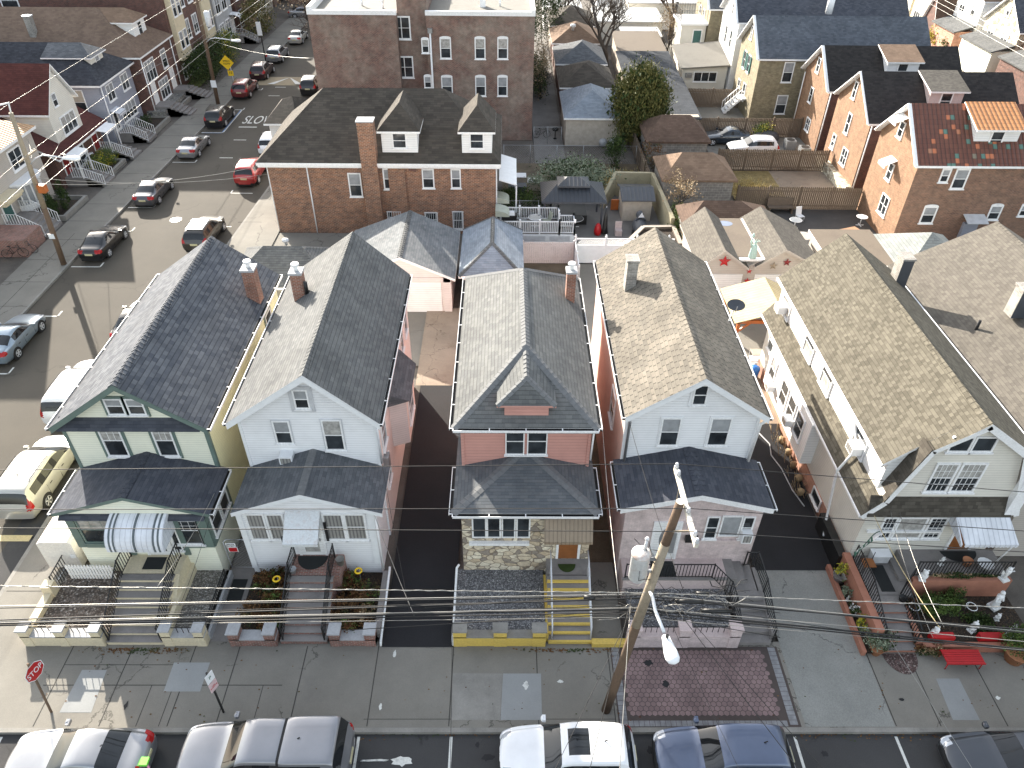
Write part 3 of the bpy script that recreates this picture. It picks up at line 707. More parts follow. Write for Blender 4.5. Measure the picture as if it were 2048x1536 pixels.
mk = MB(); mk.face([(-25.5+.42*math.cos(2*math.pi*i/20), 52.6+.42*math.sin(2*math.pi*i/20), .008) for i in range(20)]); struct('manhole_cover', mk, M.galvl)
sh = MB(); sh.prism([(86.2, .004), (86.9, .09), (88.6, .09), (89.3, .004)], 'x', -28.2, -21.4); struct('speed_hump', sh, m_ground('speed_hump_asphalt', (.30, .25, .17), .2, .4))
arw = MB()
for s in (-1, 1): arw.face([(-25.0+s*1.2, 86.3, .1), (-25.0+s*2.0, 86.3, .1), (-25.0, 88.8, .1)])
struct('road_markings_hump', arw, M.paint)
slow = text(None, 'SLOW', 1.05, frame((-24.9, 74.8, .012), (1, 0, 0), (0, 1, 0)) @ Matrix.Diagonal((1.05, 3.0, 1, 1)), M.paint, 'road_lettering', .002)
tag(slow, kind='structure')
mk = MB(); mark(-26.4, -24.6, 72.75, 72.95, .01); struct('road_lettering_underline', mk, M.paint)
# faint crosswalk paint on the corner, oil stains and spilt paint on the avenue
sp = MB(); random.seed(5)
def blot(x, y, rx, ry, n=16, z=.008, j=.35):
    sp.face([(x+rx*math.cos(2*math.pi*i/n)*(1+random.uniform(-j, j)), y+ry*math.sin(2*math.pi*i/n)*(1+random.uniform(-j, j)), z) for i in range(n)])
for (u, v, a, b) in ((800, 1523, .35, .16), (748, 1521, .55, .04), (1052, 1375, .12, .14), (1120, 1367, .1, .06), (790, 1312, .06, .14), (762, 1418, .05, .12), (1992, 1400, .1, .07)):
    p = gz(u, v, 0); blot(p.x, p.y, a, b, z=.158 if v < 1440 else .009)
struct('paint_spill', sp, M.paint)
sp = MB()
for (u, v, a, b) in ((955, 1490, .07, .1), (975, 1515, .2, .12), (1330, 1372, .12, .14), (1296, 1330, .18, .12), (1800, 1403, .09, .06), (1300, 1500, .1, .15), (700, 1490, .1, .1), (2020, 1500, .2, .1), (1650, 1508, .12, .1), (255, 1415, .06, .15)):
    p = gz(u, v, 0); blot(p.x, p.y, a, b, z=.163 if v < 1440 else .008)
struct('oil_stains', sp, M.black)
# ================================================================ the five houses along the avenue
def pent(par, prof, x0, x1, m, name='pent_roof'):
    b = MB(); b.prism(prof, 'x', x0, x1); return b.build(name, m, par)
# ---------------------------------------------------------------- house 1, pale yellow
H1 = thing('yellow_house', 'pale yellow clapboard house with sage green trim and charcoal roof at the street corner', 'house', (-14.5, 19.2, .15), group='houses along the avenue')
x0, x1, xr, yf, yb = -17.4, -11.75, -14.45, 21.6, 32.9
body(H1, [(x0, 0), (x1, 0), (x1, 6.62), (xr, 8.62), (x0, 6.62)], 'y', yf, yb-.3, M.siding_yl, m2=M.siding_y)
gable_y(H1, -17.6, -11.5, 21.2, yb, 6.72, xr, 8.88, M.sh1, .14, edge=M.green, cap=M.sh1, step=.24, cw=.22)
gutter(H1, (-17.6, 21.2, 6.72), (-17.6, yb, 6.72), (-1, 0, 0)); gutter(H1, (-11.5, 21.2, 6.72), (-11.5, yb, 6.72), (1, 0, 0))
b = MB(); b.prism([(21.17, 6.60), (21.62, 6.98), (21.62, 6.55)], 'x', -17.3, -11.8); b.build('pent_roof', M.sh1p, H1)
b = MB()
for a, c in (((-17.55, 6.62), (xr, 8.76)), ((xr, 8.76), (-11.55, 6.62))): b.beam((a[0], 21.2, a[1]), (c[0], 21.2, c[1]), .04, .2, up=(0, 1, 0)) if False else b.face([(a[0], 21.19, a[1]-.14), (c[0], 21.19, c[1]-.14), (c[0], 21.19, c[1]+.1), (a[0], 21.19, a[1]+.1)])
b.box(x0-.02, x0+.12, 21.57, 21.6, 1.5, 6.4); b.box(x1-.12, x1+.02, 21.57, 21.6, 1.5, 6.4); b.box(x1, x1+.03, 21.58, 21.72, 1, 6.6)
b.build('rake_board', M.green, H1)
for a, c in ((221, 258), (324, 357)): wp(H1, '-y', yf, a, c, 850, 909, up=M.curtain, mun=(3, 2, False), trim=M.green, tw=.12)
for a, c in ((221, 250.5), (263, 291.6)): wp(H1, '-y', yf-.02, a, c, 799, 826, up=M.shade, trim=M.green, tw=.1, split=.45)
# front porch, enclosed
px0, px1 = -17.15, -11.75
body(H1, [(px0, 0), (px1, 0), (px1, 4.1), ((px0+px1)/2, 4.8), (px0, 4.1)], 'y', 19.3, 21.6, M.siding_y, name='porch_wall')
gable_y(H1, -17.45, -11.35, 19.1, 21.62, 4.2, (px0+px1)/2, 5.12, M.sh1p, .12, edge=M.green, cap=M.sh1p, name='porch_roof')
gutter(H1, (-17.45, 19.1, 4.2), (-17.45, 21.5, 4.2), (-1, 0, 0)); gutter(H1, (-11.35, 19.1, 4.2), (-11.35, 21.5, 4.2), (1, 0, 0))
b = MB(); b.prism([(18.95, 3.98), (19.32, 4.18), (19.32, 3.95)], 'x', -17.2, -11.6); b.build('pent_roof', M.sh1p, H1)
b = MB(); xm = (px0+px1)/2
b.face([(-17.4, 19.09, 4.05), (xm, 19.09, 4.98), (xm, 19.09, 5.14), (-17.4, 19.09, 4.21)]); b.face([(xm, 19.09, 4.98), (-11.4, 19.09, 4.05), (-11.4, 19.09, 4.21), (xm, 19.09, 5.14)])
b.build('rake_board', M.green, H1)
b = MB(); b.prism([(-16.9, 4.16), (-11.9, 4.16), (xm, 4.95)], 'y', 19.16, 19.3); b.build('porch_gable', M.siding_y, H1)
b = MB()
b.box(px0-.03, px0+.28, 19.24, 19.32, 2.05, 3.98); b.box(px1-.38, px1+.03, 19.24, 19.32, 2.05, 3.98); b.box(-15.25, -15.0, 19.25, 19.32, 1.55, 3.98); b.box(-13.05, -12.8, 19.25, 19.32, 1.55, 3.98)
b.box(px0+.28, -15.25, 19.26, 19.32, 2.0, 2.28); b.box(-12.8, px1-.38, 19.26, 19.32, 2.0, 2.28)
b.build('porch_trim', M.green, H1)
for x in (px1, px0): b = MB(); b.box(x-.04, x+.05, 19.33, 21.6, 2.0, 4.05); b.build('side_trim', M.green, H1)
window(H1, '-y', 19.3, -16.75, -15.4, 2.38, 3.8, up=M.curtain, mun=(3, 3, False), fm=M.green, split=.5)
wp(H1, '-y', 19.3, 350, 407, 1033, 1085, up=M.glass, mun=(4, 3, False))
window(H1, '+x', px1+.04, 19.6, 20.4, 2.4, 3.9, up=M.glass, mun=(2, 2, False)); window(H1, '+x', px1+.04, 20.6, 21.35, 2.4, 3.9, up=M.glass)
window(H1, '+x', x1, 30.2, 31.0, 4.6, 5.9, up=M.glass, trim=M.green); window(H1, '-x', x0, 24, 25, 4.4, 5.9); window(H1, '-x', x0, 28, 29, 4.4, 5.9)
door(H1, '-y', 19.3, -14.45, -13.55, 1.55, 3.6, M.siding_w2, M.white, M.glass); window(H1, '-y', 19.3, -14.98, -14.66, 1.9, 3.5, up=M.glass, split=0); window(H1, '-y', 19.3, -13.34, -13.08, 1.9, 3.5, up=M.glass, split=0)
# barrel awning over the door, white with dark stripes
b = MB(); n = 8; pr = []
for i in range(n+1):
    t = i/n*math.pi/2; pr.append((19.28-1.15*math.sin(t), 3.35+.85*math.cos(t)))
st = (-15.2, -15.08, -15.0, -14.92, -14.84, -14.15, -14.05, -13.4, -13.32, -13.22, -13.14, -13.0)
for j, (a, c) in enumerate(zip(st, st[1:])):
    for i in range(n):
        p, q = pr[i], pr[i+1]; b.face([(a, q[0], q[1]), (c, q[0], q[1]), (c, p[0], p[1]), (a, p[0], p[1])], j % 2)
    b.box(a, c, pr[-1][0]-.012, pr[-1][0]+.012, 3.15, 3.36, j % 2)
for x in (-15.2, -13.0): b.prism([(19.3, 3.2)]+pr+[(19.28-1.15, 3.2)], 'x', x-.01, x+.01, 0)
b.build('awning', [M.awn_s, m_flat('dark_awning_stripe', (.10, .12, .13), .5)], H1)
chimney(H1, -11.95, 30.2, .55, .6, 6.5, 8.6, M.chim, M.coping, M.white)
# stoop
b = MB(); steps(b, -15.3, -13.15, 16.05, 18.35, .17, 1.5, 8); b.box(-15.3, -13.0, 18.33, 19.3, -.1, 1.53, 1); b.box(-13.0, -12.85, 16.4, 19.3, -.1, 1.0, 1)
b.prism([(16.3, .2), (18.35, 1.5), (19.3, 1.5), (19.3, .1), (16.3, .1)], 'x', -13.15, -12.98, 1); b.build('front_steps', [M.concd, M.cream], H1)
b = MB(); b.box(-14.55, -13.75, 18.55, 19.15, 1.535, 1.55); single('doormat', b, M.mat_, 'black doormat on the landing before the yellow house door', 'doormat')
for x, nm in ((-15.22, 'left'), (-13.2, 'right')):
    rail('stair_railing', [(x, 16.1, .33), (x, 18.3, 1.53), (x, 19.2, 1.53)], f'black iron railing on the {nm} side of the yellow house steps', 'railings on the front stoops')
b = MB(); b.box(-15.28, -14.98, 19.02, 19.25, 2.35, 2.8); single('mailbox', b, M.iron, 'black mailbox by the yellow house door, above the left stair railing', 'mailbox')
# yard wall with piers
def yardwall(name, label, x0, x1, piers, y, z0, zw, zp, m, mc, th=.35, rails=None, group='front yard walls', pw=.36):
    b = MB(); b.box(x0, x1, y, y+th, z0, zw, 0); b.box(x0+.01, x1-.01, y-.02, y+th+.02, zw, zw+.06, 1)
    for p in piers: b.box(p-pw/2, p+pw/2, y-.02, y+th+.03, z0, zp, 0); b.box(p-pw/2-.04, p+pw/2+.04, y-.06, y+th+.07, zp, zp+.07, 1)
    o = single(name, b, [m, mc], label, 'wall', group)
    if rails:
        q = MB(); 
        for a, c in rails:
            q.box(a, c, y+th/2-.012, y+th/2+.012, zp-.03, zp); n = int((c-a)/.2)
            for i in range(1, n): xx = a+(c-a)*i/n; q.box(xx-.01, xx+.01, y+th/2-.01, y+th/2+.01, zw+.06, zp+.0)
        q.v = [tuple(Vector(v)-o.location) for v in q.v]; q.build('railing', M.iron, o, world=False)
    return o
yardwall('front_wall', 'cream wall with iron rail left of the yellow house steps, at the street corner', -18.45, -15.35, (-18.25, -16.9, -15.55), 16.0, .1, .72, 1.12, M.cream, M.coping, rails=((-18.07, -17.1), (-16.72, -15.75)))
yardwall('front_wall', 'short cream wall with iron rail right of the yellow house steps', -13.1, -11.45, (-12.9, -11.65), 16.0, .1, .72, 1.12, M.cream, M.coping, rails=((-12.7, -11.85),))
b = MB(); b.box(-18.5, -18.2, 16.4, 18.0, .1, .72); b.box(-18.55, -18.15, 18.0, 18.4, .1, 1.05); single('side_wall', b, M.cream, 'low cream wall running back along the corner of the gravel yard', 'wall')
rail('iron_fence', [(-18.35, 18.45, .15), (-18.35, 19.6, .15), (-17.3, 20.2, .15)], 'white topped iron fence on the corner side of the gravel yard', None, 1.0, M.iron, .14)
sheet('yard_gravel', rect(-18.2, -15.3, 16.34, 19.4), .45, M.gravelb); sheet('yard_gravel', rect(-12.98, -11.5, 16.34, 19.35), .5, M.gravelw)
b = MB()
for i in range(15):
    x = -17.9+i*.125*1.0; b.prism([(x, .45), (x+.085, .45), (x+.085, 1.25), (x+.042, 1.35), (x, 1.25)], 'y', 18.9+i*.0, 18.93)
b.box(-17.95, -16.0, 18.93, 18.96, .65, .73); b.box(-17.95, -16.0, 18.93, 18.96, 1.05, 1.13)
single('picket_fence', b, M.white, 'short white picket fence panel leaning by the box trailer', 'fence')
rail('iron_fence', [(-11.5, 16.4, .5), (-11.5, 18.9, .5)], 'low black railing between the yellow house gravel bed and the path', None, .55)
b = MB(); b.box(-11.62, -11.4, 16.3, 19.3, .1, .5); single('path_kerb_wall', b, M.coping, 'pale low kerb wall between the pebble bed and the side path', 'wall')
# box trailer
T = thing('box_trailer', 'white box trailer with rounded top parked between the yellow house and the street', 'trailer', (-18.2, 20.5, 0))
b = MB(); b.prism([(-19.15, .35), (-17.75, .35), (-17.75, 1.85), (-17.9, 1.95), (-19.0, 1.95), (-19.15, 1.85)], 'y', 19.55, 22.3); b.build('body', M.box_, T)
b = MB()
for x in (-19.1, -17.8): b.cyl((x-.1, 21.0, .3), (x+.1, 21.0, .3), .3, n=14)
b.build('wheel', M.black, T); b = MB(); b.beam((-18.45, 19.5, .4), (-18.45, 18.8, .4), .06, .06); b.build('hitch', M.galv, T)
b = MB(); b.box(-18.0, -17.8, 19.52, 19.54, 1.0, 1.2); b.build('notice', M.white, T)
# ---------------------------------------------------------------- house 2, white with grey roof
H2 = thing('white_house', 'white clapboard house with long grey roof between the yellow house and the driveway', 'house', (-7.8, 19.3, .15), group='houses along the avenue')
x0, x1, xr, yb = -10.42, -5.08, -7.4, 32.5
body(H2, [(x0, 0), (x1, 0), (x1, 6.98), (xr, 9.1), (x0, 6.98)], 'y', 21.6, yb-.3, M.siding_lp, m2=M.siding_w)
gable_y(H2, -10.72, -4.82, 21.2, yb, 7.02, xr, 9.38, M.sh2, .14, edge=M.white, cap=M.sh2, cw=.2, lift=.014)
b = MB()
for (a, za), (c, zc) in (((-10.72, 6.88), (xr, 9.24)), ((xr, 9.24), (-4.82, 6.88))): b.face([(a, 21.18, za-.16), (c, 21.18, zc-.16), (c, 21.18, zc+.1), (a, 21.18, za+.1)])
b.box(x0-.02, x0+.1, 21.57, 21.6, 3.5, 7); b.box(x1-.1, x1+.03, 21.57, 21.6, 3.5, 7); b.build('rake_board', M.whitem, H2)
gutter(H2, (-10.72, 21.2, 7.0), (-10.72, yb, 7.0), (-1, 0, 0)); gutter(H2, (-4.82, 21.2, 7.0), (-4.82, yb, 7.0), (1, 0, 0))
wp(H2, '-y', 21.6, 557, 585, 843, 884, up=M.shade, fm=M.white, trim=M.galvl, tw=.04); wp(H2, '-y', 21.6, 656, 689, 841, 897, up=M.curtain, trim=M.galvl, tw=.04)
wp(H2, '-y', 21.58, 594, 618, 781, 814, up=M.shade, trim=M.galvl, tw=.16)
acunit(H2, '-y', 21.6, -9.02, -8.5, 4.85, .4)
gable_y(H2, -10.55, -4.72, 19.1, 21.6, 4.28, -7.72, 5.32, M.sh2p, .12, edge=M.white, cap=M.cap3, name='porch_roof', lift=.012)
body(H2, [(-10.5, 0), (-5.15, 0), (-5.15, 4.2), (-7.72, 5.1), (-10.5, 4.2)], 'y', 19.4, 21.6, M.siding_w, name='porch_wall')
b = MB()
for (a, za), (c, zc) in (((-10.55, 4.18), (-7.72, 5.22)), ((-7.72, 5.22), (-4.72, 4.18))): b.face([(a, 19.09, za-.1), (c, 19.09, zc-.1), (c, 19.09, zc+.1), (a, 19.09, za+.1)])
b.box(-10.52, -10.3, 19.34, 19.4, .6, 4.2); b.box(-5.4, -5.12, 19.34, 19.4, .9, 4.2); b.build('rake_board', M.whitem, H2)
for a, c in ((508, 538), (547, 575), (657, 691), (699, 734)): wp(H2, '-y', 19.4, a, c, 1029, 1076, up=M.glassb, lo=M.glassb, fw=.08)
b = MB(); b.slab([(-8.55, 18.35, 3.35), (-7.2, 18.35, 3.35), (-7.2, 19.38, 4.1), (-8.55, 19.38, 4.1)], .04); b.box(-8.55, -7.2, 18.33, 18.36, 3.22, 3.36)
for x in (-8.54, -7.21): b.prism([(18.36, 3.22), (19.38, 3.6), (19.38, 4.08), (18.36, 3.34)], 'x', x-.01, x+.01)
b.build('awning', M.tank, H2)
door(H2, '-y', 19.4, -8.3, -7.35, 1.4, 3.5, M.siding_w2, M.white, M.curtain)
b = MB(); b.box(-8.95, -8.5, 19.25, 19.38, 2.35, 2.6); single('mailbox', b, M.iron, 'black mailbox on the white house wall, left of its door', 'mailbox')
b = MB(); b.box(-7.16, -7.06, 19.3, 19.37, 2.3, 3.5); b.build('house_number_plate', M.iron, H2)
chimney(H2, -9.35, 28.9, .5, .55, 7.6, 9.2, M.chim, M.coping, M.white)
pipe(H2, [(-8.95, 28.6, 8.2), (-8.95, 28.6, 8.9)], .09, M.iron, 'vent_pipe')
# side bay on the driveway wall
b = MB(); b.prism([(-5.1, 24.6), (-4.35, 24.9), (-4.35, 27.3), (-5.1, 27.6)], 'z', 2.6, 5.2); bay = b.build('side_bay', M.siding_lp, H2)
b = MB(); b.face([(-5.1, 24.3, 5.9), (-4.15, 24.75, 5.2), (-4.15, 27.45, 5.2), (-5.1, 27.9, 5.9)]); b.face([(-5.1, 24.3, 5.9), (-5.1, 24.3, 5.2), (-4.15, 24.75, 5.2)])
b.build('bay_roof', M.sh2p, bay); window(H2, '+x', -4.35, 25.3, 26.6, 3.4, 4.8, up=M.glass)
window(H2, '+x', x1, 22.4, 23.2, 4.5, 5.9, up=M.glass); window(H2, '+x', x1, 29, 29.8, 4.5, 5.9); window(H2, '+x', x1, 30.6, 31.4, 4.5, 5.9); window(H2, '+x', x1, 22.4, 23.2, 2.3, 3.6)
b = MB(); b.box(-5.1, -4.85, 22.1, 22.5, 3.6, 4.3); b.box(-5.1, -4.8, 29.4, 29.8, 3.3, 3.7); b.build('electric_meter', M.galv, H2)
pipe(H2, [(-5.0, 21.5, 6.9), (-5.0, 21.5, 4.6)], .05, M.galvl); pipe(H2, [(-5.05, 19.3, 4.3), (-5.05, 19.3, .6)], .05, M.white)
b = MB(); steps(b, -8.65, -6.85, 16.1, 18.35, .17, 1.4, 8); b.box(-8.65, -6.6, 18.33, 19.4, -.1, 1.43, 1)
b.build('front_steps', [M.concd, M.brick_l], H2)
b = MB(); n = 14; b.prism([(-7.85+.62*math.cos(math.pi+math.pi*i/n), 19.3+.68*math.sin(math.pi+math.pi*i/n)) for i in range(n+1)], 'z', 1.435, 1.45); single('doormat', b, M.mat_, 'half round black doormat at the white house door', 'doormat')
for x, nm in ((-8.55, 'left'), (-6.95, 'right')): rail('stair_railing', [(x, 16.15, .3), (x, 18.3, 1.42), (x, 19.25, 1.42)], f'thin black railing on the {nm} side of the white house steps', 'railings on the front stoops')
yardwall('front_wall', 'brick wall with grey copings left of the white house steps', -10.55, -8.75, (-10.35, -8.98), 16.0, .1, .55, .95, M.brick_l, M.coping, .4, pw=.4)
yardwall('front_wall', 'brick wall with grey copings right of the white house steps beside the black driveway', -6.7, -4.95, (-6.5, -5.15), 16.0, .1, .55, .95, M.brick_l, M.coping, .4, pw=.4)
b = MB(); b.box(-5.05, -4.82, 16.4, 19.2, .1, .62); single('side_wall', b, M.concd, 'low concrete wall between the right hand shrub bed and the black driveway', 'wall')
b = MB(); b.tube([(-4.78, 19.3, .75), (-4.78, 19.1, .68), (-4.78, 16.1, .3), (-4.78, 16.02, .15)], .05, 6); single('drain_pipe', b, M.white, 'white drain pipe lying along the left edge of the black driveway', 'pipe')
sheet('yard_bed', rect(-10.5, -8.7, 16.35, 19.35), .3, M.mulch); sheet('yard_bed', rect(-6.8, -5.0, 16.35, 19.35), .3, M.mulch)
b = MB(); b.box(-11.35, -10.75, 18.0, 19.1, .145, .165); single('doormat', b, M.mat_, 'long black mat on the path between the yellow and white houses', 'doormat')
# chain link side gate with sign
G = thing('side_gate', 'grey chain link gate with a warning sign between the yellow and white houses', 'gate', (-11.1, 19.6, .15))
b = MB(); gp = [(-11.55, 19.65, .25), (-11.55, 19.65, 1.9), (-11.4, 19.65, 2.05), (-10.7, 19.65, 2.05), (-10.6, 19.65, 1.9), (-10.6, 19.65, .25), (-11.55, 19.65, .25)]
b.tube(gp, .025, 6); b.build('gate_frame', M.galvl, G)
b = MB()
for i in range(-12, 12):
    for s in (1, -1):
        xa = -11.55+i*.16; pts = []
        for z in (.25, 2.03):
            pass
        # clip the diagonal to the frame
        t0 = max(0, (-11.55-xa)/1.78 if s > 0 else 0); a = xa if s > 0 else xa+1.78
        p0 = [xa, .25]; p1 = [xa+1.78, 2.03]
        if s < 0: p0, p1 = [xa, 2.03], [xa+1.78, .25]
        for p, q in ((p0, p1), (p1, p0)):
            for lim, sg in ((-11.55, 1), (-10.6, -1)):
                if (p[0]-lim)*sg < 0 and (q[0]-lim)*sg > 0: t = (lim-p[0])/(q[0]-p[0]); p[1] += (q[1]-p[1])*t; p[0] = lim
        if p0[0] < -11.56 or p1[0] > -10.59 or p1[0]-p0[0] < .05: continue
        b.beam((p0[0], 19.65, p0[1]), (p1[0], 19.65, p1[1]), .006, .006)
b.build('chain_link', M.galv, G)
b = MB(); b.box(-11.42, -11.02, 19.6, 19.62, 1.32, 1.62, 0); b.box(-11.46, -11.06, 19.6, 19.62, 1.64, 1.86, 1); b.box(-11.39, -11.05, 19.59, 19.602, 1.35, 1.59, 2)
sg = b.build('sign', [M.white, M.white, M.red], G); text(sg, 'PRIVATE', .085, frame((-11.26, 19.594, 1.8), (1, 0, 0), (0, 0, 1)), M.black); text(sg, 'PROPERTY', .08, frame((-11.26, 19.594, 1.7), (1, 0, 0), (0, 0, 1)), M.black)
# ---------------------------------------------------------------- house 3, pink with fieldstone front
H3 = thing('pink_house', 'salmon pink house with flagstone front and hipped light grey roof right of the black driveway', 'house', (.9, 19.0, .15), group='houses along the avenue')
x0, x1, xr = -1.72, 3.4, .82
body(H3, [(x0, 0), (x1, 0), (x1, 6.7), (x0, 6.7)], 'y', 21.55, 31.9, M.siding_p)
hip(H3, -2.0, 3.62, 21.1, 32.5, 6.92, (xr, 23.95, 8.82), (xr, 30.2, 8.75), M.sh3, .12, cap=M.cap3, cw=.2, lift=.014)
for a, c, o in (((-2.0, 21.1), (3.62, 21.1), (0, -1, 0)), ((-2.0, 21.1), (-2.0, 32.4), (-1, 0, 0)), ((3.62, 21.1), (3.62, 32.4), (1, 0, 0))): gutter(H3, (*a, 6.9), (*c, 6.9), o, .15)
for a, c in ((622*1/1, 0),): pass
wp(H3, '-y', 21.55, 1013, 1046, 861, 906, up=M.glass, fw=.05, split=.45); wp(H3, '-y', 21.55, 1056, 1091, 861, 906, up=M.glass, fw=.05, split=.45)
b = MB(); b.box(x0-.03, x0+.09, 21.5, 21.55, 4.2, 6.75); b.box(x1-.09, x1+.03, 21.5, 21.55, 4.2, 6.75); b.build('corner_board', M.siding_p, H3)
# dormer on the front hip
b = MB(); b.box(-.02, 1.68, 21.53, 23.0, 7.08, 7.78); dm = b.build('dormer', M.siding_p, H3)
b = MB(); A, B, P0, P1 = (-.32, 21.45, 7.75), (1.96, 21.45, 7.75), (xr, 22.15, 8.62), (xr, 24.3, 8.75)
b.slab([A, B, P0], .1, 0, 1); b.slab([A, P0, P1, (-.32, 23.1, 7.78)], .1, 0, 1); b.slab([B, (1.96, 23.1, 7.78), P1, P0], .1, 0, 1); rf = b.build('dormer_roof', [M.sh3, M.siding_p], dm)
c = MB(); nA, nL, nR = nrm([A, B, P0]), nrm([A, P0, P1]), nrm([B, P1, P0]); caps(c, A, P0, nA, nL, .14); caps(c, B, P0, nA, nR, .14); caps(c, P0, (xr, 23.7, 8.72), nL, nR, .14); c.build('dormer_ridge_cap', M.cap3, dm)
# porch
body(H3, [(-1.68, 0), (3.42, 0), (3.42, 4.3), (-1.68, 4.3)], 'y', 19.35, 21.55, M.siding_p, name='porch_wall')
b = MB(); b.box(-1.69, 2.05, 19.25, 19.35, .3, 4.3); b.box(2.0, 3.43, 19.27, 19.35, .3, 4.3); b.build('stone_veneer', M.stone, H3)
hip(H3, -2.0, 3.62, 19.0, 23.6, 4.4, (.55, 21.6, 5.06), (1.15, 21.6, 5.06), m_shingle('porch_grey_shingle', (.10, .11, .12), (.14, .145, .15), .3, .14, .55, .8), .12, cap=M.cap3, name='porch_roof', cw=.2, lift=.014)
for a, c, o in (((-2.0, 19.0), (3.62, 19.0), (0, -1, 0)), ((-2.0, 19.0), (-2.0, 21.5), (-1, 0, 0)), ((3.62, 19.0), (3.62, 21.5), (1, 0, 0))): gutter(H3, (*a, 4.38), (*c, 4.38), o, .15)
for a, c in ((947.6, 970.6), (976.6, 999), (1006, 1028), (1035, 1057)): wp(H3, '-y', 19.25, a, c, 1035.5, 1072, up=M.glass, split=0, fw=.06, sill=False)
b = MB(); b.box(-1.42, 1.0, 19.1, 19.25, 2.36, 2.5); b.build('window_sill', M.white, H3)
b = MB(); b.slab([(1.55, 18.6, 3.2), (3.45, 18.6, 3.2), (3.45, 19.25, 4.15), (1.55, 19.25, 4.15)], .05); b.box(1.55, 3.45, 18.58, 18.62, 3.08, 3.21); b.build('awning', M.awn_b, H3)
door(H3, '-y', 19.27, 2.2, 2.98, 1.4, 3.45, M.brownd, M.white)
b = MB(); steps(b, 1.72, 3.4, 16.1, 18.45, .17, 1.33, 8, 0, 1); b.box(1.72, 3.5, 18.42, 19.26, -.1, 1.36, 0)
for i in range(8): y = 16.1+(18.45-16.1)/8*i; z = .17+(1.33-.17)/8*(i+1); b.box(1.72, 3.41, y-.035, y+.05, z-.05, z+.036, 1)
b.box(1.6, 1.72, 16.2, 19.0, -.1, .62, 1); b.build('front_steps', [M.concd, M.yellow], H3)
b = MB(); n = 14; b.prism([(2.55+.36*math.cos(math.pi+math.pi*i/n), 18.97+.4*math.sin(math.pi+math.pi*i/n)) for i in range(n+1)], 'z', 1.365, 1.38); single('doormat', b, M.leafd, 'small dark green half round mat at the pink house door', 'doormat')
for x, nm in ((1.85, 'left'), (3.35, 'right')):
    b = MB(); b.tube([(x, 16.2, .3), (x, 16.2, 1.15), (x, 18.4, 2.3), (x, 18.95, 2.3)], .03, 6)
    b.tube([(x, 16.2, .75), (x, 18.4, 1.9)], .02, 6); b.tube([(x, 18.4, 1.3), (x, 18.4, 2.3)], .025, 6); b.tube([(x, 17.3, .8), (x, 17.3, 1.7)], .02, 6)
    single('stair_handrail', b, M.galvl, f'silver pipe handrail on the {nm} side of the yellow edged steps', 'handrail', 'pipe handrails on the pink house steps')
yardwall('front_wall', 'bright yellow wall with grey insets before the pink house gravel yard', -1.95, 1.6, (-1.7, -.15, 1.35), 16.0, .1, .72, 1.12, M.yellow, M.kerb, .3, pw=.5)
b = MB(); b.box(3.4, 4.75, 15.95, 16.2, .1, .38); single('front_wall', b, M.yellow, 'low yellow kerb across the path right of the yellow edged steps', 'wall', 'front yard walls')
b = MB(); b.tube([(-1.85, 19.0, 1.3), (-1.95, 18.9, 1.2), (-1.98, 18.5, .75), (-1.98, 16.1, .5), (-1.98, 16.02, .2)], .05, 6); single('drain_pipe', b, M.white, 'white drain pipe along the left edge of the pink house gravel yard', 'pipe')
sheet('yard_gravel', rect(-1.95, 1.62, 16.3, 19.3), .62, M.gravel)
chimney(H3, 3.05, 29.9, .42, .5, 6.9, 8.75, M.chim, M.coping, M.white)
window(H3, '+x', x1, 24, 24.9, 4.4, 5.9); window(H3, '-x', x0, 23, 24, 4.4, 5.9); window(H3, '-x', x0, 27, 28, 4.4, 5.9)
pipe(H3, [(3.5, 21.4, 6.8), (3.47, 21.45, 4.9)], .04); 
# ---------------------------------------------------------------- house 4, white over pink painted brick
H4 = thing('white_pink_brick_house', 'white house above a pink painted brick porch, behind the leaning utility pole', 'house', (7.5, 19.3, .15), group='houses along the avenue')
x0, x1, xr, yb = 4.72, 9.95, 7.38, 33.3
body(H4, [(x0, 0), (x1, 0), (x1, 7.25), (xr, 9.0), (x0, 7.25)], 'y', 21.6, yb-.3, M.stucco_pk, m2=M.siding_w)
gable_y(H4, 4.6, 10.15, 21.2, yb, 7.4, xr, 9.3, M.sh4, .14, edge=M.white, cap=M.sh4, cw=.2, step=.3, lift=.012)
b = MB()
for (a, za), (c, zc) in (((4.6, 7.26), (xr, 9.16)), ((xr, 9.16), (10.15, 7.26))): b.face([(a, 21.18, za-.14), (c, 21.18, zc-.14), (c, 21.18, zc+.1), (a, 21.18, za+.1)])
b.box(x0-.02, x0+.1, 21.56, 21.6, 4.3, 7.3); b.box(x1-.1, x1+.02, 21.56, 21.6, 4.3, 7.3); b.build('rake_board', M.whitem, H4)
gutter(H4, (4.6, 21.2, 7.38), (4.6, yb, 7.38), (-1, 0, 0)); gutter(H4, (10.15, 21.2, 7.38), (10.15, yb, 7.38), (1, 0, 0))
for a, c in ((1318, 1351), (1414, 1449)): wp(H4, '-y', 21.6, a, c, 837, 888, up=M.shade, trim=M.whitem, tw=.06)
wp(H4, '-y', 21.6, 1385, 1408, 771, 807, up=M.glass, trim=M.whitem, tw=.1)
pipe(H4, [(4.62, 21.3, 7.25), (4.85, 21.4, 7.0), (4.85, 21.45, 4.8)], .06, M.galv); pipe(H4, [(10.1, 21.25, 7.25), (9.95, 21.4, 6.9), (9.9, 21.45, 4.8)], .06, M.white)
gable_y(H4, 4.42, 10.3, 18.95, 21.6, 4.75, 7.42, 5.5, M.sh1p, .12, edge=M.white, cap=M.sh1p, name='porch_roof', cw=.25)
b = MB()
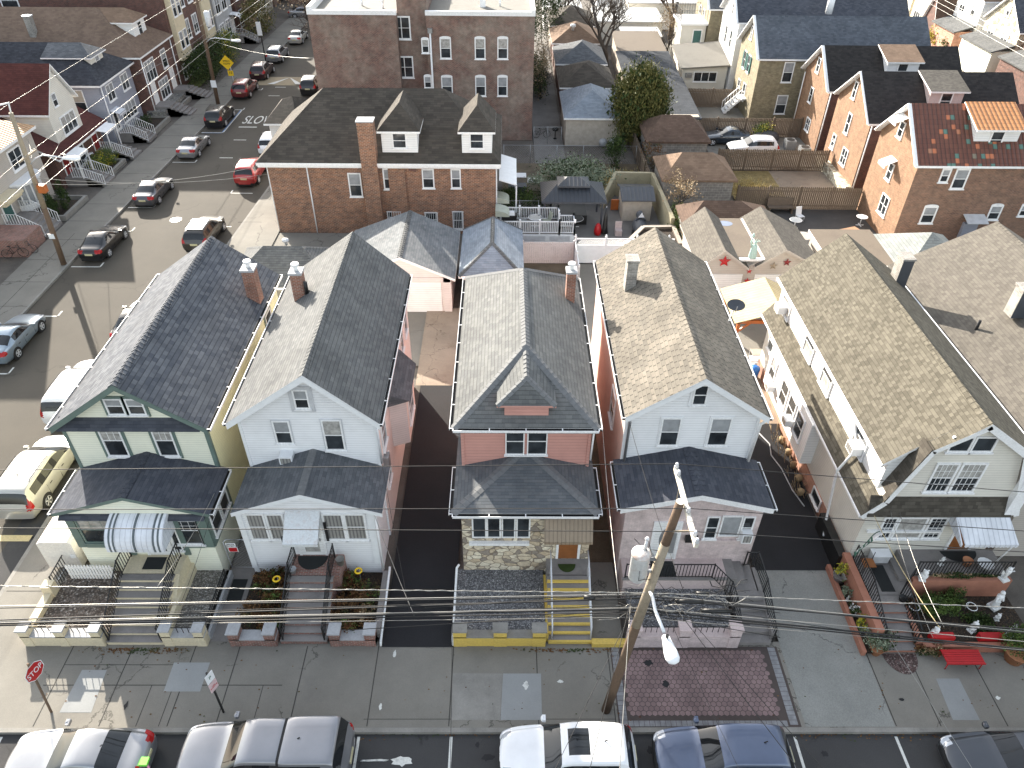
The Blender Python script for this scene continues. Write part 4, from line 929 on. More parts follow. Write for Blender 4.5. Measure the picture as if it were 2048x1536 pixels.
for (a, za), (c, zc) in (((4.42, 4.63), (7.42, 5.38)), ((7.42, 5.38), (10.3, 4.63))): b.face([(a, 18.94, za-.14), (c, 18.94, zc-.14), (c, 18.94, zc+.12), (a, 18.94, za+.12)])
b.build('rake_board', M.white, H4)
gutter(H4, (4.42, 18.95, 4.72), (4.42, 21.5, 4.72), (-1, 0, 0)); gutter(H4, (10.3, 18.95, 4.72), (10.3, 21.5, 4.72), (1, 0, 0))
body(H4, [(4.72, 0), (10.1, 0), (10.1, 4.55), (7.42, 5.25), (4.72, 4.55)], 'y', 19.3, 21.6, M.brick_p, name='porch_wall')
door(H4, '-y', 19.3, 6.0, 6.95, 1.35, 3.55, M.siding_w2, M.white, M.galv, oval=True); door(H4, '-y', 19.3, 6.0+.0, 6.0+.001, 1.35, 1.4, M.white) if False else None
window(H4, '-y', 19.3, 8.02, 8.42, 2.7, 3.9, up=M.glass); window(H4, '-y', 19.3, 8.6, 9.3, 2.85, 3.95, up=M.shade, lo=M.shade, split=0, sill=False); window(H4, '-y', 19.3, 9.45, 9.8, 2.7, 3.9, up=M.glass)
b = MB(); b.box(7.85, 9.95, 19.2, 19.32, 2.5, 2.6); b.build('window_sill', M.brick_p, H4); acunit(H4, '-y', 19.3, 9.42, 9.83, 2.72, .5, .35)
b = MB(); b.box(7.25, 7.75, 19.12, 19.28, 2.55, 2.85); single('mailbox', b, M.iron, 'black wall mailbox between the oval glass door and the window', 'mailbox')
b = MB(); b.box(4.8, 9.0, 17.35+.9, 19.3, -.1, 1.33, 0); b.box(4.75, 9.05, 18.2, 18.32, 1.33, 1.4, 1); b.box(9.0, 10.2, 17.9, 19.3, -.1, .98, 1)
for i in range(2): b.box(9.0+.4*i, 9.4+.4*i, 18.3, 19.3, .98, 1.33-.15*i-.02, 1)
steps(b, 9.15, 10.35, 16.05, 17.95, .17, .98, 5, 1, 1); b.box(10.35, 10.5, 16.2, 19.3, -.1, .75, 1); b.build('front_steps', [M.pinkw, M.concd], H4)
b = MB(); b.box(6.0, 6.95, 18.4, 19.15, 1.335, 1.35); single('doormat', b, M.mat_, 'dark doormat before the oval glass door', 'doormat')
rail('porch_railing', [(4.85, 18.3, 1.38), (8.35, 18.3, 1.38), (9.0, 17.75, 1.0), (9.1, 17.2, .8), (9.12, 16.2, .35)], 'black iron railing along the pink brick terrace and down the left of its steps', 'railings on the front stoops')
rail('stair_railing', [(9.95, 19.2, 1.0), (10.42, 19.2, 1.0), (10.42, 17.9, 1.0), (10.42, 16.1, .3)], 'black iron railing down the driveway side of the pink brick house steps', 'railings on the front stoops')
yardwall('front_wall', 'pink painted brick wall with black scroll rail behind the mauve pavers', 4.75, 9.05, (5.0, 6.9, 8.85), 15.95, .1, .85, 1.28, M.brick_p, M.pinkw, .36, pw=.42, rails=((5.2, 6.7), (7.1, 8.65)))
sheet('yard_gravel', rect(4.9, 8.95, 16.3, 18.3), .72, M.gravel)
chimney(H4, 5.75, 29.6, .48, .6, 7.5, 9.55, M.chimg, M.chimg)
window(H4, '-x', x0, 24, 25, 4.4, 5.9); window(H4, '+x', x1, 25, 26, 4.4, 5.9)
# dish
D = thing('satellite_dish', 'dark oval satellite dish fixed to the right eave of the tan grey roof', 'satellite dish', (10.2, 27.6, 7.3))
b = MB(); b.tube([(9.85, 27.5, 7.3), (10.1, 27.8, 7.45), (10.25, 27.9, 7.95)], .03, 6); b.build('mast', M.galv, D)
b = MB(); n = 20; cc = Vector((10.3, 27.9, 8.2)); dn = Vector((-.1, -.55, .83)).normalized(); ax = dn.cross(UPV).normalized(); ay = dn.cross(ax)
rim = [cc+ax*(.40*math.cos(2*math.pi*i/n))+ay*(.29*math.sin(2*math.pi*i/n))+dn*.06 for i in range(n)]
for i in range(n): b.face([cc, rim[i], rim[(i+1) % n]], 0, True)
b.build('dish', M.tarp, D); b = MB(); b.tube([cc+dn*.0+ay*.3, cc+dn*.45+ay*.25], .02, 5); b.build('feed_arm', M.galv, D)
# ---------------------------------------------------------------- house 5, gambrel with tan shingles
H5 = thing('gambrel_house', 'cream gambrel house with tan shingle roof and long side dormer right of the concrete driveway', 'house', (17.3, 19.7, .15), group='houses along the avenue')
xl, xR, xr, yb = 14.5, 20.1, 17.3, 34.0
body(H5, [(xl, .95), (xR, .95), (xR, 4.0), (19.75, 5.2), (19.3, 6.9), (xr, 8.4), (15.75, 7.0), (14.85, 5.0), (xl, 4.0)], 'y', 19.7, yb-.3, M.siding_b, m2=M.siding_b)
b = MB(); b.box(xl-.03, xR+.03, 19.68, yb-.28, 0, .95); b.build('foundation', M.brick_s, H5)
# shed dormer along the left
b = MB(); b.prism([(14.72, 4.3), (15.9, 4.3), (15.9, 7.2), (14.72, 6.15)], 'y', 20.15, yb-.25); b.build('side_dormer', M.siding_w2, H5)
b = MB()
b.slab([(14.42, 20.0, 6.12), (xr, 20.0, 8.68), (xr, yb, 8.68), (14.42, yb, 6.12)], .13, 0, 1)
b.slab([(xr, 19.45, 8.68), (20.35, 19.45, 6.55), (20.35, yb, 6.55), (xr, yb, 8.68)], .13, 0, 1)
b.slab([(15.6, 19.45, 7.16), (xr, 19.45, 8.68), (xr, 20.0, 8.68), (15.6, 20.0, 7.16)], .13, 0, 1)
rf = b.build('roof', [M.sh5, M.white], H5)
c = MB(); caps(c, (xr, 19.5, 8.68), (xr, yb, 8.68), nrm([(14.42, 20, 6.12), (xr, 20, 8.68), (xr, yb, 8.68)]), nrm([(xr, 20, 8.68), (20.35, 20, 6.55), (20.35, yb, 6.55)]), .2, .3, .012); c.build('ridge_cap', M.sh5, rf)
b = MB()
b.slab([(14.72, 20.15, 4.62), (14.72, yb, 4.62), (14.08, yb, 3.8), (14.08, 19.45, 3.8), (14.6, 19.45, 4.45)][::-1] if False else [(14.08, 19.45, 3.8), (14.74, 19.45, 4.64), (14.74, yb, 4.64), (14.08, yb, 3.8)], .1, 0, 1)
b.build('lower_roof', [M.sh5, M.white], H5)
b = MB(); b.face([(14.74, 19.45, 4.66), (15.6, 19.45, 7.42), (15.6, 20.15, 7.42), (14.74, 20.15, 4.66)][::-1]); b.face([(14.78, 19.5, 4.6), (15.7, 19.5, 7.4), (15.7, 20.15, 7.4), (14.78, 20.15, 4.6)])
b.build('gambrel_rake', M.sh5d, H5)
b = MB()
def strip5(a, c, w): 
    a, c = Vector(a), Vector(c); d = (c-a).normalized(); n = Vector((-d.z, 0, d.x)); n = -n if n.z > 0 else n; b.face([a, c, c+n*w, a+n*w]); 
for a, c in (((15.62, 19.44, 7.36), (xr, 19.44, 8.6)), ((xr, 19.44, 8.6), (19.3, 19.44, 7.15)), ((19.3, 19.44, 7.15), (19.9, 19.44, 5.2)), ((19.9, 19.44, 5.2), (20.35, 19.44, 3.85)), ((14.76, 19.44, 4.6), (15.62, 19.44, 7.36)), ((14.08, 19.44, 3.75), (14.76, 19.44, 4.6))): strip5(a, c, .2)
b.box(19.72, 20.2, 19.42, 19.7, 3.9, 7.0); b.build('rake_board', M.white, H5)
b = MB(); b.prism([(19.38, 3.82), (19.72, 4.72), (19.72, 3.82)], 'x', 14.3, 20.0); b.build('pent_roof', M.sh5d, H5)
b = MB(); b.beam((14.42, 20, 6.02), (14.42, yb, 6.02), .1, .12); b.beam((20.4, 19.5, 6.45), (20.4, yb, 6.45), .12, .12); b.beam((14.08, 19.5, 3.72), (14.08, yb, 3.72), .06, .1); b.build('gutter', M.white, H5)
# gable windows: attic pair, second floor pair with grids
for a, c in ((1896, 1933), (1942, 1980)): wp(H5, '-y', 19.7, a, c, 875, 900, up=M.glass, fw=.07, split=0)
for a, c in ((1850, 1888), (1900, 1942)): wp(H5, '-y', 19.7, a, c, 928, 980, up=M.curtain, mun=(4, 2, True), fw=.08)
for a, c, mn in ((1754, 1775, (3, 2, True)), (1784, 1834, None), (1845, 1873, (3, 3, True))):
    wp(H5, '-y', 19.7, a, c, 1036, 1073, up=M.curtain if not mn else M.glass, lo=M.curtain if not mn else None, mun=mn, split=.5 if mn else 0, fw=.08)
b = MB(); b.box(14.75, 17.8, 19.58, 19.7, 2.62, 2.72); b.build('window_sill', M.white, H5)
door(H5, '-y', 19.7, 18.45, 19.35, 1.5, 3.4, M.brownd, M.white)
b = MB(); b.slab([(18.0, 18.5, 3.25), (20.1, 18.5, 3.25), (19.95, 19.68, 4.0), (17.85, 19.68, 4.0)], .05); b.prism([(18.5, 3.1), (19.68, 3.3), (19.68, 3.98), (18.5, 3.23)], 'x', 17.85, 17.9)
for i in range(14): b.prism([(18.0+i*.15, 3.24), (18.15+i*.15, 3.24), (18.15+i*.15, 3.12), (18.075+i*.15, 3.06), (18.0+i*.15, 3.12)], 'y', 18.48, 18.5)
b.build('awning', M.awn_s, H5); pipe(H5, [(20.0, 18.55, 3.2), (20.0, 18.9, 1.4)], .03, M.white, 'awning_post')
# side windows in the dormer and the wall, air conditioners
for y, ac in ((22.3, 1), (26.4, 0), (28.9, 0), (32.6, 1)):
    window(H5, '-x', 14.72, y-.55, y+.55, 4.72, 5.9, up=M.glass, lo=M.curtain, fm=M.whitem, trim=M.galvl, tw=.05)
    if ac: acunit(H5, '-x', 14.72, y-.3+(.1 if y > 30 else -.2), y+.3+(.1 if y > 30 else -.2), 4.8, .4, .5)
b = MB(); b.box(13.95, 14.5, 24.9, 31.2, 1.3, 3.72); b.build('side_bay', M.siding_w2, H5)
for y in (26.0, 27.2, 28.4): window(H5, '-x', 13.95, y-.4, y+.4, 2.1, 3.3, up=M.glass)
window(H5, '-x', 13.95, 30.0, 30.7, 2.2, 3.3); acunit(H5, '-x', 13.95, 26.6, 27.15, 2.1, .35, .4); acunit(H5, '-x', 13.95, 29.5, 30, 1.9, .35, .4)
window(H5, '-x', xl-.03, 22.9, 23.8, .35, .85, up=M.glass, split=0); window(H5, '-x', xl, 32.2, 33.0, 2.3, 3.4)
pipe(H5, [(14.45, 22.9, 5.95), (14.65, 23.0, 5.7), (14.6, 22.2, 4.75), (13.98, 21.9, 3.85), (14.0, 21.9, 3.6), (14.2, 21.6, .9), (14.05, 21.1, .6)], .06, M.white)
chimney(H5, 19.75, 32.2, .55, .7, 6.6, 8.3, M.chimg, M.chimg)
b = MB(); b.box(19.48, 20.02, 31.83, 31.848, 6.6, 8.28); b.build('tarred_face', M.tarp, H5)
# house 6, only its roof shows
H6 = thing('tan_roof_house', 'neighbouring house with broad taupe shingle roof at the right edge behind the gambrel house', 'house', (25, 20, .15), group='houses along the avenue')
body(H6, [(21.3, 0), (29.5, 0), (29.5, 6.2), (25.7, 8.4), (21.3, 6.2)], 'y', 20.5, 35, M.siding_lb)
gable_y(H6, 20.75, 30.3, 20, 35.3, 6.1, 25.7, 8.75, M.sh6, .14, cap=M.sh6, ze1=6.2, lift=.012)
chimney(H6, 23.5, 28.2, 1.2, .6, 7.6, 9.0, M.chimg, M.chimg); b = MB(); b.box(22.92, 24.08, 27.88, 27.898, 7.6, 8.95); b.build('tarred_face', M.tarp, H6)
b = MB(); b.cyl((21.9, 28.3, 6.5), (21.9, 28.3, 7.2), .07, n=8); b.build('vent_pipe', M.black, H6)
# ================================================================ vehicles
CAGE = {
 'sedan': dict(st=[(2.36,2.34,.60,.30,.56,.60,.42),(2.26,2.2,.82,.22,.66,.70,.60),(1.8,1.8,.895,.18,.76,.80,.68),(1.15,1.1,.91,.18,.86,.89,.72),(.86,.78,.91,.18,.90,.93,.76),(.35,-.02,.91,.18,.92,1.38,.60),(-.30,-.32,.91,.18,.93,1.44,.61),(-.40,-.42,.91,.18,.93,1.44,.61),(-1.12,-.98,.91,.18,.95,1.40,.59),(-1.60,-1.72,.90,.18,.97,1.03,.68),(-1.98,-1.98,.88,.2,.96,1.01,.70),(-2.27,-2.24,.82,.24,.90,.95,.62),(-2.38,-2.38,.68,.32,.66,.72,.5)],
   ws=4, rear=8, side=(4, 5, 7), L=4.75, wb=(1.42, -1.36), wr=.33, head=(1.95, .45, .60, .80), tail=(-2.05, .42, .74, .94)),
 'suv': dict(st=[(2.30,2.28,.64,.34,.70,.76,.45),(2.18,2.14,.85,.26,.84,.90,.66),(1.62,1.62,.92,.24,.96,1.01,.74),(1.12,1.08,.93,.24,1.02,1.06,.76),(.92,.84,.93,.24,1.04,1.08,.79),(.45,.18,.93,.24,1.06,1.58,.66),(-.20,-.22,.93,.24,1.07,1.66,.68),(-.30,-.32,.93,.24,1.07,1.66,.68),(-1.10,-1.10,.93,.24,1.08,1.65,.68),(-1.20,-1.20,.93,.24,1.08,1.65,.68),(-1.72,-1.68,.92,.24,1.11,1.61,.66),(-2.02,-1.92,.91,.26,1.14,1.55,.65),(-2.24,-2.22,.88,.28,1.02,1.08,.74),(-2.34,-2.34,.80,.34,.72,.80,.6)],
   ws=4, rear=11, side=(4, 5, 7, 9), L=4.65, wb=(1.42, -1.36), wr=.36, head=(1.85, .5, .74, .95), tail=(-2.02, .62, .85, 1.2)),
 'minivan': dict(st=[(2.56,2.54,.68,.30,.66,.72,.5),(2.42,2.36,.9,.22,.80,.86,.72),(2.0,1.98,.97,.2,.94,.98,.8),(1.55,1.5,.98,.2,1.02,1.06,.83),(1.4,1.32,.98,.2,1.05,1.09,.85),(.8,.45,.98,.2,1.08,1.66,.72),(.05,.03,.98,.2,1.08,1.74,.74),(-.05,-.07,.98,.2,1.08,1.74,.74),(-1.05,-1.05,.98,.2,1.08,1.74,.74),(-1.15,-1.15,.98,.2,1.08,1.74,.74),(-2.05,-2.02,.97,.2,1.1,1.71,.73),(-2.3,-2.22,.96,.24,1.12,1.66,.72),(-2.5,-2.48,.93,.26,1.02,1.08,.82),(-2.6,-2.6,.86,.32,.7,.8,.66)],
   ws=4, rear=11, side=(4, 5, 7, 9), L=5.15, wb=(1.62, -1.5), wr=.35, head=(2.1, .55, .7, .9), tail=(-2.3, .72, .8, 1.35)),
 'pickup': dict(st=[(2.85,2.83,.72,.38,.86,.92,.55),(2.74,2.70,.92,.3,1.0,1.06,.76),(2.1,2.1,.97,.3,1.12,1.18,.82),(1.55,1.5,.98,.3,1.16,1.20,.83),(1.35,1.28,.98,.3,1.18,1.22,.84),(.85,.6,.98,.3,1.2,1.76,.7),(.32,.3,.98,.3,1.2,1.83,.72),(.22,.2,.98,.3,1.2,1.83,.72),(-.55,-.55,.98,.3,1.2,1.82,.72),(-.66,-.66,.98,.3,1.2,1.8,.72),(-.74,-.74,.98,.3,1.2,1.78,.74),(-.86,-.86,.98,.3,1.2,1.84,.80),(-2.3,-2.3,.98,.3,1.2,1.86,.80),(-2.56,-2.48,.97,.32,1.22,1.84,.79),(-2.74,-2.66,.96,.34,1.16,1.22,.86),(-2.84,-2.84,.9,.4,.8,.9,.8)],
   ws=4, rear=13, side=(4, 5, 7, 11), L=5.7, wb=(1.85, -1.75), wr=.40, head=(2.5, .6, .84, 1.04), tail=(-2.62, .78, .8, 1.15), gap=9)}
def cage_mesh(kind):
    C = CAGE[kind]; bm = bmesh.new(); rows = []
    def pt(s, j):
        xl, xt, w, zb, zt, zp, wt = s
        return [(xl, w*.84, zb), (xl, w*.96, zb+.1), (xl, w, zb+(zt-zb)*.5), (xl, w*.985, zt-.09), (xl, w*.955, zt), (xt+(xl-xt)*.12, wt+(w*.955-wt)*.10, zp-.07), (xt, wt, zp-.012), (xt, wt*.55, zp+.012), (xt, 0, zp+.02)][j]
    V = []
    for s in C['st']:
        r = []
        for j in range(9):
            x, y, z = pt(s, j); a = bm.verts.new((x, y, z)); b = a if j == 8 else bm.verts.new((x, -y, z)); r.append((a, b))
        V.append(r)
    n = len(V)
    for i in range(n-1):
        for j in range(8):
            for sd in (0, 1):
                q = [V[i][j][sd], V[i+1][j][sd], V[i+1][j+1][sd], V[i][j+1][sd]]
                f = bm.faces.new(q if sd else q[::-1]); k = 0
                if j == 4 and i in C['side']: k = 1
                if i == C['ws'] and j >= 6: k = 2
                if i == C['rear'] and j >= 6: k = 3
                if i == C['ws'] and j == 5: k = 2
                if i == C['rear'] and j == 5: k = 3
                if C.get('gap') == i: k = 4
                if j == 4 and k == 0 and C['side'][0] < i < C['side'][-1]: k = 4
                if j == 0: k = 5
                f.material_index = k
    for i, fl in ((0, 1), (n-1, 0)):
        for j in range(8):
            a, b = V[i][j]; c, d = V[i][j+1]
            q = [a, b, d, c] if j < 7 else [a, b, c]
            f = bm.faces.new(q if not fl else q[::-1]); f.material_index = 6 if (i == 0 and j in (2, 3)) else 0
    bmesh.ops.recalc_face_normals(bm, faces=bm.faces)
    cr = bm.edges.layers.float.new('crease_edge')
    me = bpy.data.meshes.new('cage'); bm.to_mesh(me); bm.free()
    for k in range(7): me.materials.append(M.white)
    o = bpy.data.objects.new('cage', me); col.objects.link(o); sb = o.modifiers.new('s', 'SUBSURF'); sb.levels = 2; sb.render_levels = 2
    dg = bpy.context.evaluated_depsgraph_get(); m2 = bpy.data.meshes.new_from_object(o.evaluated_get(dg)); bpy.data.objects.remove(o)
    return m2
def part_from(me, sel, name, mats, par, off=0.):
    vs = {}; v = []; f = []
    for p in sel:
        q = []
        for i in p.vertices:
            if i not in vs: vs[i] = len(v); c = me.vertices[i]; v.append(c.co+c.normal*off)
            q.append(vs[i])
        f.append(q)
    m = bpy.data.meshes.new(name); m.from_pydata([tuple(c) for c in v], [], f)
    for k in mats: m.materials.append(k)
    m.polygons.foreach_set('use_smooth', [True]*len(f)); m.update()
    o = bpy.data.objects.new(name, m); col.objects.link(o); o.parent = par; return o
def LB(b, name, mats, par): return b.build(name, mats, par, world=False)
TAILM = m_flat('tail_lamp_red', (.35, .01, .01), .15, var=.1); HEADM = m_flat('headlamp_lens', (.5, .52, .55), .08, .3)
PLATE = m_flat('number_plate_pale', (.55, .5, .3), .4, var=.05)
def make_car(kind, paint, label, group=None, sunroof=False, rails=False, cat='car', seam=True, dark_lower=False):
    C = CAGE[kind]; root = thing('parked_'+('pickup' if kind == 'pickup' else kind), label, cat, (0, 0, 0), 0, group)
    me = cage_mesh(kind); buckets = {}
    hx0, hy, hz0, hz1 = C['head']; tx, ty, tz0, tz1 = C['tail']
    for p in me.polygons:
        k = p.material_index; c = p.center; s = 'l' if c.y > 0 else 'r'
        if k == 1: key = ('side_window', s, round(c.x < C['st'][6][0]-.03)+round(c.x < C['st'][min(8, len(C['st'])-1)][0]-.06))
        elif k == 2: key = ('windshield',)
        elif k == 3: key = ('rear_window',)
        elif k == 4: key = ('body_gap',) if C.get('gap') and c.x < -.5 else ('pillar', s, round(c.x*2))
        elif c.x > hx0 and abs(c.y) > hy and hz0 < c.z < hz1: key = ('headlight', s)
        elif c.x < tx and abs(c.y) > ty and tz0 < c.z < tz1: key = ('taillight', s)
        elif c.x > C['L']/2-.22 and abs(c.y) < .55 and .34 < c.z < (.62 if kind == 'sedan' else .8): key = ('grille',)
        elif k == 5 and dark_lower: key = ('sill',)
        elif sunroof and abs(c.y) < .42 and -.75 < c.x < .02 and c.z > 1.4: key = ('sunroof',)
        else: key = ('body',)
        buckets.setdefault(key, []).append(p)
    mm = {'side_window': M.cglass, 'windshield': M.cglass, 'rear_window': M.cglass, 'headlight': HEADM, 'taillight': TAILM, 'grille': M.black, 'sill': M.black, 'sunroof': M.cglass, 'body_gap': M.black, 'pillar': M.black, 'body': paint}
    for key, sel in sorted(buckets.items(), key=lambda t: str(t[0])): part_from(me, sel, key[0], [mm[key[0]]], root, -.004 if key[0].endswith('window') or key[0] == 'windshield' else 0)
    bpy.data.meshes.remove(me); w = C['st'][4][2]; wr = C['wr']
    for x in C['wb']:
        for s in (1, -1):
            b = MB(); b.cyl((x, s*(w-.25), wr), (x, s*(w+.004), wr), wr+.055, n=24); LB(b, 'wheel_arch', M.black, root)
            b = MB(); b.cyl((x, s*(w-.2), wr), (x, s*(w+.012), wr), wr, n=24); t = LB(b, 'wheel', M.black, root)
            b = MB(); n = 5; b.cyl((x, s*(w+.0), wr), (x, s*(w+.014), wr), wr*.66, n=20, m=1)
            for i in range(n): a = 2*math.pi*i/n; b.obox((x+math.cos(a)*wr*.34, s*(w+.02), wr+math.sin(a)*wr*.34), ((math.cos(a), 0, math.sin(a)), (0, 1, 0), (-math.sin(a), 0, math.cos(a))), (wr*.34, .008, .035))
            b.tube([(x+math.cos(2*math.pi*i/16)*wr*.66, s*(w+.02), wr+math.sin(2*math.pi*i/16)*wr*.66) for i in range(17)], .014, 4)
            LB(b, 'rim', [M.galvl, M.black], t)
    b = MB(); b.box(-C['L']/2+.15, C['L']/2-.15, -w*.8, w*.8, .14, .32); LB(b, 'underbody', M.black, root)
    st = C['st']; zb = st[4][4]
    for s in (1, -1):
        b = MB(); b.obox((st[4][0]-.18, s*(w+.12), zb+.07), ((1, 0, 0), (0, 1, 0), (0, 0, 1)), (.06, .10, .07)); b.ball((st[4][0]-.15, s*(w+.12), zb+.07), (.09, .12, .085)); LB(b, 'mirror', paint, root)
    r = -C['L']/2
    b = MB(); b.box(r-.012, r+.05, -.26, .26, .62 if kind != 'suv' else .72, .76 if kind != 'suv' else .86); LB(b, 'number_plate', PLATE, root)
    if seam:
        b = MB(); xs = [st[4][0]-.12, st[6][0]-.05, st[8][0]-.06]
        for s in (1, -1):
            for x in xs: b.beam((x, s*(w*.998), .38), (x, s*(w*.975), zb-.05), .008, .02, up=(0, 1, 0))
            for x in xs[1:]: b.beam((x+.2, s*(w+.004), zb-.17), (x+.38, s*(w+.004), zb-.17), .02, .025)
        LB(b, 'door_seam', M.black, root)
    if rails:
        zr = st[6][5]; wt = st[6][6]
        for s in (1, -1): b = MB(); b.tube([(.0, s*(wt-.02), zr), (-.1, s*(wt-.02), zr+.06), (-1.55, s*(wt-.04), zr+.05), (-1.65, s*(wt-.04), zr-.02)], .018, 6); LB(b, 'roof_rail', M.galvl if rails == 1 else M.black, root)
    b = MB(); b.tube([(-1.2 if kind != 'sedan' else -1.0, 0, st[6][5]), (-1.3 if kind != 'sedan' else -1.08, 0, st[6][5]+.09)], .02, 5); LB(b, 'antenna', M.black, root)
    return root
def place(root, x, y, rz, z=0): root.location = (x, y, z); root.rotation_euler = (0, 0, rz); return root
def again(root, x, y, rz, paint, label, z=0, group=None, sc=None):
    c = copy_tree(root); place(c, x, y, rz, z); c['label'] = label
    if group: c['group'] = group
    if sc: c.scale = sc
    for ch in c.children:
        if ch.name.split('.')[0] in ('body', 'mirror'): ch.material_slots[0].link = 'OBJECT'; ch.material_slots[0].material = paint
    return c
P_sil = m_paint('silver_paint', (.30, .305, .32), .6); P_gry = m_paint('pewter_paint', (.25, .253, .27), .5); P_wht = m_paint('pearl_white_paint', (.74, .745, .76), .0)
P_blu = m_paint('steel_blue_paint', (.10, .125, .19), .5); P_chr = m_paint('charcoal_paint', (.055, .06, .07), .4); P_blk = m_paint('black_paint', (.014, .013, .014), .2)
P_lbl = m_paint('pale_blue_grey_paint', (.24, .30, .36), .5); P_mar = m_paint('maroon_paint', (.16, .03, .03), .4); P_brm = m_paint('dark_plum_paint', (.05, .02, .022), .4)
P_red = m_paint('bright_red_paint', (.38, .03, .03), .3); P_chp = m_paint('champagne_paint', (.47, .465, .435), .4); P_nvy = m_paint('dark_navy_paint', (.02, .03, .045), .3)
AV = 'cars parked along the avenue kerb'; SS = 'cars parked along the side street'; PI = math.pi
c1 = place(make_car('sedan', P_sil, 'silver sedan parked at the corner, nearest the stop sign', AV), -14.25, 11.55, PI)
c2 = place(make_car('pickup', P_gry, 'grey pickup truck with matching bed cap parked behind the silver corner sedan', AV, cat='pickup truck'), -7.95, 11.6, PI)
c3 = place(make_car('suv', P_wht, 'white crossover with dark sunroof parked by the foot of the utility pole', AV, sunroof=True), 2.12, 11.6, PI)
c4 = again(c3, 7.38, 11.55, PI, P_blu, 'dark blue suv parked in front of the mauve hexagon pavers', sc=(1, 1, 1))
for ch in c4.children:
    if ch.name.startswith('sunroof'): ch.data = ch.data.copy(); ch.data.materials.clear(); ch.data.materials.append(P_blu)
c5 = again(c1, 17.35, 11.45, PI, P_chr, 'charcoal sedan at the right end of the avenue kerb')
N_ = PI/2
again(c1, -29.2, 36.1, N_, P_lbl, 'pale blue grey sedan on the left edge of the side street, nearest the camera')
again(c1, -28.95, 48.1, N_, P_blk, 'black sedan beside the wooden pole with a street light on the side street')
again(c1, -28.6, 56.8, N_, m_paint('graphite_paint', (.09, .09, .10), .5), 'dark graphite sedan parked between the black and the silver sedans')
again(c1, -28.6, 66.6, N_, P_sil, 'silver sedan on the side street before the grey house')
s0 = place(make_car('suv', P_blk, 'black suv parked in the blue outlined bay on the side street', SS, rails=2, dark_lower=True), -28.55, 74.4, N_)
again(s0, -28.5, 83.2, N_, P_mar, 'maroon suv parked by the yellow speed sign'); again(s0, -28.3, 89.7, N_, P_brm, 'dark plum suv between the maroon suv and the silver suv')
again(s0, -28.2, 96.6, N_, P_sil, 'silver suv far up the side street, before the champagne car'); again(c1, -27.6, 105.2, N_, P_chp, 'champagne sedan under the bare tree far up the side street')
again(c1, -29.6, 118.5, N_*.1, P_gry, 'grey sedan crossing the far end of the side street'); again(s0, -25.6, 113.5, N_, P_wht, 'white suv far up the side street beside the bare tree')
again(s0, -21.5, 84.6, N_, P_blk, 'black suv parked near the brick apartment building corner'); again(s0, -21.45, 67.3, N_, P_wht, 'white suv mostly hidden behind the brick house porch roof')
again(s0, -21.75, 60.8, N_, P_red, 'red suv parked beside the brown brick house'); 
mv = place(make_car('minivan', P_chp, 'champagne minivan with roof rails parked beside the yellow house', SS, rails=2, cat='minivan'), -22.0, 24.8, N_)
for u in again(mv, -22.9, 31.1, N_, P_wht, 'white minivan half hidden behind the yellow house roof', group=SS).children: pass
again(c1, -22.5, 38.0, N_, P_blk, 'black sedan almost hidden behind the yellow house roof edge'); again(s0, -22.1, 49.4, N_, m_paint('bronze_black_paint', (.05, .045, .04), .4), 'dark suv with pale roof parked at the brick house kerb')
rt = [o for o in col.objects if o.get('label') == 'dark suv with pale roof parked at the brick house kerb'][0]
b = MB(); b.slab([(-1.7, -.6, 1.69), (.0, -.6, 1.69), (.0, .6, 1.69), (-1.7, .6, 1.69)], .02); o = LB(b, 'roof_panel', P_wht, rt)
again(s0, -38.6, 63.0, 0, P_wht, 'white suv in the driveway between the red roofed and grey houses', z=.155, group='cars parked on private ground')
again(c1, 20.9, 69.9-.5, PI, P_nvy, 'old dark navy sedan behind the brown hipped garage', z=.09, group='cars parked on private ground')
again(s0, 22.6, 66.4, PI, P_wht, 'white suv behind the long wooden fence', z=.09, group='cars parked on private ground')
# ================================================================ garages and houses behind
def garage(name, label, x0, x1, y0, y1, ze, p0, p1, rm, wm, cap=None, group='garages', over=.25, cat='garage', door_=None, edge=None):
    T = thing(name, label, cat, ((x0+x1)/2, (y0+y1)/2, 0), 0, group)
    body(T, [(x0+over, 0), (x1-over, 0), (x1-over, ze-.02), (x0+over, ze-.02)], 'y', y0+over, y1-over, wm)
    hip(T, x0, x1, y0, y1, ze, p0, p1, rm, .16, edge=edge, cap=cap)
    return T
g = garage('hip_roof_garage', 'grey hip roofed garage behind the yellow house, beside the brick house', -16.9, -10.6, 38.4, 43.4, 2.6, (-15.0, 41.0, 4.0), (-12.6, 41.0, 4.0), M.sh2, M.conc, M.sh2)
b = MB(); b.lathe((-13.9, 42.1, 3.5), [(.1, 0), (.1, .25), (.22, .27), (.2, .4), (.05, .45)], 10); b.build('roof_vent', M.galvl, g)
G2 = thing('gable_garage', 'grey gabled garage with white door facing the concrete driveway', 'garage', (-6.5, 42.8, 0), 0, 'garages')
body(G2, [(-9.9, 0), (-3.4, 0), (-3.4, 2.6), (-6.4, 3.9), (-9.9, 2.6)], 'y', 39.7, 45.7, M.siding_lp)
gable_y(G2, -10.3, -3.1, 39.5, 45.9, 2.6, -6.4, 4.1, M.sh2p if False else m_shingle('mid_grey_shingle', (.14, .15, .155), (.2, .205, .21), .3, .16, .55, .8), .18, cap=M.sh2)
b = MB(); b.box(-6.5, -4.0, 39.66, 39.72, .1, 2.3); dd = b.build('garage_door', M.siding_w2, G2)
b = MB(); b.box(-6.7, -3.4, 39.62, 39.7, 2.3, 2.6); b.box(-3.85, -3.38, 39.62, 39.7, .1, 2.6); b.build('garage_trim', M.siding_lp, G2)
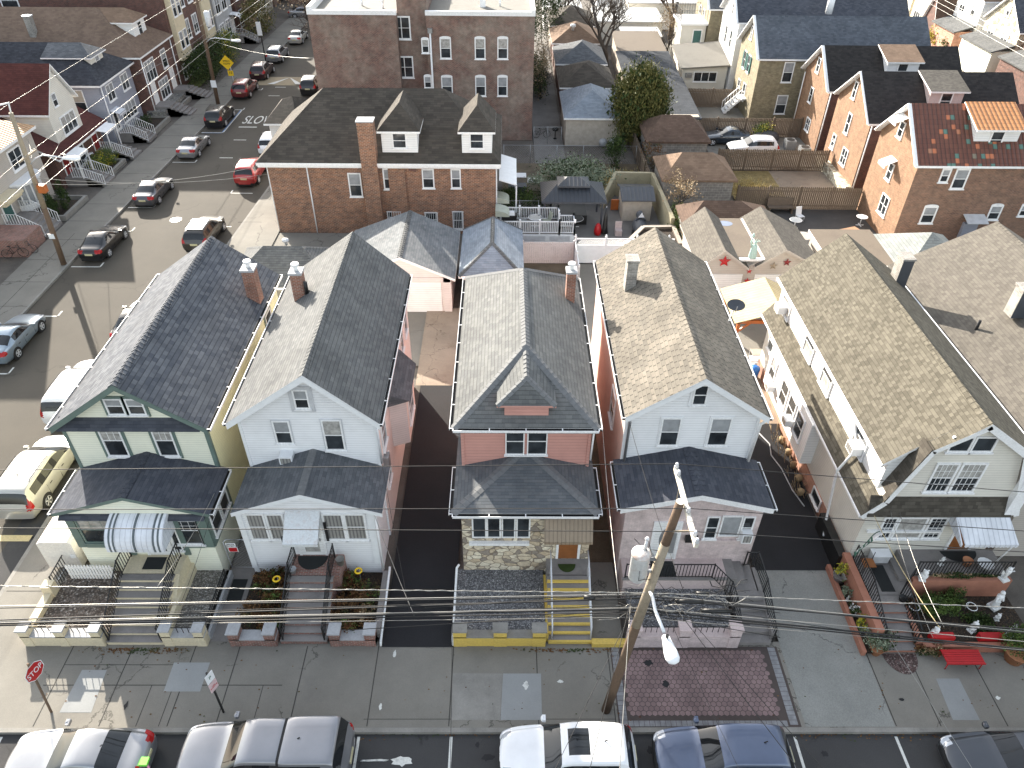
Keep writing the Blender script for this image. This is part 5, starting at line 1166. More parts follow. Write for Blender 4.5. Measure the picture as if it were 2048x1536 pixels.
g = garage('hip_roof_garage', 'small grey hip roofed garage behind the pink house', -2.9, 1.15, 39.6, 45.9, 2.75, (-.85, 41.7, 4.0), (-.85, 45.3, 4.0), M.shblu, M.siding_lp, M.sh2)
# twin gabled garage with stars
TG = thing('twin_garage', 'twin gabled beige garage with red stars over its doors', 'garage', (16, 43.5, 0), 0, 'garages')
body(TG, [(12.4, 0), (20, 0), (20, 2.7), (17.4, 3.95), (15.3, 2.75), (13.7, 3.85), (12.4, 2.7)], 'y', 41.0, 46.7, M.siding_lb)
gable_y(TG, 12.1, 15.35, 40.7, 46.9, 2.75, 13.6, 4.05, M.sh6, .16, cap=None, edge=M.siding_lb); gable_y(TG, 15.3+.4, 20.2, 40.7, 46.9, 2.9, 17.4, 4.1, M.sh6, .16, edge=M.siding_lb, ze1=2.65)
b = MB(); b.box(14.55, 16.3, 41.4, 46.8, 3.0, 3.24); b.build('flat_roof', M.roofdk, TG)
b = MB(); b.prism([(14.9+.55*math.cos(2*math.pi*i/12), 46.0+.4*math.sin(2*math.pi*i/12)) for i in range(12)], 'z', 3.24, 3.246); b.build('roof_puddle', m_flat('rain_puddle', (.2, .23, .3), .05), TG)
b = MB(); b.box(14.7, 16.4, 40.95, 41.2, 3.15, 3.3); b.build('parapet', M.white, TG)
for a, c in ((12.9, 15.1), (15.9, 18.6)): b = MB(); b.box(a, c, 40.94, 41.0, .1, 2.2); b.build('garage_door', M.siding_w2, TG)
def star(name, x, y, z, r, m, lab, face=-1):
    b = MB(); P = []
    for i in range(10): q = r if i % 2 == 0 else r*.42; a = math.pi/2+math.pi*i/5; P.append((x+q*math.cos(a), z+q*math.sin(a)))
    c = (x, y-.06, z)
    for i in range(10): j = (i+1) % 10; b.face([c, (P[j][0], y, P[j][1]), (P[i][0], y, P[i][1])][::-1]); 
    b.face([(p[0], y+.005, p[1]) for p in P]); single(name, b, m, lab, 'wall star', 'stars on the twin garage')
star('wall_star', 13.75, 40.92, 3.15, .42, M.red, 'large red metal star on the left gable of the twin garage')
star('wall_star', 15.45, 40.92, 2.45, .2, M.red, 'small red star between the twin garage doors'); star('wall_star', 15.45, 40.92, 1.75, .24, M.red, 'lowest red star between the twin garage doors')
star('wall_star', 16.9, 40.92, 2.85, .3, M.woodl, 'brown and white barn star on the right garage gable'); star('wall_star', 17.7, 40.92, 3.1, .28, M.redd, 'dark red ornament high on the right garage gable')
b = MB(); b.box(15.25, 15.7, 40.88, 40.93, .6, 1.35); single('wall_plaque', b, M.red, 'red plaque under the stars between the twin garage doors', 'plaque')
ST = thing('torch_statue', 'small verdigris robed statue raising a torch on the twin garage parapet', 'statue', (15.5, 41.15, 3.3))
b = MB(); b.lathe((15.5, 41.15, 3.3), [(.24, 0), (.26, .1), (.22, .5), (.2, .75), (.14, .9), (.06, .95)], 12, 0, 1, .8); b.ball((15.5, 41.13, 4.35), (.1, .1, .13)); b.cyl((15.5, 41.15, 4.2), (15.5, 41.15, 4.3), .05)
for i in range(7): a = math.pi*(i+.5)/7; b.beam((15.5+.09*math.cos(a), 41.12, 4.42+.05*math.sin(a)), (15.5+.26*math.cos(a), 41.05, 4.44+.22*math.sin(a)), .02, .02)
b.build('figure', M.lib, ST); b = MB(); b.tube([(15.34, 41.15, 4.05), (15.22, 41.13, 4.4), (15.26, 41.13, 4.75)], [.07, .06, .045], 7); b.lathe((15.26, 41.13, 4.72), [(.03, 0), (.1, .08), (.09, .14), (.03, .28)], 8); b.build('torch', M.lib, ST)
# the run of brown and grey hip roofed garages
Bm = [('small brown hip roofed garage behind the twin garage', 12.4, 18.9, 46.8, 50.2, 2.6, (13.9, 48.4, 3.8), (16.5, 48.4, 3.8), M.shdb, M.block),
      ('light brown hip roofed block garage in the middle of the yards', 12.1, 18.0, 54.4, 59.2, 2.7, (13.9, 56.8, 4.0), (16.3, 56.8, 4.0), M.shbr, M.block),
      ('dark brown hip roofed block garage beside the big evergreen', 12.0, 17.6, 62.2, 67.2, 2.8, (13.5, 64.6, 4.3), (16.0, 64.6, 4.3), M.shdb, M.block)]
for lb, *a in Bm: garage('hip_roof_garage', lb, *a, edge=a[7])
Gm = [('pale blue grey hip roofed garage nearest the big evergreen', 5.3, 10.9, 68.2, 76.0, 2.7, (8.05, 71.0, 4.4), (8.05, 73.0, 4.4), M.shblu, M.taupe),
      ('dark grey hip roofed garage, second in the back alley row', 5.4, 11.2, 77.2, 84.4, 2.7, (8.2, 80.3, 4.3), (8.6, 81.2, 4.3), M.shb, M.brick_d),
      ('grey hip roofed garage, third in the back alley row behind the bare tree', 5.4, 11.2, 85.6, 92.8, 2.7, (8.4, 88.6, 4.3), (8.6, 89.4, 4.3), M.sh2p, M.brick_d),
      ('brown hip roofed garage with white roof vent in the back alley row', 5.4, 11.4, 94.2, 101.6, 2.7, (8.4, 97.4, 4.3), (8.5, 98.2, 4.3), M.shbr, M.brick_d),
      ('farthest dark grey hip roofed garage in the back alley row', 5.5, 11.6, 102.8, 110.6, 2.7, (8.3, 106.4, 4.3), (8.5, 107, 4.3), M.shb, M.taupe)]
for i, (lb, *a) in enumerate(Gm):
    g = garage('hip_roof_garage', lb, *a)
    if i == 3: b = MB(); b.lathe((8.0, 96.2, 3.7), [(.15, 0), (.15, .35), (.35, .4), (.3, .65), (.05, .7)], 10); b.build('roof_vent', M.whitem, g)
# flat brown roof and pale hip roof right of the twin garage
T = thing('flat_roof_shed', 'long shed with brown flat roof right of the twin garage', 'shed', (23, 43.5, 0)); body(T, [(21, 0), (24.8, 0), (24.8, 2.5), (21, 2.5)], 'y', 38.5, 45.9, M.siding_lb)
b = MB(); b.slab([(20.8, 38.3, 2.65), (25.0, 38.3, 2.65), (25.0, 46.1, 2.8), (20.8, 46.1, 2.8)], .2, 0, 1); b.build('roof', [M.roofdk, M.white], T)
g = garage('hip_roof_garage', 'pale grey hip roofed garage behind the gambrel house', 24.7, 30.0, 40.0, 45.8, 2.6, (27.2, 42.7, 4.2), (27.4, 43.0, 4.2), M.shwg, M.siding_lb)
g = garage('hip_roof_garage', 'pale grey low garage at the right edge, behind the taupe roof', 30.6, 36.5, 40.0, 45.5, 2.3, (33.2, 42.7, 3.6), (33.6, 43.0, 3.6), M.shwg, M.siding_lb)
# dark shed roofs behind the evergreen
for lb, x0, x1, y0, y1, z, m in (('low building with slate blue flat roof right of the big evergreen', 12.6, 18.2, 68.9, 79.5, 2.9, M.shdk), ('dark slate shed roof behind the big evergreen', 12.4, 18.4, 79.8, 89, 3.0, M.shdk), ('charcoal flat shed roof behind the bare tree', 12.9, 18.6, 89.4, 98, 3.0, M.roofdk)):
    T = thing('flat_roof_shed', lb, 'shed', ((x0+x1)/2, y0, 0), 0, 'flat roofed sheds'); body(T, [(x0+.2, 0), (x1-.2, 0), (x1-.2, z-.3), (x0+.2, z-.3)], 'y', y0+.2, y1-.2, M.taupe)
    b = MB(); b.slab([(x0, y0, z-.35), (x1, y0, z-.35), (x1, y1, z+.25), (x0, y1, z+.25)], .15); b.build('roof', m, T)
for lb, x0, x1, y0, y1, z, m, wm in (('long white roofed sheds beyond the bare tree', 11.5, 20.5, 104, 111, 3.2, M.snow, M.siding_b), ('open shed with white scrap roof beyond the bare tree', 14.5, 19.5, 99, 103, 2.6, M.snow, M.wood), ('long low shed with white roof at the top of the picture', 17, 27, 114, 118, 3.4, M.snow, M.siding_b), ('white garage with snowy roof beyond the alley row', 5.0, 10.5, 112, 118, 3, M.snow, M.siding_w), ('grey shed at the top of the yards', 13, 18.5, 119, 126, 3.4, M.sh2p, M.siding_w)):
    T = thing('flat_roof_shed', lb, 'shed', ((x0+x1)/2, y0, 0), 0, 'flat roofed sheds'); body(T, [(x0+.2, 0), (x1-.2, 0), (x1-.2, z-.3), (x0+.2, z-.3)], 'y', y0+.2, y1-.2, wm)
    b = MB(); b.slab([(x0, y0, z-.2), (x1, y0, z-.2), (x1, y1, z), (x0, y1, z)], .15); b.build('roof', m, T)
# ---------------------------------------------------------------- brown brick house in the middle
BH = thing('brick_house', 'orange brown brick house with wide charcoal hip roof, white dormers and brick chimney', 'house', (-9, 55, 0))
x0, x1, y0, y1 = -16.95, -.75, 50.6, 59.6
body(BH, [(x0, -.1), (x1, -.1), (x1, 5.5), (x0, 5.5)], 'y', y0, y1, M.brick_o)
hip(BH, -17.55, -.35, 50.1, 60.2, 5.62, (-13.35, 55.6, 9.1), (-4.6, 55.6, 9.1), M.shb, .22)
b = MB(); b.box(-17.5, -.4, 50.25, 50.6, 5.22, 5.42); b.build('soffit', M.white, BH)
chimney(BH, -9.6, 50.45, 1.1, .85, -.1, 8.5, M.brick_o, M.coping)
b = MB(); b.box(-8.4, -7.2, 50.45, 50.6, -.1, 5.2); b.build('brick_pier', M.brick_o, BH)
for (xa, xb, w0) in ((-8.7, -6.2, 1), (-3.1, -1.0, 0)):
    b = MB(); b.box(xa, xb, 50.9, 54.5, 6.1, 7.75); dm = b.build('dormer', M.siding_w2, BH)
    xm = (xa+xb)/2; b = MB(); A, B2, P0 = (xa-.25, 50.6, 7.7), (xb+.25, 50.6, 7.7), (xm, 52.3, 9.15 if w0 else 9.0); P1 = (xm, 55.0, P0[2])
    b.slab([A, B2, P0], .14, 0, 1); b.slab([A, P0, P1, (xa-.25, 55, 7.7)], .14, 0, 1); b.slab([B2, (xb+.25, 55, 7.7), P1, P0], .14, 0, 1); b.build('dormer_roof', [M.shb, M.white], dm)
    wm_ = window(BH, '-y', 50.9, xm-.42, xm+.42, 6.5, 7.45, up=M.glass, fw=.08)
for ul, ur, vt, vb in ((703, 724, 348, 391), (771, 793, 339, 376), (848, 867, 340, 374), (905, 920, 340, 374)): wp(BH, '-y', y0, ul, ur, vt, vb, up=M.shade, fw=.09)
for ul, ur, vt, vb in ((778, 800, 424, 444), (853, 874, 426, 452), (908, 925, 424, 456)):
    wdw = wp(BH, '-y', y0, ul, ur, vt, vb, up=M.glass, fw=.07); a = gy(ul, vb, y0); c = gy(ur, vt, y0); b = MB()
    for i in range(7): x = a.x-.05+(c.x-a.x+.1)*i/6; b.box(x-.012, x+.012, y0-.16, y0-.14, a.z-.15, c.z+.1)
    b.box(a.x-.1, c.x+.1, y0-.165, y0-.14, a.z-.15, a.z-.1); b.box(a.x-.1, c.x+.1, y0-.165, y0-.14, c.z+.06, c.z+.1); b.build('window_bars', M.ironw, wdw)
pipe(BH, [(-14.15, y0-.06, 5.3), (-14.15, y0-.06, 0)], .05); pipe(BH, [(-17.0, 50.7, 5.2), (-17.0, 50.7, 0)], .05); pipe(BH, [(-.68, 50.7, 5.2), (-.68, 50.7, 0)], .05)
b = MB(); b.box(-6.9, -6.4, 50.3, 50.6, 5.0, 5.35); b.build('vent_hood', M.brick_d, BH)
b = MB(); b.box(-18.8, -16.9, 58.6, 63.5, 0, 5.4); pr = b.build('front_porch', M.siding_w2, BH); hip(pr, -19.1, -16.4, 58.2, 64.2, 5.5, (-18.0, 60.8, 6.6), (-17.4, 61.5, 6.6), M.shb, .15, name='porch_roof')
b = MB(); b.slab([(-.5, 51.5, 3.9), (.8, 51.5, 3.5), (.8, 56.5, 3.5), (-.5, 56.5, 3.9)], .08); b.box(.72, .82, 51.5, 51.6, 0, 3.5); b.box(.72, .82, 56.4, 56.5, 0, 3.5); b.build('side_porch_roof', M.whitem, BH)
# ---------------------------------------------------------------- weathered brick apartment building
AP = thing('apartment_building', 'weathered red brick apartment building with flat roof and white windows behind the brick house', 'apartment building', (-7, 76, 0))
x0, x1, y0, y1, zt = -17.2, 2.45, 69.8, 96, 10.9
b = MB(); b.box(x0, -9.6, y0, y1, 0, zt); b.box(-9.6, -7.0, y0+1.1, y1, 0, 12.4); b.box(-7.0, x1, y0, y1, 0, zt); b.build('wall', M.brick_r, AP)
b = MB(); b.box(x0+.3, -9.7, y0+.3, y1, zt, zt+.02); b.box(-6.9, x1-.3, y0+.3, y1, zt, zt+.02); b.build('flat_roof', M.roofflat, AP)
b = MB()
for a, c in ((x0-.05, -9.55), (-7.05, x1+.05)):
    b.box(a, c, y0-.05, y0+.3, zt, zt+.35)
b.box(x0-.05, x0+.3, y0, y1, zt, zt+.6); b.box(x1-.3, x1+.05, y0, y1, zt, zt+.5); b.build('coping', M.white, AP)
b = MB(); b.box(x0, -9.62, y1-9, y1-8.8, zt, zt+1.6); b.box(-7, x1, y1-6, y1-5.7, zt, zt+1.3); b.box(-2.4, -1.9, 73, 73.6, zt, zt+.9); b.build('roof_wall', M.whitem, AP)
for x, y in ((-13, 73.2), (-11, 72.2), (-.6, 73.5), (-6, 76), (-4, 79)): b = MB(); b.cyl((x, y, zt), (x, y, zt+.6), .09, n=8); b.ball((x, y, zt+.65), .16); b.build('roof_vent', M.whitem, AP)
for ul, ur, vt, vb in ((789, 820, 35, 76), (796, 826, 115, 153)): wp(AP, '-y', y0+1.1, ul, ur, vt, vb, up=M.glass, vm=1, fw=.12)
for ul, ur, vt, vb in ((846, 857, 80, 104), (883, 901, 78, 115), (952, 969, 78, 116), (997, 1014, 78, 116)): wp(AP, '-y', y0, ul, ur, vt, vb, up=M.curtain, fw=.1, arch=True)
for ul, ur, vt, vb in ((851, 862, 154, 174), (886, 904, 155, 190), (953, 970, 155, 190), (997, 1013, 155, 190)): wp(AP, '-y', y0, ul, ur, vt, vb, up=M.shade, fw=.1, arch=True)
pipe(AP, [(-6.7, y0-.1, 9.6), (-6.7, y0-.1, .2)], .09); pipe(AP, [(-9.75, y0+.95, 10.9), (-9.75, y0+.95, .2)], .05, M.galvl)
b = MB(); b.box(-6.9, -6.5, y0-.2, y0, 9.5, 9.9); b.build('downspout_box', M.galv, AP)
b = MB(); b.prism([(-20, 84), (-17.2, 84), (-17.2, 96), (-20, 96)], 'z', 0, 3.2); b.build('side_bay', M.brick_r, AP)
# ================================================================ houses along the side street (left)
def stoop_x(par, xt, xb, y0, y1, zt, n, m=None, land=1.2, name='front_steps'):
    b = MB(); dx = (xb-xt)/n; dz = (zt-.15)/n
    for i in range(n): b.box(xt-.001*i, xb-dx*i, y0, y1, .05, .15+dz*(i+1))
    b.box(xt-land, xt, y0, y1, .05, zt+.01); return b.build(name, m or M.concd, par)
def rails_x(par, xt, xb, y, zt, m=None, land=1.0):
    return rail('stair_railing', [(xt-land, y, zt), (xt, y, zt), (xb, y, .2)], None, m=m or M.ironw, step=.2, r=.016, parent=par)
def awn_x(par, x, y0, y1, z, out=1.1, drop=.35, m=None, barrel=False):
    b = MB(); pr = [(x, z), (x+out*.55, z-.05), (x+out, z-drop)] if barrel else [(x, z), (x+out, z-drop)]
    for p, q in zip(pr, pr[1:]): b.slab([(p[0], y0, p[1]), (q[0], y0, q[1]), (q[0], y1, q[1]), (p[0], y1, p[1])], .04)
    b.box(x+out-.02, x+out, y0, y1, z-drop-.2, z-drop); return b.build('awning', m or M.awn_s, par)
SG = 'houses along the side street'
# beige house with bow window at the left edge
BZ = thing('beige_house', 'beige house with tan tile roof and white bow window at the left edge', 'house', (-40, 52, 0), 0, SG)
body(BZ, [(44, 0), (56.6, 0), (56.6, 5.5), (44, 5.5)], 'x', -50, -36.6, M.siding_lb)
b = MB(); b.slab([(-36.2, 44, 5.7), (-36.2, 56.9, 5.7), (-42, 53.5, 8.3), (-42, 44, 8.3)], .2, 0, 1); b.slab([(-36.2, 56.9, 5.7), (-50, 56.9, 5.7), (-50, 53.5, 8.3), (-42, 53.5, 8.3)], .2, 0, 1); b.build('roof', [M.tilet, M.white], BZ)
body(BZ, [(48.0, 5.5), (53.0, 5.5), (53.0, 6.2), (50.5, 9.0), (48.0, 6.2)], 'x', -44, -37.1, M.siding_lb, name='unseen_gable'); gable_x(BZ, 47.7, 53.3, -44, -36.95, 6.1, 50.5, 9.3, M.tilet, .15, name='unseen_gable_roof')  # gable out of view, added and shaped for its shadow on the side street
window(BZ, '+x', -36.6, 53.0, 54.5, 3.7, 5.0, up=M.glass, vm=1, fw=.12)
b = MB(); n = 8; cy, ry = 53.4, 1.5; arcp = [(-36.6+.95*math.sin(math.pi*i/n), cy+ry*-math.cos(math.pi*i/n)) for i in range(n+1)]
b.prism(arcp, 'z', .9, 1.35); b.prism([(p[0]+.05*(p[0]+36.6), p[1]) for p in arcp], 'z', 2.75, 2.9); bw = b.build('bow_window', M.white, BZ)
b = MB(); b.prism([(-36.6+.9*math.sin(math.pi*i/n), cy-ry*.97*math.cos(math.pi*i/n)) for i in range(n+1)], 'z', 1.35, 2.75); b.build('pane', M.shade, bw)
b = MB()
for p in arcp[1:-1]: b.box(p[0]-.04, p[0]+.03, p[1]-.05, p[1]+.05, 1.35, 2.75)
b.build('mullion', M.white, bw); b = MB(); b.prism([(-36.6+1.2*math.sin(math.pi*i/n), cy-ry*1.1*math.cos(math.pi*i/n)) for i in range(n+1)], 'z', 2.9, 3.05); b.build('bow_roof', M.whitem, bw)
window(BZ, '+x', -36.6, 54.2, 55.4, .3, .9, up=M.glass, split=0)
b = MB(); b.box(-36.6, -35.7, 49.3, 51.5, 2.5, 2.75); b.box(-36.6, -35.5, 49.3, 51.5, 2.75, 2.95); b.build('door_canopy', M.cream, BZ)
door(BZ, '+x', -36.6, 50.0, 51.0, 1.1, 2.5, M.dgreen, M.white); stoop_x(BZ, -35.3, -33.7, 49.3, 51.6, 1.1, 5); rails_x(BZ, -35.3, -33.8, 49.3, 1.1); rails_x(BZ, -35.3, -33.8, 51.6, 1.1)
b = MB(); b.box(-36.65, -33.7, 46.6, 49.0, 0, 1.3); b.build('side_stoop', M.brick_l, BZ)
# red roofed house with cream gable
RH = thing('red_roof_house', 'dark red roofed house with big cream gable and two white door canopies', 'house', (-40, 62, 0), 0, SG)
body(RH, [(58.0, 0), (66.2, 0), (66.2, 2.8), (58.0, 2.8)], 'x', -50, -36.5, M.brick_d)
b = MB(); b.slab([(-35.7, 57.4, 2.75), (-35.7, 66.5, 2.75), (-42.5, 66.5, 6.6), (-42.5, 57.4, 6.6)], .18, 0, 1); b.slab([(-42.5, 57.4, 6.6), (-42.5, 66.5, 6.6), (-52, 66.5, 9.2), (-52, 57.4, 9.2)], .18); b.build('lower_roof', [M.shred, M.white], RH)
b = MB(); b.prism([(59.6, 2.9), (64.0, 2.9), (64.0, 5.75), (61.9, 8.5), (59.6, 5.75)], 'x', -46, -36.6); b.build('upper_storey', M.siding_b, RH)
gable_x(RH, 59.3, 64.4, -52, -36.35, 5.65, 61.95, 8.85, M.shred, .16, name='upper_roof')
window(RH, '+x', -36.6, 61.0, 63.2, 3.5, 4.8, up=M.curtain, vm=2, fw=.12); window(RH, '+x', -36.6, 60.9, 61.5, 5.8, 6.7, up=M.shade)
window(RH, '+x', -36.5, 60.7, 62.6, .7, 2.1, up=M.glass, split=0, fw=.15)
door(RH, '+x', -36.5, 59.0, 59.9, .8, 2.4, M.redd, M.white); door(RH, '+x', -36.5, 64.4, 65.3, .8, 2.4, M.redd, M.white)
awn_x(RH, -36.5, 58.3, 60.3, 2.9, 1.7, .3, M.whitem); awn_x(RH, -36.5, 64.0, 66.1, 2.9, 1.7, .3, M.whitem)
for y in (58.4, 60.2, 64.1, 66.0): b = MB(); b.box(-34.9, -34.82, y-.04, y+.04, .8, 2.6); b.build('canopy_post', M.white, RH)
stoop_x(RH, -34.8, -33.2, 58.5, 60.2, .8, 4, land=1.7); rails_x(RH, -34.8, -33.3, 58.5, .8); rails_x(RH, -34.8, -33.3, 60.2, .8)
stoop_x(RH, -34.8, -33.2, 64.3, 66.0, .8, 4, land=1.7); rails_x(RH, -34.8, -33.3, 64.3, .8)
# blue grey house with dark roof
GH = thing('blue_grey_house', 'blue grey house with near black hip roof, cream dormers and white windows', 'house', (-42, 71.5, 0), 0, SG)
body(GH, [(67.9, -.2), (74.7, -.2), (74.7, 5.3), (67.9, 5.3)], 'x', -60, -36.3, M.siding_g)
hip(GH, -62, -35.9, 67.5, 75.1, 5.45, (-60, 71.3, 8.1), (-39.2, 71.3, 8.1), M.sh1p if False else m_shingle('near_black_shingle', (.035, .038, .045), (.055, .058, .068), .3, .16, .75, .85), .16)
b = MB(); b.prism([(-39.8, 5.9), (-37.3, 5.9), (-37.3, 7.2), (-39.8, 7.2)], 'y', 69.9, 72.4); dm = b.build('dormer', M.siding_b, GH)
hip(dm, -41.5, -37.0, 69.6, 72.7, 7.2, (-41.2, 71.15, 8.1), (-38.3, 71.15, 8.15), M.sh2p, .1, name='dormer_roof'); window(dm, '+x', -37.3, 70.8, 71.5, 6.2, 7.0, up=M.shade, fw=.08)
b = MB(); b.box(-48.5, -46.3, 68.4, 71, 6.0, 6.9); dm = b.build('dormer', M.siding_b, GH); hip(dm, -48.9, -46.0, 68.0, 71.4, 6.9, (-47.5, 69.4, 8.2), (-47.5, 71.2, 8.2), M.sh2p, .1, name='dormer_roof')
for y in (69.1, 72.3): window(GH, '+x', -36.3, y, y+1.3, 3.6, 4.9, up=M.shade, vm=1, fw=.1)
window(GH, '+x', -36.3, 70.6, 73.6, 1.2, 2.5, up=M.shade, vm=3, fw=.1); window(GH, '-y', 67.9, -39.3, -37.9, 2.9, 4.9, up=M.taupe, fw=.08)
awn_x(GH, -36.3, 68.6, 70.0, 2.9, .8, .25, M.awn_s); door(GH, '+x', -36.3, 68.8, 69.6, .9, 2.7, M.siding_w2, M.white, M.glass)
pipe(GH, [(-36.1, 67.95, 5.3), (-36.1, 67.95, 0)], .05); stoop_x(GH, -34.9, -33.4, 68.4, 70.2, .9, 5); rails_x(GH, -34.9, -33.5, 68.4, .9); rails_x(GH, -34.9, -33.5, 70.2, .9)
# brown brick house with brown roof
BR = thing('brown_roof_house', 'dark brick house with brown hip roof and white side dormer', 'house', (-45, 79, 0), 0, SG)
body(BR, [(75.2, -.8), (83.3, -.8), (83.3, 5.7), (75.2, 5.7)], 'x', -62, -35.5, M.brick_d)
hip(BR, -64, -35.1, 74.9, 83.7, 5.85, (-60, 79.3, 9.3), (-40.2, 79.3, 9.3), m_shingle('mid_brown_shingle', (.15, .105, .08), (.19, .135, .10), .3, .16, .75, .85), .16)
b = MB(); b.prism([(-41.0, 6.2), (-36.6, 6.2), (-36.6, 8.2), (-41.0, 8.2)], 'y', 78.4, 81.3); dm = b.build('dormer', M.siding_w2, BR)
hip(dm, -42.5, -36.3, 78.1, 81.6, 8.2, (-42.3, 79.85, 9.2), (-37.6, 79.85, 9.2), M.shbr, .12, name='dormer_roof'); window(dm, '+x', -36.6, 79.5, 80.3, 6.8, 7.9, up=M.glass, fw=.08)
window(BR, '+x', -35.5, 76.1, 78.3, 3.2, 5.0, up=M.shade, vm=2, fw=.1); window(BR, '+x', -35.5, 80.4, 81.5, 3.4, 5.0, up=M.shade, fw=.1); window(BR, '+x', -35.5, 78.2, 80.4, .9, 2.6, up=M.shade, vm=2, fw=.1)
door(BR, '+x', -35.5, 76.3, 77.2, 1.0, 2.9, M.siding_w2, M.white); door(BR, '+x', -35.5, 81.4, 82.3, 1.0, 2.9, M.siding_w2, M.white)
pipe(BR, [(-35.3, 75.3, 5.7), (-35.3, 75.3, 0)], .06); pipe(BR, [(-35.3, 83.1, 5.7), (-35.3, 83.1, 0)], .06)
b = MB(); b.box(-36, -34.2, 74.9, 80.6, -.5, .75); b.build('stone_terrace', M.stone_d, BR)
stoop_x(BR, -34.2, -31.9, 75.6, 77.4, 1.0, 6, land=1.4); stoop_x(BR, -34.2, -31.9, 81.0, 82.8, 1.0, 6, land=1.4)
chimney(BR, -45.6, 76.9, .6, .6, 6.5, 9.0, M.chimg, M.whitem)
# brick apartments with cream bays
AB = thing('brick_apartments', 'tall dark brick apartments with cream bays on the side street', 'apartment building', (-45, 90, 0), 0, SG)
body(AB, [(84.2, -1), (97.2, -1), (97.2, 12.5), (84.2, 12.5)], 'x', -75, -35.6, M.brick_d)
for y in (84.9, 93.6):
    b = MB(); b.box(-35.62, -35.1, y, y+2.9, 2.9, 12.3); bb = b.build('cream_bay', M.cream, AB)
    for z in (4.0, 7.2, 10): 
        for yy in (y+.4, y+1.7): window(bb, '+x', -35.1, yy, yy+.8, z, z+1.6, up=M.shade, fw=.08)
for y in (88.6, 91.2):
    for z in (1.0, 4.2, 7.4): window(AB, '+x', -35.6, y, y+1.3, z, z+1.8, up=M.shade, vm=1, fw=.12)
for y in (85.2, 86.9): window(AB, '+x', -35.6, y, y+.8, .9, 2.3, up=M.shade, fw=.1)
for x in (-71, -65, -60.5, -56.5, -52): window(AB, '-y', 84.2, x, x+1.6, 7.9, 9.8, up=M.glass, fw=.12)
door(AB, '+x', -35.6, 96.0, 96.9, .8, 2.8, M.brownd, M.white)
# grey rendered house and those beyond
GR = thing('grey_rowhouse', 'pale grey rowhouse with arched white door hood beyond the brick apartments', 'house', (-42, 101, 0), 0, SG)
body(GR, [(98.6, -1), (105.2, -1), (105.2, 11.5), (98.6, 11.5)], 'x', -60, -35.6, M.coping)
for y in (99.3, 101.8):
    for z in (1.2, 4.4, 7.6): window(GR, '+x', -35.6, y, y+1.6, z, z+1.9, up=M.shade, vm=1, fw=.12)
door(GR, '+x', -35.6, 104.0, 104.9, 1.0, 3.0, M.siding_w2, M.white); awn_x(GR, -35.6, 103.6, 105.2, 3.5, 1.3, .3, M.whitem, True); stoop_x(GR, -34.3, -32.4, 103.6, 105.2, 1.0, 5); rails_x(GR, -34.3, -32.5, 103.6, 1.0)
for i, (y0, y1, h, m, lb) in enumerate(((106.5, 114, 10, M.brick_d, 'dark brick rowhouse past the grey rowhouse'), (115, 124, 9, M.taupe, 'taupe rowhouse near the top of the side street'), (125, 140, 10, M.brick_r, 'red brick building at the far end of the side street'))):
    T = thing('rowhouse', lb, 'house', (-42, y0, 0), 0, SG); body(T, [(y0, 0), (y1, 0), (y1, h), (y0, h)], 'x', -60, -35.6, m)
    for y in (y0+1, y0+4):
        for z in (1.2, 4.4): window(T, '+x', -35.6, y, y+1.4, z, z+1.8, up=M.shade, fw=.12)
T = thing('rowhouse', 'low building closing the far end of the side street', 'house', (-20, 130, 0), 0, SG); body(T, [(-34, 0), (-6, 0), (-6, 8), (-34, 8)], 'y', 127, 140, M.brick_r)
for x in (-30, -25, -20, -15): window(T, '-y', 127, x, x+1.6, 2, 4, up=M.shade, fw=.12)
# front gardens on the west side
for y0, y1, m, lb in ((52.4, 55.4, M.mulch, ''), (60.6, 63.4, M.mulch, ''), (70.6, 74.4, M.mulch, ''), (77.8, 80.8, M.mulch, ''), (84, 96, M.grass_g, '')): sheet('yard_bed', rect(-36.5, -33.9, y0, y1), .3, m)
for y0, y1, lb in ((52.2, 56.0, 'low concrete kerb wall round the beige house shrubs'), (60.5, 63.6, 'low concrete kerb wall round the red roofed house bushes'), (70.4, 74.6, 'pale concrete kerb wall round the blue grey house bed'), (77.7, 80.9, 'concrete kerb wall between the two dark brick stoops')):
    b = MB(); b.box(-33.9, -33.65, y0, y1, 0, .45); b.box(-36.3, -33.9, y0, y0+.2, 0, .45); b.box(-36.3, -33.9, y1-.2, y1, 0, .45); single('garden_wall', b, M.kerb, lb, 'wall', 'garden kerb walls on the side street')
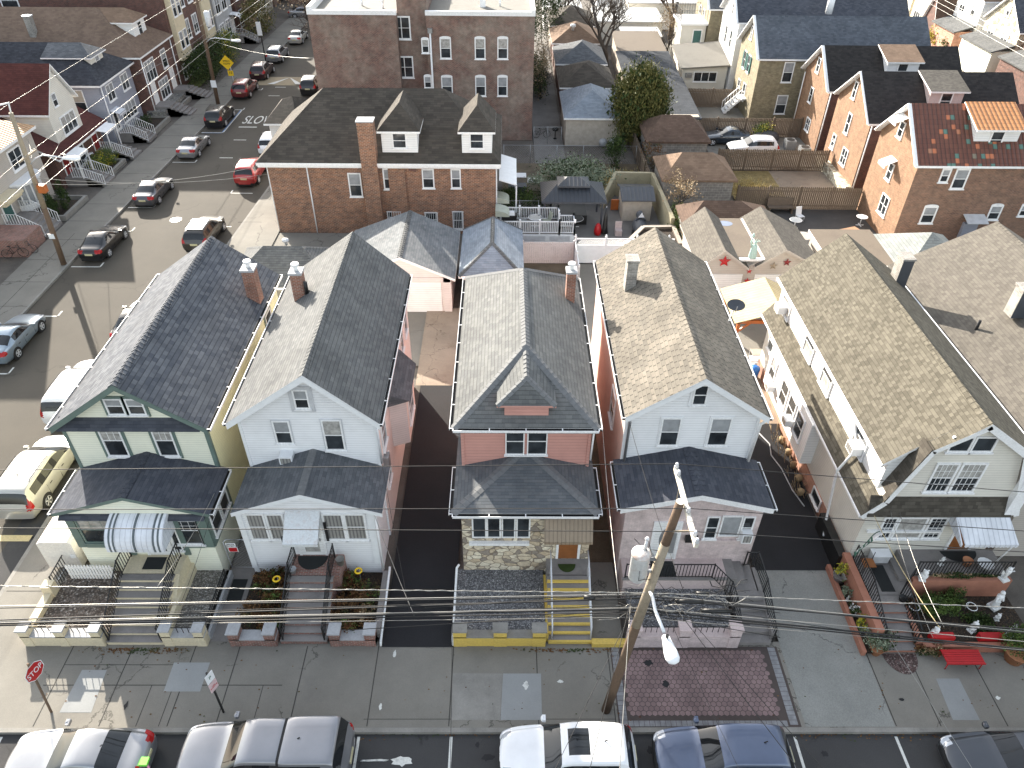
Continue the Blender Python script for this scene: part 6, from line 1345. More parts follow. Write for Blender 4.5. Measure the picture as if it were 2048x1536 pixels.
# ================================================================ brick houses on the right, gable ends towards us
def rhouse(name, label, x, y0, y1, ze, zr, rm, gm, sm, x1=41, dorm=None, wins=(), ws=(), yr=None):
    T = thing(name, label, 'house', (x+6, (y0+y1)/2, 0), 0, 'houses of the right hand back row'); yr = yr or (y0+y1)/2
    b = MB(); b.prism([(y0, -.2), (y1, -.2), (y1, ze-.1), (yr, zr-.2), (y0, ze-.1)], 'x', x, x1, 0, True, 1); b.build('wall', [sm, gm], T)
    gable_x(T, y0-.3, y1+.3, x-.3, x1+.3, ze-.15, yr, zr, rm, .16)
    b = MB()
    for a, c in (((y0-.3, ze-.15), (yr, zr)), ((yr, zr), (y1+.3, ze-.15))): b.beam((x-.3, a[0], a[1]-.05), (x-.3, c[0], c[1]-.05), .08, .24, up=(1, 0, 0))
    b.build('rake_board', M.white, T)
    for (ym, z, w, h, vm) in wins: window(T, '-x', x, ym-w/2, ym+w/2, z, z+h, up=M.glass, fw=.09, vm=vm)
    for ul, ur, vt, vb in ws: wp(T, '-y', y0, ul, ur, vt, vb, up=M.shade, fw=.1, arch=True)
    if dorm:
        xa, xb, m, rm2, za = dorm; b = MB(); b.box(xa, xb, y0+1.1, yr, ze+.2, za); d = b.build('dormer', m, T)
        b = MB(); b.slab([(xa-.25, y0+.75, za), (xb+.25, y0+.75, za), (xb+.25, yr+.1, zr+.1), (xa-.25, yr+.1, zr+.1)], .12, 0, 1); b.build('dormer_roof', [rm2, M.white], d)
        b = MB()
        for xx in (xa, xb): b.prism([(y0+1.1, za-.06), (yr, za-.06), (yr, zr-.05)], 'x', xx-.02, xx+.02)
        b.build('dormer_cheek', m, d); xm = (xa+xb)/2; window(d, '-y', y0+1.1, xm-.38, xm+.38, ze+.65, za-.25, up=M.glass, fw=.1)
    return T
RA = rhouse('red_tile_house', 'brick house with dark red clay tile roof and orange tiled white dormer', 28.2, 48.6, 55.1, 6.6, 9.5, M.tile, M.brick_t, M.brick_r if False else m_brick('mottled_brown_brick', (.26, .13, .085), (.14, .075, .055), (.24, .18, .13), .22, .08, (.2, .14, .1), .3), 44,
    (32.0, 35.0, M.siding_w2, M.tileo, 8.55), [(52.3, 7.0, .6, 1.0, 0), (51.9, 4.0, .6, 1.1, 0), (51.2, 1.6, 1.1, 1.3, 1)], ((1879, 1892, 340, 362), (1902, 1924, 340, 375), (1840, 1862, 415, 444), (1974, 1993, 413, 437), (2037, 2056, 412, 430)))
b = MB(); b.box(32.9, 33.9, 48.3, 48.62, 0, 2.2); b.build('side_door', M.siding_g, RA); b = MB(); b.slab([(32.7, 47.7, 2.5), (34.2, 47.7, 2.5), (34.2, 48.6, 2.8), (32.7, 48.6, 2.8)], .05); b.build('awning', M.galvl, RA)
for y, z in ((52.35, 8.15), (51.95, 5.2)): b = MB(); b.slab([(27.4, y-.55, z), (28.2, y-.55, z+.35), (28.2, y+.55, z+.35), (27.4, y+.55, z)], .04); b.box(27.38, 27.42, y-.55, y+.55, z-.25, z); b.build('window_awning', M.whitem, RA)
RB = rhouse('orange_brick_house', 'orange brick house with black roof, middle of the three right hand gables', 28.5, 57.6, 64.7, 6.3, 9.0, M.shblk, M.brick_t, M.brick_d, 40, (33.0, 35.6, M.pinkw, M.shtan if False else M.sh6, 8.3),
    [(61.9, 6.7, .5, 1.2, 0), (61.4, 4.0, .6, 1.5, 0), (63.2, 2.0, .6, 1.1, 0), (60.4, 1.7, 1.0, 1.2, 1)])
b = MB(); b.box(28.0, 28.5, 57.5, 65, 0, .9); b.build('stone_base', M.stone_w, RB)
RC = rhouse('orange_brick_house', 'orange brick house with black roof, farthest of the three right hand gables', 28.5, 66.7, 73.4, 5.95, 8.7, M.shblk, M.brick_t, M.brick_d, 40, (33.4, 36.2, M.siding_w, M.shbr, 8.0), [(70.6, 6.3, .6, 1.1, 0), (70.6, 3.6, .6, 1.2, 0), (69.6, 1.3, .9, 1.0, 1)])
pipe(RC, [(28.35, 73.0, 5.6), (28.35, 73.0, .2)], .05); pipe(RC, [(28.6, 66.55, 5.6), (28.6, 66.55, .2)], .05); pipe(RB, [(28.6, 57.45, 5.9), (28.6, 57.45, .2)], .05)
RD = rhouse('yellow_brick_house', 'yellow brick house with broad slate blue roof behind the orange gables', 24.6, 75.4, 82.6, 6.3, 9.2, M.shnv, M.brick_y, M.brick_y, 41, None, [(79.6, 6.9, .5, 1.1, 0), (80.2, 4.0, .7, 1.5, 0), (78.6, 4.0, .7, 1.5, 0), (78.5, 1.3, .8, 1.5, 0), (80.6, 1.4, .7, 1.2, 0)])
for y in (78.05, 79.15, 79.65, 80.75): b = MB(); b.box(24.5, 24.6, y-.14, y+.14, 4.0, 5.5); b.build('shutter', M.dgreen, RD)
for ul, ur, vt, vb in ((1563, 1580, 126, 163), (1549, 1567, 192, 226)): wp(RD, '-y', 75.4, ul, ur, vt, vb, up=M.shade, fw=.09)
b = MB(); b.cyl((33.2, 83.2, 8.5), (33.2, 83.2, 10.3), .35, n=10); b.build('chimney', M.whitem, RD)
b = MB(); stoop = [(22.6+.25*i, .25+.28*i) for i in range(6)]
for x, z in stoop: b.box(x, x+.3, 77.4, 78.5, z-.1, z)
b.box(24.1, 24.6, 77.2, 78.7, 1.6, 1.75)
for y in (77.4, 78.5): b.beam((22.6, y, 1.1), (24.1, y, 2.6), .05, .06); b.beam((22.6, y, .2), (24.1, y, 1.6), .05, .2)
for i in range(7):
    for y in (77.4, 78.5): b.box(22.6+.25*i-.02, 22.6+.25*i+.02, y-.02, y+.02, .2+.25*i, 1.1+.25*i)
b.build('back_steps', M.white, RD)
RE = rhouse('white_gable_house', 'white gabled house with charcoal roof behind the yellow brick house', 24.4, 84.0, 91.0, 7.6, 10.6, M.sh1p, M.siding_w2, M.siding_w2, 42, None, [(87, 7.6, .6, 1.2, 0), (88.2, 4.5, .7, 1.6, 0), (86.0, 4.5, .7, 1.6, 0), (85.6, 1.5, .8, 1.5, 0)])
RF = rhouse('cream_gable_house', 'cream brick gabled house with back porch near the top of the picture', 23.5, 93.0, 100.5, 7.0, 10.0, M.sh2p, M.brick_y, M.brick_y, 42, None, [(96, 4.5, .8, 1.6, 0), (98, 4.5, .8, 1.6, 0)])
b = MB(); b.box(20.5, 23.4, 93.5, 97.5, 0, 5.0); b.build('back_porch', M.siding_b, RF); b = MB(); b.box(20.2, 23.5, 93.2, 97.8, 5.0, 5.25); b.build('porch_deck', M.white, RF); rail('porch_railing', [(20.3, 93.3, 5.25), (20.3, 97.7, 5.25), (23.3, 97.7, 5.25)], None, m=M.iron, parent=RF, step=.3, h=1.3); rail('porch_railing', [(20.3, 93.3, 5.25), (23.3, 93.3, 5.25)], None, m=M.iron, parent=RF, step=.3, h=1.3)
door(RF, '-y', 93.5, 22.0, 22.9, 2.2, 4.4, M.dgreen, M.white)
EX = thing('lean_to_extension', 'pale pink clapboard extension with tan lean-to roof behind the evergreen', 'extension', (22, 87, 0)); body(EX, [(19.3, 0), (24.2, 0), (24.2, 3.0), (19.3, 2.8)], 'y', 84.6, 90, M.siding_b)
b = MB(); b.slab([(19.0, 84.2, 2.75), (24.35, 84.2, 3.1), (24.35, 90.5, 4.0), (19.0, 90.5, 3.6)], .15); b.build('roof', M.roofflat, EX); window(EX, '-y', 84.6, 20.7, 23.1, 1.3, 2.2, up=M.glass, vm=2, split=0, fw=.1); acunit(EX, '-y', 84.6, 19.7, 20.4, 1.7, .45, .3, M.galv)
for lb, x, y0, y1, h, m, rm in (('cream brick house at the top right', 45, 92, 98, 7, M.siding_b, M.sh2p),):
    pass
# houses across the far street
FG = 'houses across the far street'
def far(name, lb, x, y0, y1, ze, zr, m, rm, wins, m2=None, yr=None):
    T = thing(name, lb, 'house', (x+6, (y0+y1)/2, 0), 0, FG); yr = yr or (y0+y1)/2
    b = MB(); b.prism([(y0, 0), (y1, 0), (y1, ze), (yr, zr), (y0, ze)], 'x', x, x+16); b.build('wall', m, T); gable_x(T, y0-.3, y1+.3, x-.3, x+16, ze-.1, yr, zr+.1, rm, .16)
    for (ym, z, w_, h, vm) in wins: window(T, '-x', x, ym-w_/2, ym+w_/2, z, z+h, up=M.shade, fw=.14, vm=vm)
    if m2: b = MB(); b.box(x-2.2, x, y0+.2, y1-.2, 0, 3.3); b.build('porch', m2, T); b = MB(); b.slab([(x-2.5, y0, 3.3), (x, y0, 4.0), (x, y1, 4.0), (x-2.5, y1, 3.3)], .15); b.build('porch_roof', M.sh2, T)
    return T
far('far_white_house', 'white house over a brick ground floor at the top right corner', 58, 98.5, 104.6, 6.9, 9, M.siding_w2, M.shbr, [(103, 4.8, 1.2, 1.3, 1), (100.3, 4.8, .8, 1.3, 0)], M.brick_s)
far('far_stone_house', 'fieldstone gabled house with green grey porches at the right edge', 58, 89.5, 97.0, 5.5, 8.6, M.stone_w, M.sh1p, [(95, 3.6, 1.2, 1.2, 1), (92, 3.6, 1.2, 1.2, 1), (93.2, 6.4, .5, .9, 0)], M.siding_y)
far('far_cream_house', 'cream rowhouse far across the street beside the white house', 58, 109, 115.6, 8.5, 9.0, M.cream, M.shdb, [(113.8, 4.6, 1.8, 1.8, 2), (110.6, 4.6, 1.2, 1.8, 1), (113.8, 1.5, 1.8, 1.8, 2), (110.6, 1, 1, 2.2, 0)])
far('far_cream_house', 'second cream rowhouse, farther left across the street', 58, 116.4, 123, 9, 9.6, M.siding_b, M.shdb, [(118, 5, 1.4, 1.8, 1), (121, 5, 1.4, 1.8, 1)])
far('far_dark_roof_house', 'dark brown roofed house between the cream rowhouse and the white house', 56.5, 105.2, 108.6, 2.8, 6.5, M.brick_d, M.shdb, [])
far('far_brick_house', 'brown brick house with porch at the right edge below the stone house', 58, 80, 88, 6, 9, M.brick_d, M.shdb, [(84, 4, 1.5, 1.5, 1)], M.brick_d)
# ================================================================ fences, deck, gazebo, yard things
def plank_fence(name, label, p0, p1, z0, z1, m, group=None, pw=.14, gap=.02, pointed=False, rails_=True, posts=2.4, cat='fence', mp=None, th=.03):
    """boards on rails between two points"""
    p0, p1 = Vector((*p0, 0)), Vector((*p1, 0)); d = p1-p0; L = d.length; d /= L; n = Vector((-d.y, d.x, 0)); T = thing(name, label, cat, (p0.x, p0.y, z0), 0, group)
    b = MB(); k = int(L/(pw+gap)); random.seed(int(L*100))
    for i in range(k):
        c = p0+d*((i+.5)*(pw+gap)); h = z1+random.uniform(-.02, .02)
        b.obox((c.x, c.y, (z0+h)/2), (d, n, UPV), (pw/2, th/2, (h-z0)/2))
        if pointed: b.face([c+d*(-pw/2)+UPV*h-n*.001, c+d*(pw/2)+UPV*h-n*.001, c+UPV*(h+.08)-n*.001])
    b.build('boards', m, T)
    if rails_:
        b = MB()
        for z in (z0+.3, z1-.3): b.beam(p0+n*.05+UPV*z, p1+n*.05+UPV*z, .06, .09)
        b.build('rail', mp or m, T)
    k = max(1, round(L/posts))
    for i in range(k+1):
        c = p0+d*(L*i/k)+n*.06; b = MB(); b.box(c.x-.06, c.x+.06, c.y-.06, c.y+.06, z0, z1+.1); b.build('post', mp or m, T)
    return T
WF = 'weathered timber fences between the back yards'
plank_fence('timber_fence', 'long weathered timber fence in front of the two parked yard cars', (18.6, 62.9), (28.2, 62.7), .1, 1.9, M.wood, WF, pointed=True)
plank_fence('timber_fence', 'weathered timber fence behind the garden bench and blacktop yard', (18.4, 55.1), (28.3, 54.9), .1, 1.9, M.wood, WF, pointed=True)
plank_fence('timber_fence', 'dark timber fence below the yellow brick house steps', (17.6, 70.9), (28.4, 70.9), .1, 1.9, M.wood, WF)
plank_fence('timber_fence', 'tall timber fence beside the pale pink extension', (18.8, 79.6), (24.6, 79.4), .1, 2.0, M.wood, WF)
plank_fence('timber_fence', 'short timber fence between the evergreen and the dark brown garage', (11.8, 57.6), (11.75, 67.5), .1, 1.9, M.wood, WF)
plank_fence('timber_fence', 'timber fence running back beside the slate flat roofed building', (18.55, 71.2), (18.6, 79.4), .1, 1.8, M.wood, WF)
plank_fence('white_fence', 'white picket fence beyond the slate roofed sheds', (18.5, 98.8), (24, 98.6), .1, 1.6, M.white, None, pointed=True, gap=.08)
plank_fence('white_board_fence', 'off white vertical board fence below the raised deck', (1.2, 46.0), (4.75, 46.0), .1, 1.75, M.pinkw if False else m_weather('off_white_fence_paint', (.62, .56, .54), (.35, .3, .27), .4), None, gap=.012)
plank_fence('white_board_fence', 'white board fence closing off the top of the yards', (17, 112.6), (27, 112.4), .1, 2.0, M.white, None)
F = thing('lattice_fence', 'white vinyl fence with lattice top behind the pink house yard', 'fence', (8, 46.1, .1))
b = MB(); b.box(4.85, 11.7, 46.08, 46.12, .2, 1.45); b.build('panel', M.whitem, F)
b = MB(); b.box(4.85, 11.7, 46.06, 46.14, 1.42, 1.5); b.box(4.85, 11.7, 46.06, 46.14, 1.92, 2.0); b.box(4.85, 11.7, 46.06, 46.14, .1, .22); b.build('rail', M.whitem, F)
b = MB(); n = 0; x = 4.9
while x < 11.2:
    b.beam((x, 46.09, 1.5), (x+.42, 46.09, 1.92), .008, .03, up=(0, 1, 0)); b.beam((x+.42, 46.11, 1.5), (x, 46.11, 1.92), .008, .03, up=(0, 1, 0)); x += .12
b.build('lattice', M.whitem, F)
for x in (4.85, 6.95, 9.1, 11.3): b = MB(); b.box(x-.06, x+.06, 46.04, 46.16, .1, 2.1); b.lathe((x, 46.1, 2.1), [(.09, 0), (.09, .04), (.05, .08), (.07, .15), (.01, .22)], 8); b.build('post', M.whitem, F)
b = MB(); b.box(4.8, 4.84, 42.5, 46.1, .1, 1.8)
for i in range(3): b.box(4.77, 4.87, 42.5+i*1.75, 42.6+i*1.75, .1, 1.95)
single('side_fence', b, M.whitem, 'short white vinyl fence running toward the camera from the lattice fence', 'fence')
# deck
D = thing('raised_deck', 'raised deck with white balustrade behind the brown brick house corner', 'deck', (2.2, 49.9, 0))
b = MB(); b.box(-.5, 3.9, 48.9, 51.0, .85, 1.0); b.box(3.9, 5.0, 48.9, 50.2, .55, .68); b.build('floor', m_flat('grey_decking', (.2, .19, .18), .8), D)
b = MB(); b.box(.5, 5.0, 48.85, 48.9, .1, .85); b.build('skirt', M.whitem, D); b = MB(); b.box(1.0, 2.9, 48.83, 48.86, .35, .75); b.box(3.2, 4.7, 48.83, 48.86, .35, .75); b.build('skirt_panel', M.galvl, D)
def balus(name, pts, z, h=.95):
    b = MB(); P = [Vector((*p, z)) for p in pts]
    for a, c in zip(P, P[1:]):
        L = (c-a).length; n = int(L/.13); b.beam(a+UPV*h, c+UPV*h, .07, .06); b.beam(a+UPV*.1, c+UPV*.1, .05, .05)
        for i in range(1, n): p = a.lerp(c, i/n); b.box(p.x-.018, p.x+.018, p.y-.018, p.y+.018, p.z+.1, p.z+h)
        k = max(1, round(L/1.7))
        for i in range(k+1): p = a.lerp(c, i/k); b.box(p.x-.055, p.x+.055, p.y-.055, p.y+.055, p.z-.1, p.z+h+.1); b.box(p.x-.075, p.x+.075, p.y-.075, p.y+.075, p.z+h+.1, p.z+h+.16)
    b.build(name, M.whitem, D)
balus('balustrade', [(-.4, 48.9), (3.9, 48.9), (5.0, 48.9)], .9); balus('balustrade', [(-.4, 51.0), (3.9, 51.0), (3.9, 50.3)], 1.0); balus('balustrade', [(3.95, 50.25), (5.0, 50.25), (5.0, 48.9)], .75)
for y, lb in ((48.7, 'nearer pale curved awning on the brick house side door'), (50.9, 'farther pale curved awning on the brick house side wall')):
    b = MB(); pr = [(-.74+1.0*math.sin(t), y+0, 2.3+.45*math.cos(t)) for t in [math.pi/2*i/6 for i in range(7)]]
    for p, q in zip(pr, pr[1:]): b.face([p, q, (q[0], y+1.2, q[2]), (p[0], y+1.2, p[2])])
    b.face([(p[0], p[1], p[2]) for p in pr]+[(-.74, y, 2.3)]); single('door_awning', b, m_flat('pale_sage_awning', (.38, .40, .33), .6), lb, 'awning', 'pale awnings on the brick house side')
def patio_chair(x, y, z, rz, label, m=None, group=None, name='patio_chair'):
    T = thing(name, label, 'chair', (x, y, z), rz, group); m = m or M.galvl
    b = MB(); b.box(-.25, .25, -.25, .25, .40, .44); LB(b, 'seat', m, T); b = MB(); b.obox((0, .3, .72), ((1, 0, 0), (0, .97, -.24), (0, .24, .97)), (.25, .02, .32)); LB(b, 'backrest', m, T)
    for sx in (-.23, .23):
        for sy in (-.23, .23): b = MB(); b.cyl((sx, sy, 0), (sx, sy, .42), .014, n=5); LB(b, 'leg', M.ironw, T)
    return T
def round_table(x, y, z, label, m=None, r=.5):
    T = thing('patio_table', label, 'table', (x, y, z)); b = MB(); b.cyl((0, 0, .7), (0, 0, .73), r, n=20); LB(b, 'table_top', m or M.glass, T)
    b = MB(); b.tube([(r*math.cos(2*math.pi*i/20), r*math.sin(2*math.pi*i/20), .715) for i in range(21)], .02, 5); LB(b, 'rim', M.whitem, T)
    b = MB(); b.cyl((0, 0, .05), (0, 0, .7), .03, n=6); b.box(-.3, .3, -.02, .02, 0, .05); b.box(-.02, .02, -.3, .3, 0, .05); LB(b, 'leg', M.whitem, T); return T
patio_chair(1.3, 49.9, 1.0, -PI/2*.9+PI, 'grey sling chair left of the round glass table on the deck', m_flat('sling_grey', (.22, .23, .22), .7)); patio_chair(3.0, 50.0, 1.0, -1.2, 'sage sling chair right of the round glass table on the deck', m_flat('sling_sage', (.3, .32, .26), .7)); round_table(2.15, 49.9, 1.0, 'round glass patio table with white rim on the deck')
T = thing('gas_grill', 'black gas grill with white lid against the brick house on the deck', 'grill', (.2, 50.2, 1.0)); b = MB(); b.box(-.5, .6, -.25, .25, .1, .8); LB(b, 'body', M.iron, T); b = MB(); b.prism([(-.25, .8), (.25, .8), (.15, 1.02), (-.15, 1.02)], 'x', -.35, .45); LB(b, 'lid', M.whitem, T)
# gazebo
Z = thing('gazebo', 'charcoal ribbed metal gazebo with two tier roof beside the deck', 'gazebo', (5.1, 52.8, 0))
hip(Z, 2.65, 7.5, 51.0, 54.6, 2.4, (4.1, 52.8, 3.35), (6.0, 52.8, 3.35), M.metal_r, .14, edge=M.tarp); hip(Z, 3.85, 6.25, 51.9, 53.7, 3.25, (4.6, 52.8, 3.62), (5.5, 52.8, 3.62), M.metal_r, .12, edge=M.tarp, name='upper_roof')
for x in (2.9, 7.2):
    for y in (51.3, 54.3): b = MB(); b.box(x-.07, x+.07, y-.07, y+.07, .1, 2.35); b.build('post', M.tarp, Z)
b = MB(); b.box(3.4, 6.2, 52, 54, .1, .85); b.box(3.4, 3.6, 53.6, 54, .1, 1.5); single('outdoor_sofa', b, M.iron, 'dark covered furniture in the shade under the gazebo', 'sofa')
round_table(5.3, 51.6, .1, 'dark patio table at the front of the gazebo', M.iron, .6)
b = MB(); b.lathe((6.9, 50.4, .1), [(.25, 0), (.3, .3), (.22, .7), (.1, .9)], 10); single('red_covered_stool', b, M.red, 'red covered stool beside the gazebo post', 'stool')
T = thing('folded_umbrella', 'folded black patio umbrella standing by the gazebo corner', 'umbrella', (7.4, 50.3, .1)); b = MB(); b.lathe((0, 0, .2), [(.28, 0), (.2, .4), (.14, 1.2), (.05, 2.0)], 10); LB(b, 'canopy', M.iron, T); b = MB(); b.cyl((0, 0, 0), (0, 0, 2.3), .03); LB(b, 'pole', M.galv, T)
# concrete yard wall, shed, covered jet ski, planter wall
def wall_(name, label, pts, th, z0, z1, m, group=None, cop=None):
    b = MB()
    for (p, q, za, zb) in zip(pts, pts[1:], z1, z1[1:]):
        p, q = Vector((*p, 0)), Vector((*q, 0)); d = (q-p).normalized(); n = Vector((-d.y, d.x, 0))*th/2
        P = [p-n, q-n, q+n, p+n]; Zs = [za, zb, zb, za]
        lo = [(v.x, v.y, z0) for v in P]; hi = [(v.x, v.y, z) for v, z in zip(P, Zs)]
        b.face(lo[::-1]); b.face(hi, 1 if cop else 0)
        for i in range(4): j = (i+1) % 4; b.face([lo[i], lo[j], hi[j], hi[i]])
    return single(name, b, [m]+([cop] if cop else []), label, 'wall', group)
wall_('yard_wall', 'tall stained cream concrete wall behind and right of the small shed', [(7.7, 54.9), (8.9, 57.5), (11.9, 57.4), (12.15, 49.3)], .28, .05, [1.0, 2.05, 2.05, 2.0], M.concw)
wall_('planter_wall', 'dark brick planter wall with pale coping behind the lattice fence', [(8.4, 46.6), (10.0, 49.0), (12.2, 49.1), (12.3, 46.6)], .3, .05, [1.35, 1.5, 1.5, 1.4], M.chimg if False else m_brick('sooty_brown_brick', (.13, .10, .08), (.09, .07, .055), (.2, .17, .14), .22, .08, (.2, .18, .14), .4), cop=M.taupe)
b = MB(); b.prism([(8.7, 46.8), (10.0, 48.9), (12.1, 48.9), (12.1, 46.8)], 'z', .05, 1.3); single('planter_soil', b, M.mulch, 'raised bed of bare soil inside the brick planter wall', 'planter')
T = thing('garden_shed', 'beige garden shed with dark ribbed roof inside the concrete wall', 'shed', (10.1, 53.8, .1)); body(T, [(9.0, .1), (11.2, .1), (11.2, 1.85), (9.0, 1.85)], 'y', 52.7, 55.2, M.taupe)
gable_x(T, 52.4, 55.5, 8.8, 11.4, 1.9, 53.95, 2.35, M.metal_r, .08, edge=M.tarp)
T = thing('covered_jet_ski', 'jet ski under a dark grey cover on its trailer before the shed', 'jet ski', (10.2, 50.4, .1)); 
b = MB(); b.lathe((10.1, 50.6, .35), [(.02, -.1), (.5, 0), (.58, .3), (.45, .55), (.2, .7), (.05, .75)], 14, 0, 1.0, 2.4); b.ball((10.15, 51.6, 1.15), (.3, .35, .3)); b.tube([(9.8, 50.9, 1.0), (10.15, 51.4, 1.35), (10.5, 50.9, 1.0)], .08, 6); b.build('cover', M.tarp, T)
b = MB(); b.prism([(9.95, 1.22), (10.4, 1.22), (10.18, 1.6)], 'y', 50.95, 51.0); b.build('windscreen', M.whitem, T)
for x in (9.55, 10.7): b = MB(); b.cyl((x-.08, 50.3, .32), (x+.08, 50.3, .32), .22, n=12); b.build('trailer_wheel', M.black, T)
b = MB(); b.box(8.45, 8.95, 49.2, 49.7, .1, .16, 0); b.box(8.5, 9.0, 48.5, 49.1, .1, .17, 1); b.box(8.55, 9.2, 47.6, 48.4, .1, .18, 2); single('patterned_rug', b, [M.red, M.whitem, M.iron], 'red, white and black strip of matting along the patio edge', 'rug')
b = MB(); b.box(8.2, 8.7, 50.1, 50.6, .1, .55); b.box(8.2, 8.7, 50.55, 50.6, .5, 1.1); single('garden_chair', b, M.pinkw, 'small pale chair beside the patterned matting', 'chair')
b = MB(); b.box(8.35, 8.95, 54.6, 54.75, .1, .95); single('wooden_crate', b, M.orange, 'orange wooden board leaning on the concrete wall by the gazebo', 'board')
# chain link fences in the back
def chain(name, label, pts, h, group='chain link fences in the back yards', dens=.22):
    T = thing(name, label, 'fence', (*pts[0], .05), 0, group); P = [Vector((*p, .05)) for p in pts]; b = MB(); f = MB()
    for a, c in zip(P, P[1:]):
        L = (c-a).length; d = (c-a)/L; n = int(L/2.4)+1
        for i in range(n+1): q = a+d*(L*i/n); f.cyl(q, q+UPV*(h+.05), .03, n=5)
        f.tube([a+UPV*h, c+UPV*h], .022, 5); k = int(L/dens)
        for i in range(k-int(h/dens)):
            q = a+d*(dens*i); b.beam(q, q+d*h+UPV*h, .006, .006); b.beam(q+UPV*h, q+d*h, .006, .006)
    f.build('fence_frame', M.galv, T); b.build('chain_link', M.galv, T); return T
chain('chain_link_fence', 'chain link fence behind the deck, before the dark hedge', [(-.4, 52.6), (2.5, 52.6)], 1.7); chain('chain_link_fence', 'long chain link fence crossing the yards below the alley garages', [(-.2, 64.2), (11.6, 64.2)], 1.6); chain('chain_link_fence', 'chain link fence across the alley beside the apartment building', [(2.6, 68.8), (5.2, 68.8)], 1.6)
for x, y, lb, m in ((.9, 57.6, 'dark tarp covered table behind the brick house side porch', M.tarp), (2.3, 58.6, 'white topped outdoor counter at the back of the brick house yard', M.whitem), (.9, 59.6, 'white folding table behind the brick house', M.whitem)):
    T = thing('yard_table', lb, 'table', (x, y, .05)); b = MB(); b.box(-.7 if m is M.tarp else -.5, .8, -.5, .4, .75, .82); LB(b, 'table_top', m, T)
    b = MB(); b.box(-.45, .75, -.4, .3, 0, .75); LB(b, 'base', M.taupe if m is M.whitem else M.tarp, T)
b = MB()
for i, (u, v) in enumerate(((1175, 277), (1183, 283), (1205, 291), (1225, 290))): p = gz(u, v, .1); b.lathe((p.x, p.y, .1), [(.3, 0), (.4, .3), (.3, .6), (.1, .65)], 9)
single('garden_pots', b, M.coping, 'cluster of pale pots and stones by the grey blue garage', 'pots')
# grill and bicycle in the alley
def bicycle(x, y, z, rz, label, m, group=None):
    T = thing('bicycle', label, 'bicycle', (x, y, z), rz, group)
    for sx in (-.52, .52):
        b = MB(); b.tube([(sx+.33*math.cos(2*math.pi*i/18), 0, .34+.33*math.sin(2*math.pi*i/18)) for i in range(19)], .02, 5)
        for i in range(6): a = math.pi*i/6; b.beam((sx-.32*math.cos(a), 0, .34-.32*math.sin(a)), (sx+.32*math.cos(a), 0, .34+.32*math.sin(a)), .005, .005)
        LB(b, 'wheel', M.black, T)
    b = MB()
    for p, q in (((-.52, .34), (-.15, .75)), ((-.52, .34), (-.05, .34)), ((-.05, .34), (-.18, .85)), ((-.15, .75), (.36, .78)), ((-.05, .34), (.38, .72)), ((.52, .34), (.36, .95))): b.cyl((p[0], 0, p[1]), (q[0], 0, q[1]), .018, n=6)
    LB(b, 'frame', m, T); b = MB(); b.tube([(.3, -.28, .98), (.36, 0, .97), (.3, .28, .98)], .015, 5); LB(b, 'handlebar', M.black, T); b = MB(); b.ball((-.2, 0, .9), (.13, .07, .04)); LB(b, 'saddle', M.black, T); return T
bicycle(-34.4, 46.3, .15, .25, 'black bicycle leaning by the beige house stoop, nearer the camera', M.iron, 'bicycles by the beige house'); bicycle(-34.0, 46.9, .15, .1, 'second dark bicycle right behind the first at the beige house stoop', M.tarp, 'bicycles by the beige house'); bicycle(3.4, 70.4, .06, .1, 'dark bicycle in the alley beside the apartment building', M.iron)
b = MB(); b.lathe((4.7, 70.2, .06), [(.2, 0), (.05, .1), (.05, .7), (.3, .8), (.32, 1.0), (.1, 1.15)], 10); single('kettle_grill', b, M.iron, 'small kettle grill in the alley by the grey blue garage', 'grill')
# bench, chairs, things in the blacktop yard
T = thing('garden_bench', 'weathered wooden garden bench against the timber fence', 'bench', (21.8, 54.5, .09))
b = MB(); b.box(-1.0, 1.0, -.35, .2, .42, .48); LB(b, 'seat', M.wood, T); b = MB(); b.obox((0, .25, .78), ((1, 0, 0), (0, .97, -.24), (0, .24, .97)), (1.0, .03, .3)); LB(b, 'backrest', M.wood, T)
for x in (-.9, .9): b = MB(); b.box(x-.05, x+.05, -.35, .2, 0, .42); LB(b, 'leg', M.wood, T)
patio_chair(22.9, 52.9, .09, .3, 'white folding chair on the blacktop yard', M.whitem); round_table(22.1, 51.6, .09, 'grey round table near the white folding chair', M.galv, .45); round_table(21.9, 49.0, .09, 'low round wire table behind the twin garage', M.taupe, .6); round_table(28.0-.6, 52.2, .09, 'small white table against the red tile house wall', M.whitem, .4)
b = MB(); b.obox((25.2, 50.5, .35), ((.93, .36, 0), (-.36, .93, 0), (0, 0, 1)), (1.7, .35, .03)); b.obox((26.2, 50.1, .3), ((.93, .36, 0), (-.36, .93, 0), (0, 0, 1)), (1.2, .3, .03)); single('plank_pile', b, m_flat('tan_planks', (.34, .2, .12), .8), 'tan planks lying before the red tile house', 'planks')
for x, y, lb in ((26.6, 68.0, 'grey air conditioning condenser behind the long timber fence'), (27.4, 66.2, 'dark condenser unit against the farthest orange brick gable')):
    T = thing('condenser_unit', lb, 'air conditioner', (x, y, .09)); b = MB(); b.box(-.45, .45, -.45, .45, 0, .85); LB(b, 'casing', M.galv, T); b = MB(); b.cyl((0, 0, .851), (0, 0, .87), .38, n=16); LB(b, 'fan_grille', M.iron, T)
b = MB(); b.lathe((24.8, 69.6, .09), [(.9, 0), (1.1, .5), (.8, .9), (.3, 1.05)], 12, 0, 1.2, .8); single('covered_furniture', b, M.tarp, 'black covered round furniture behind the white suv', 'furniture')
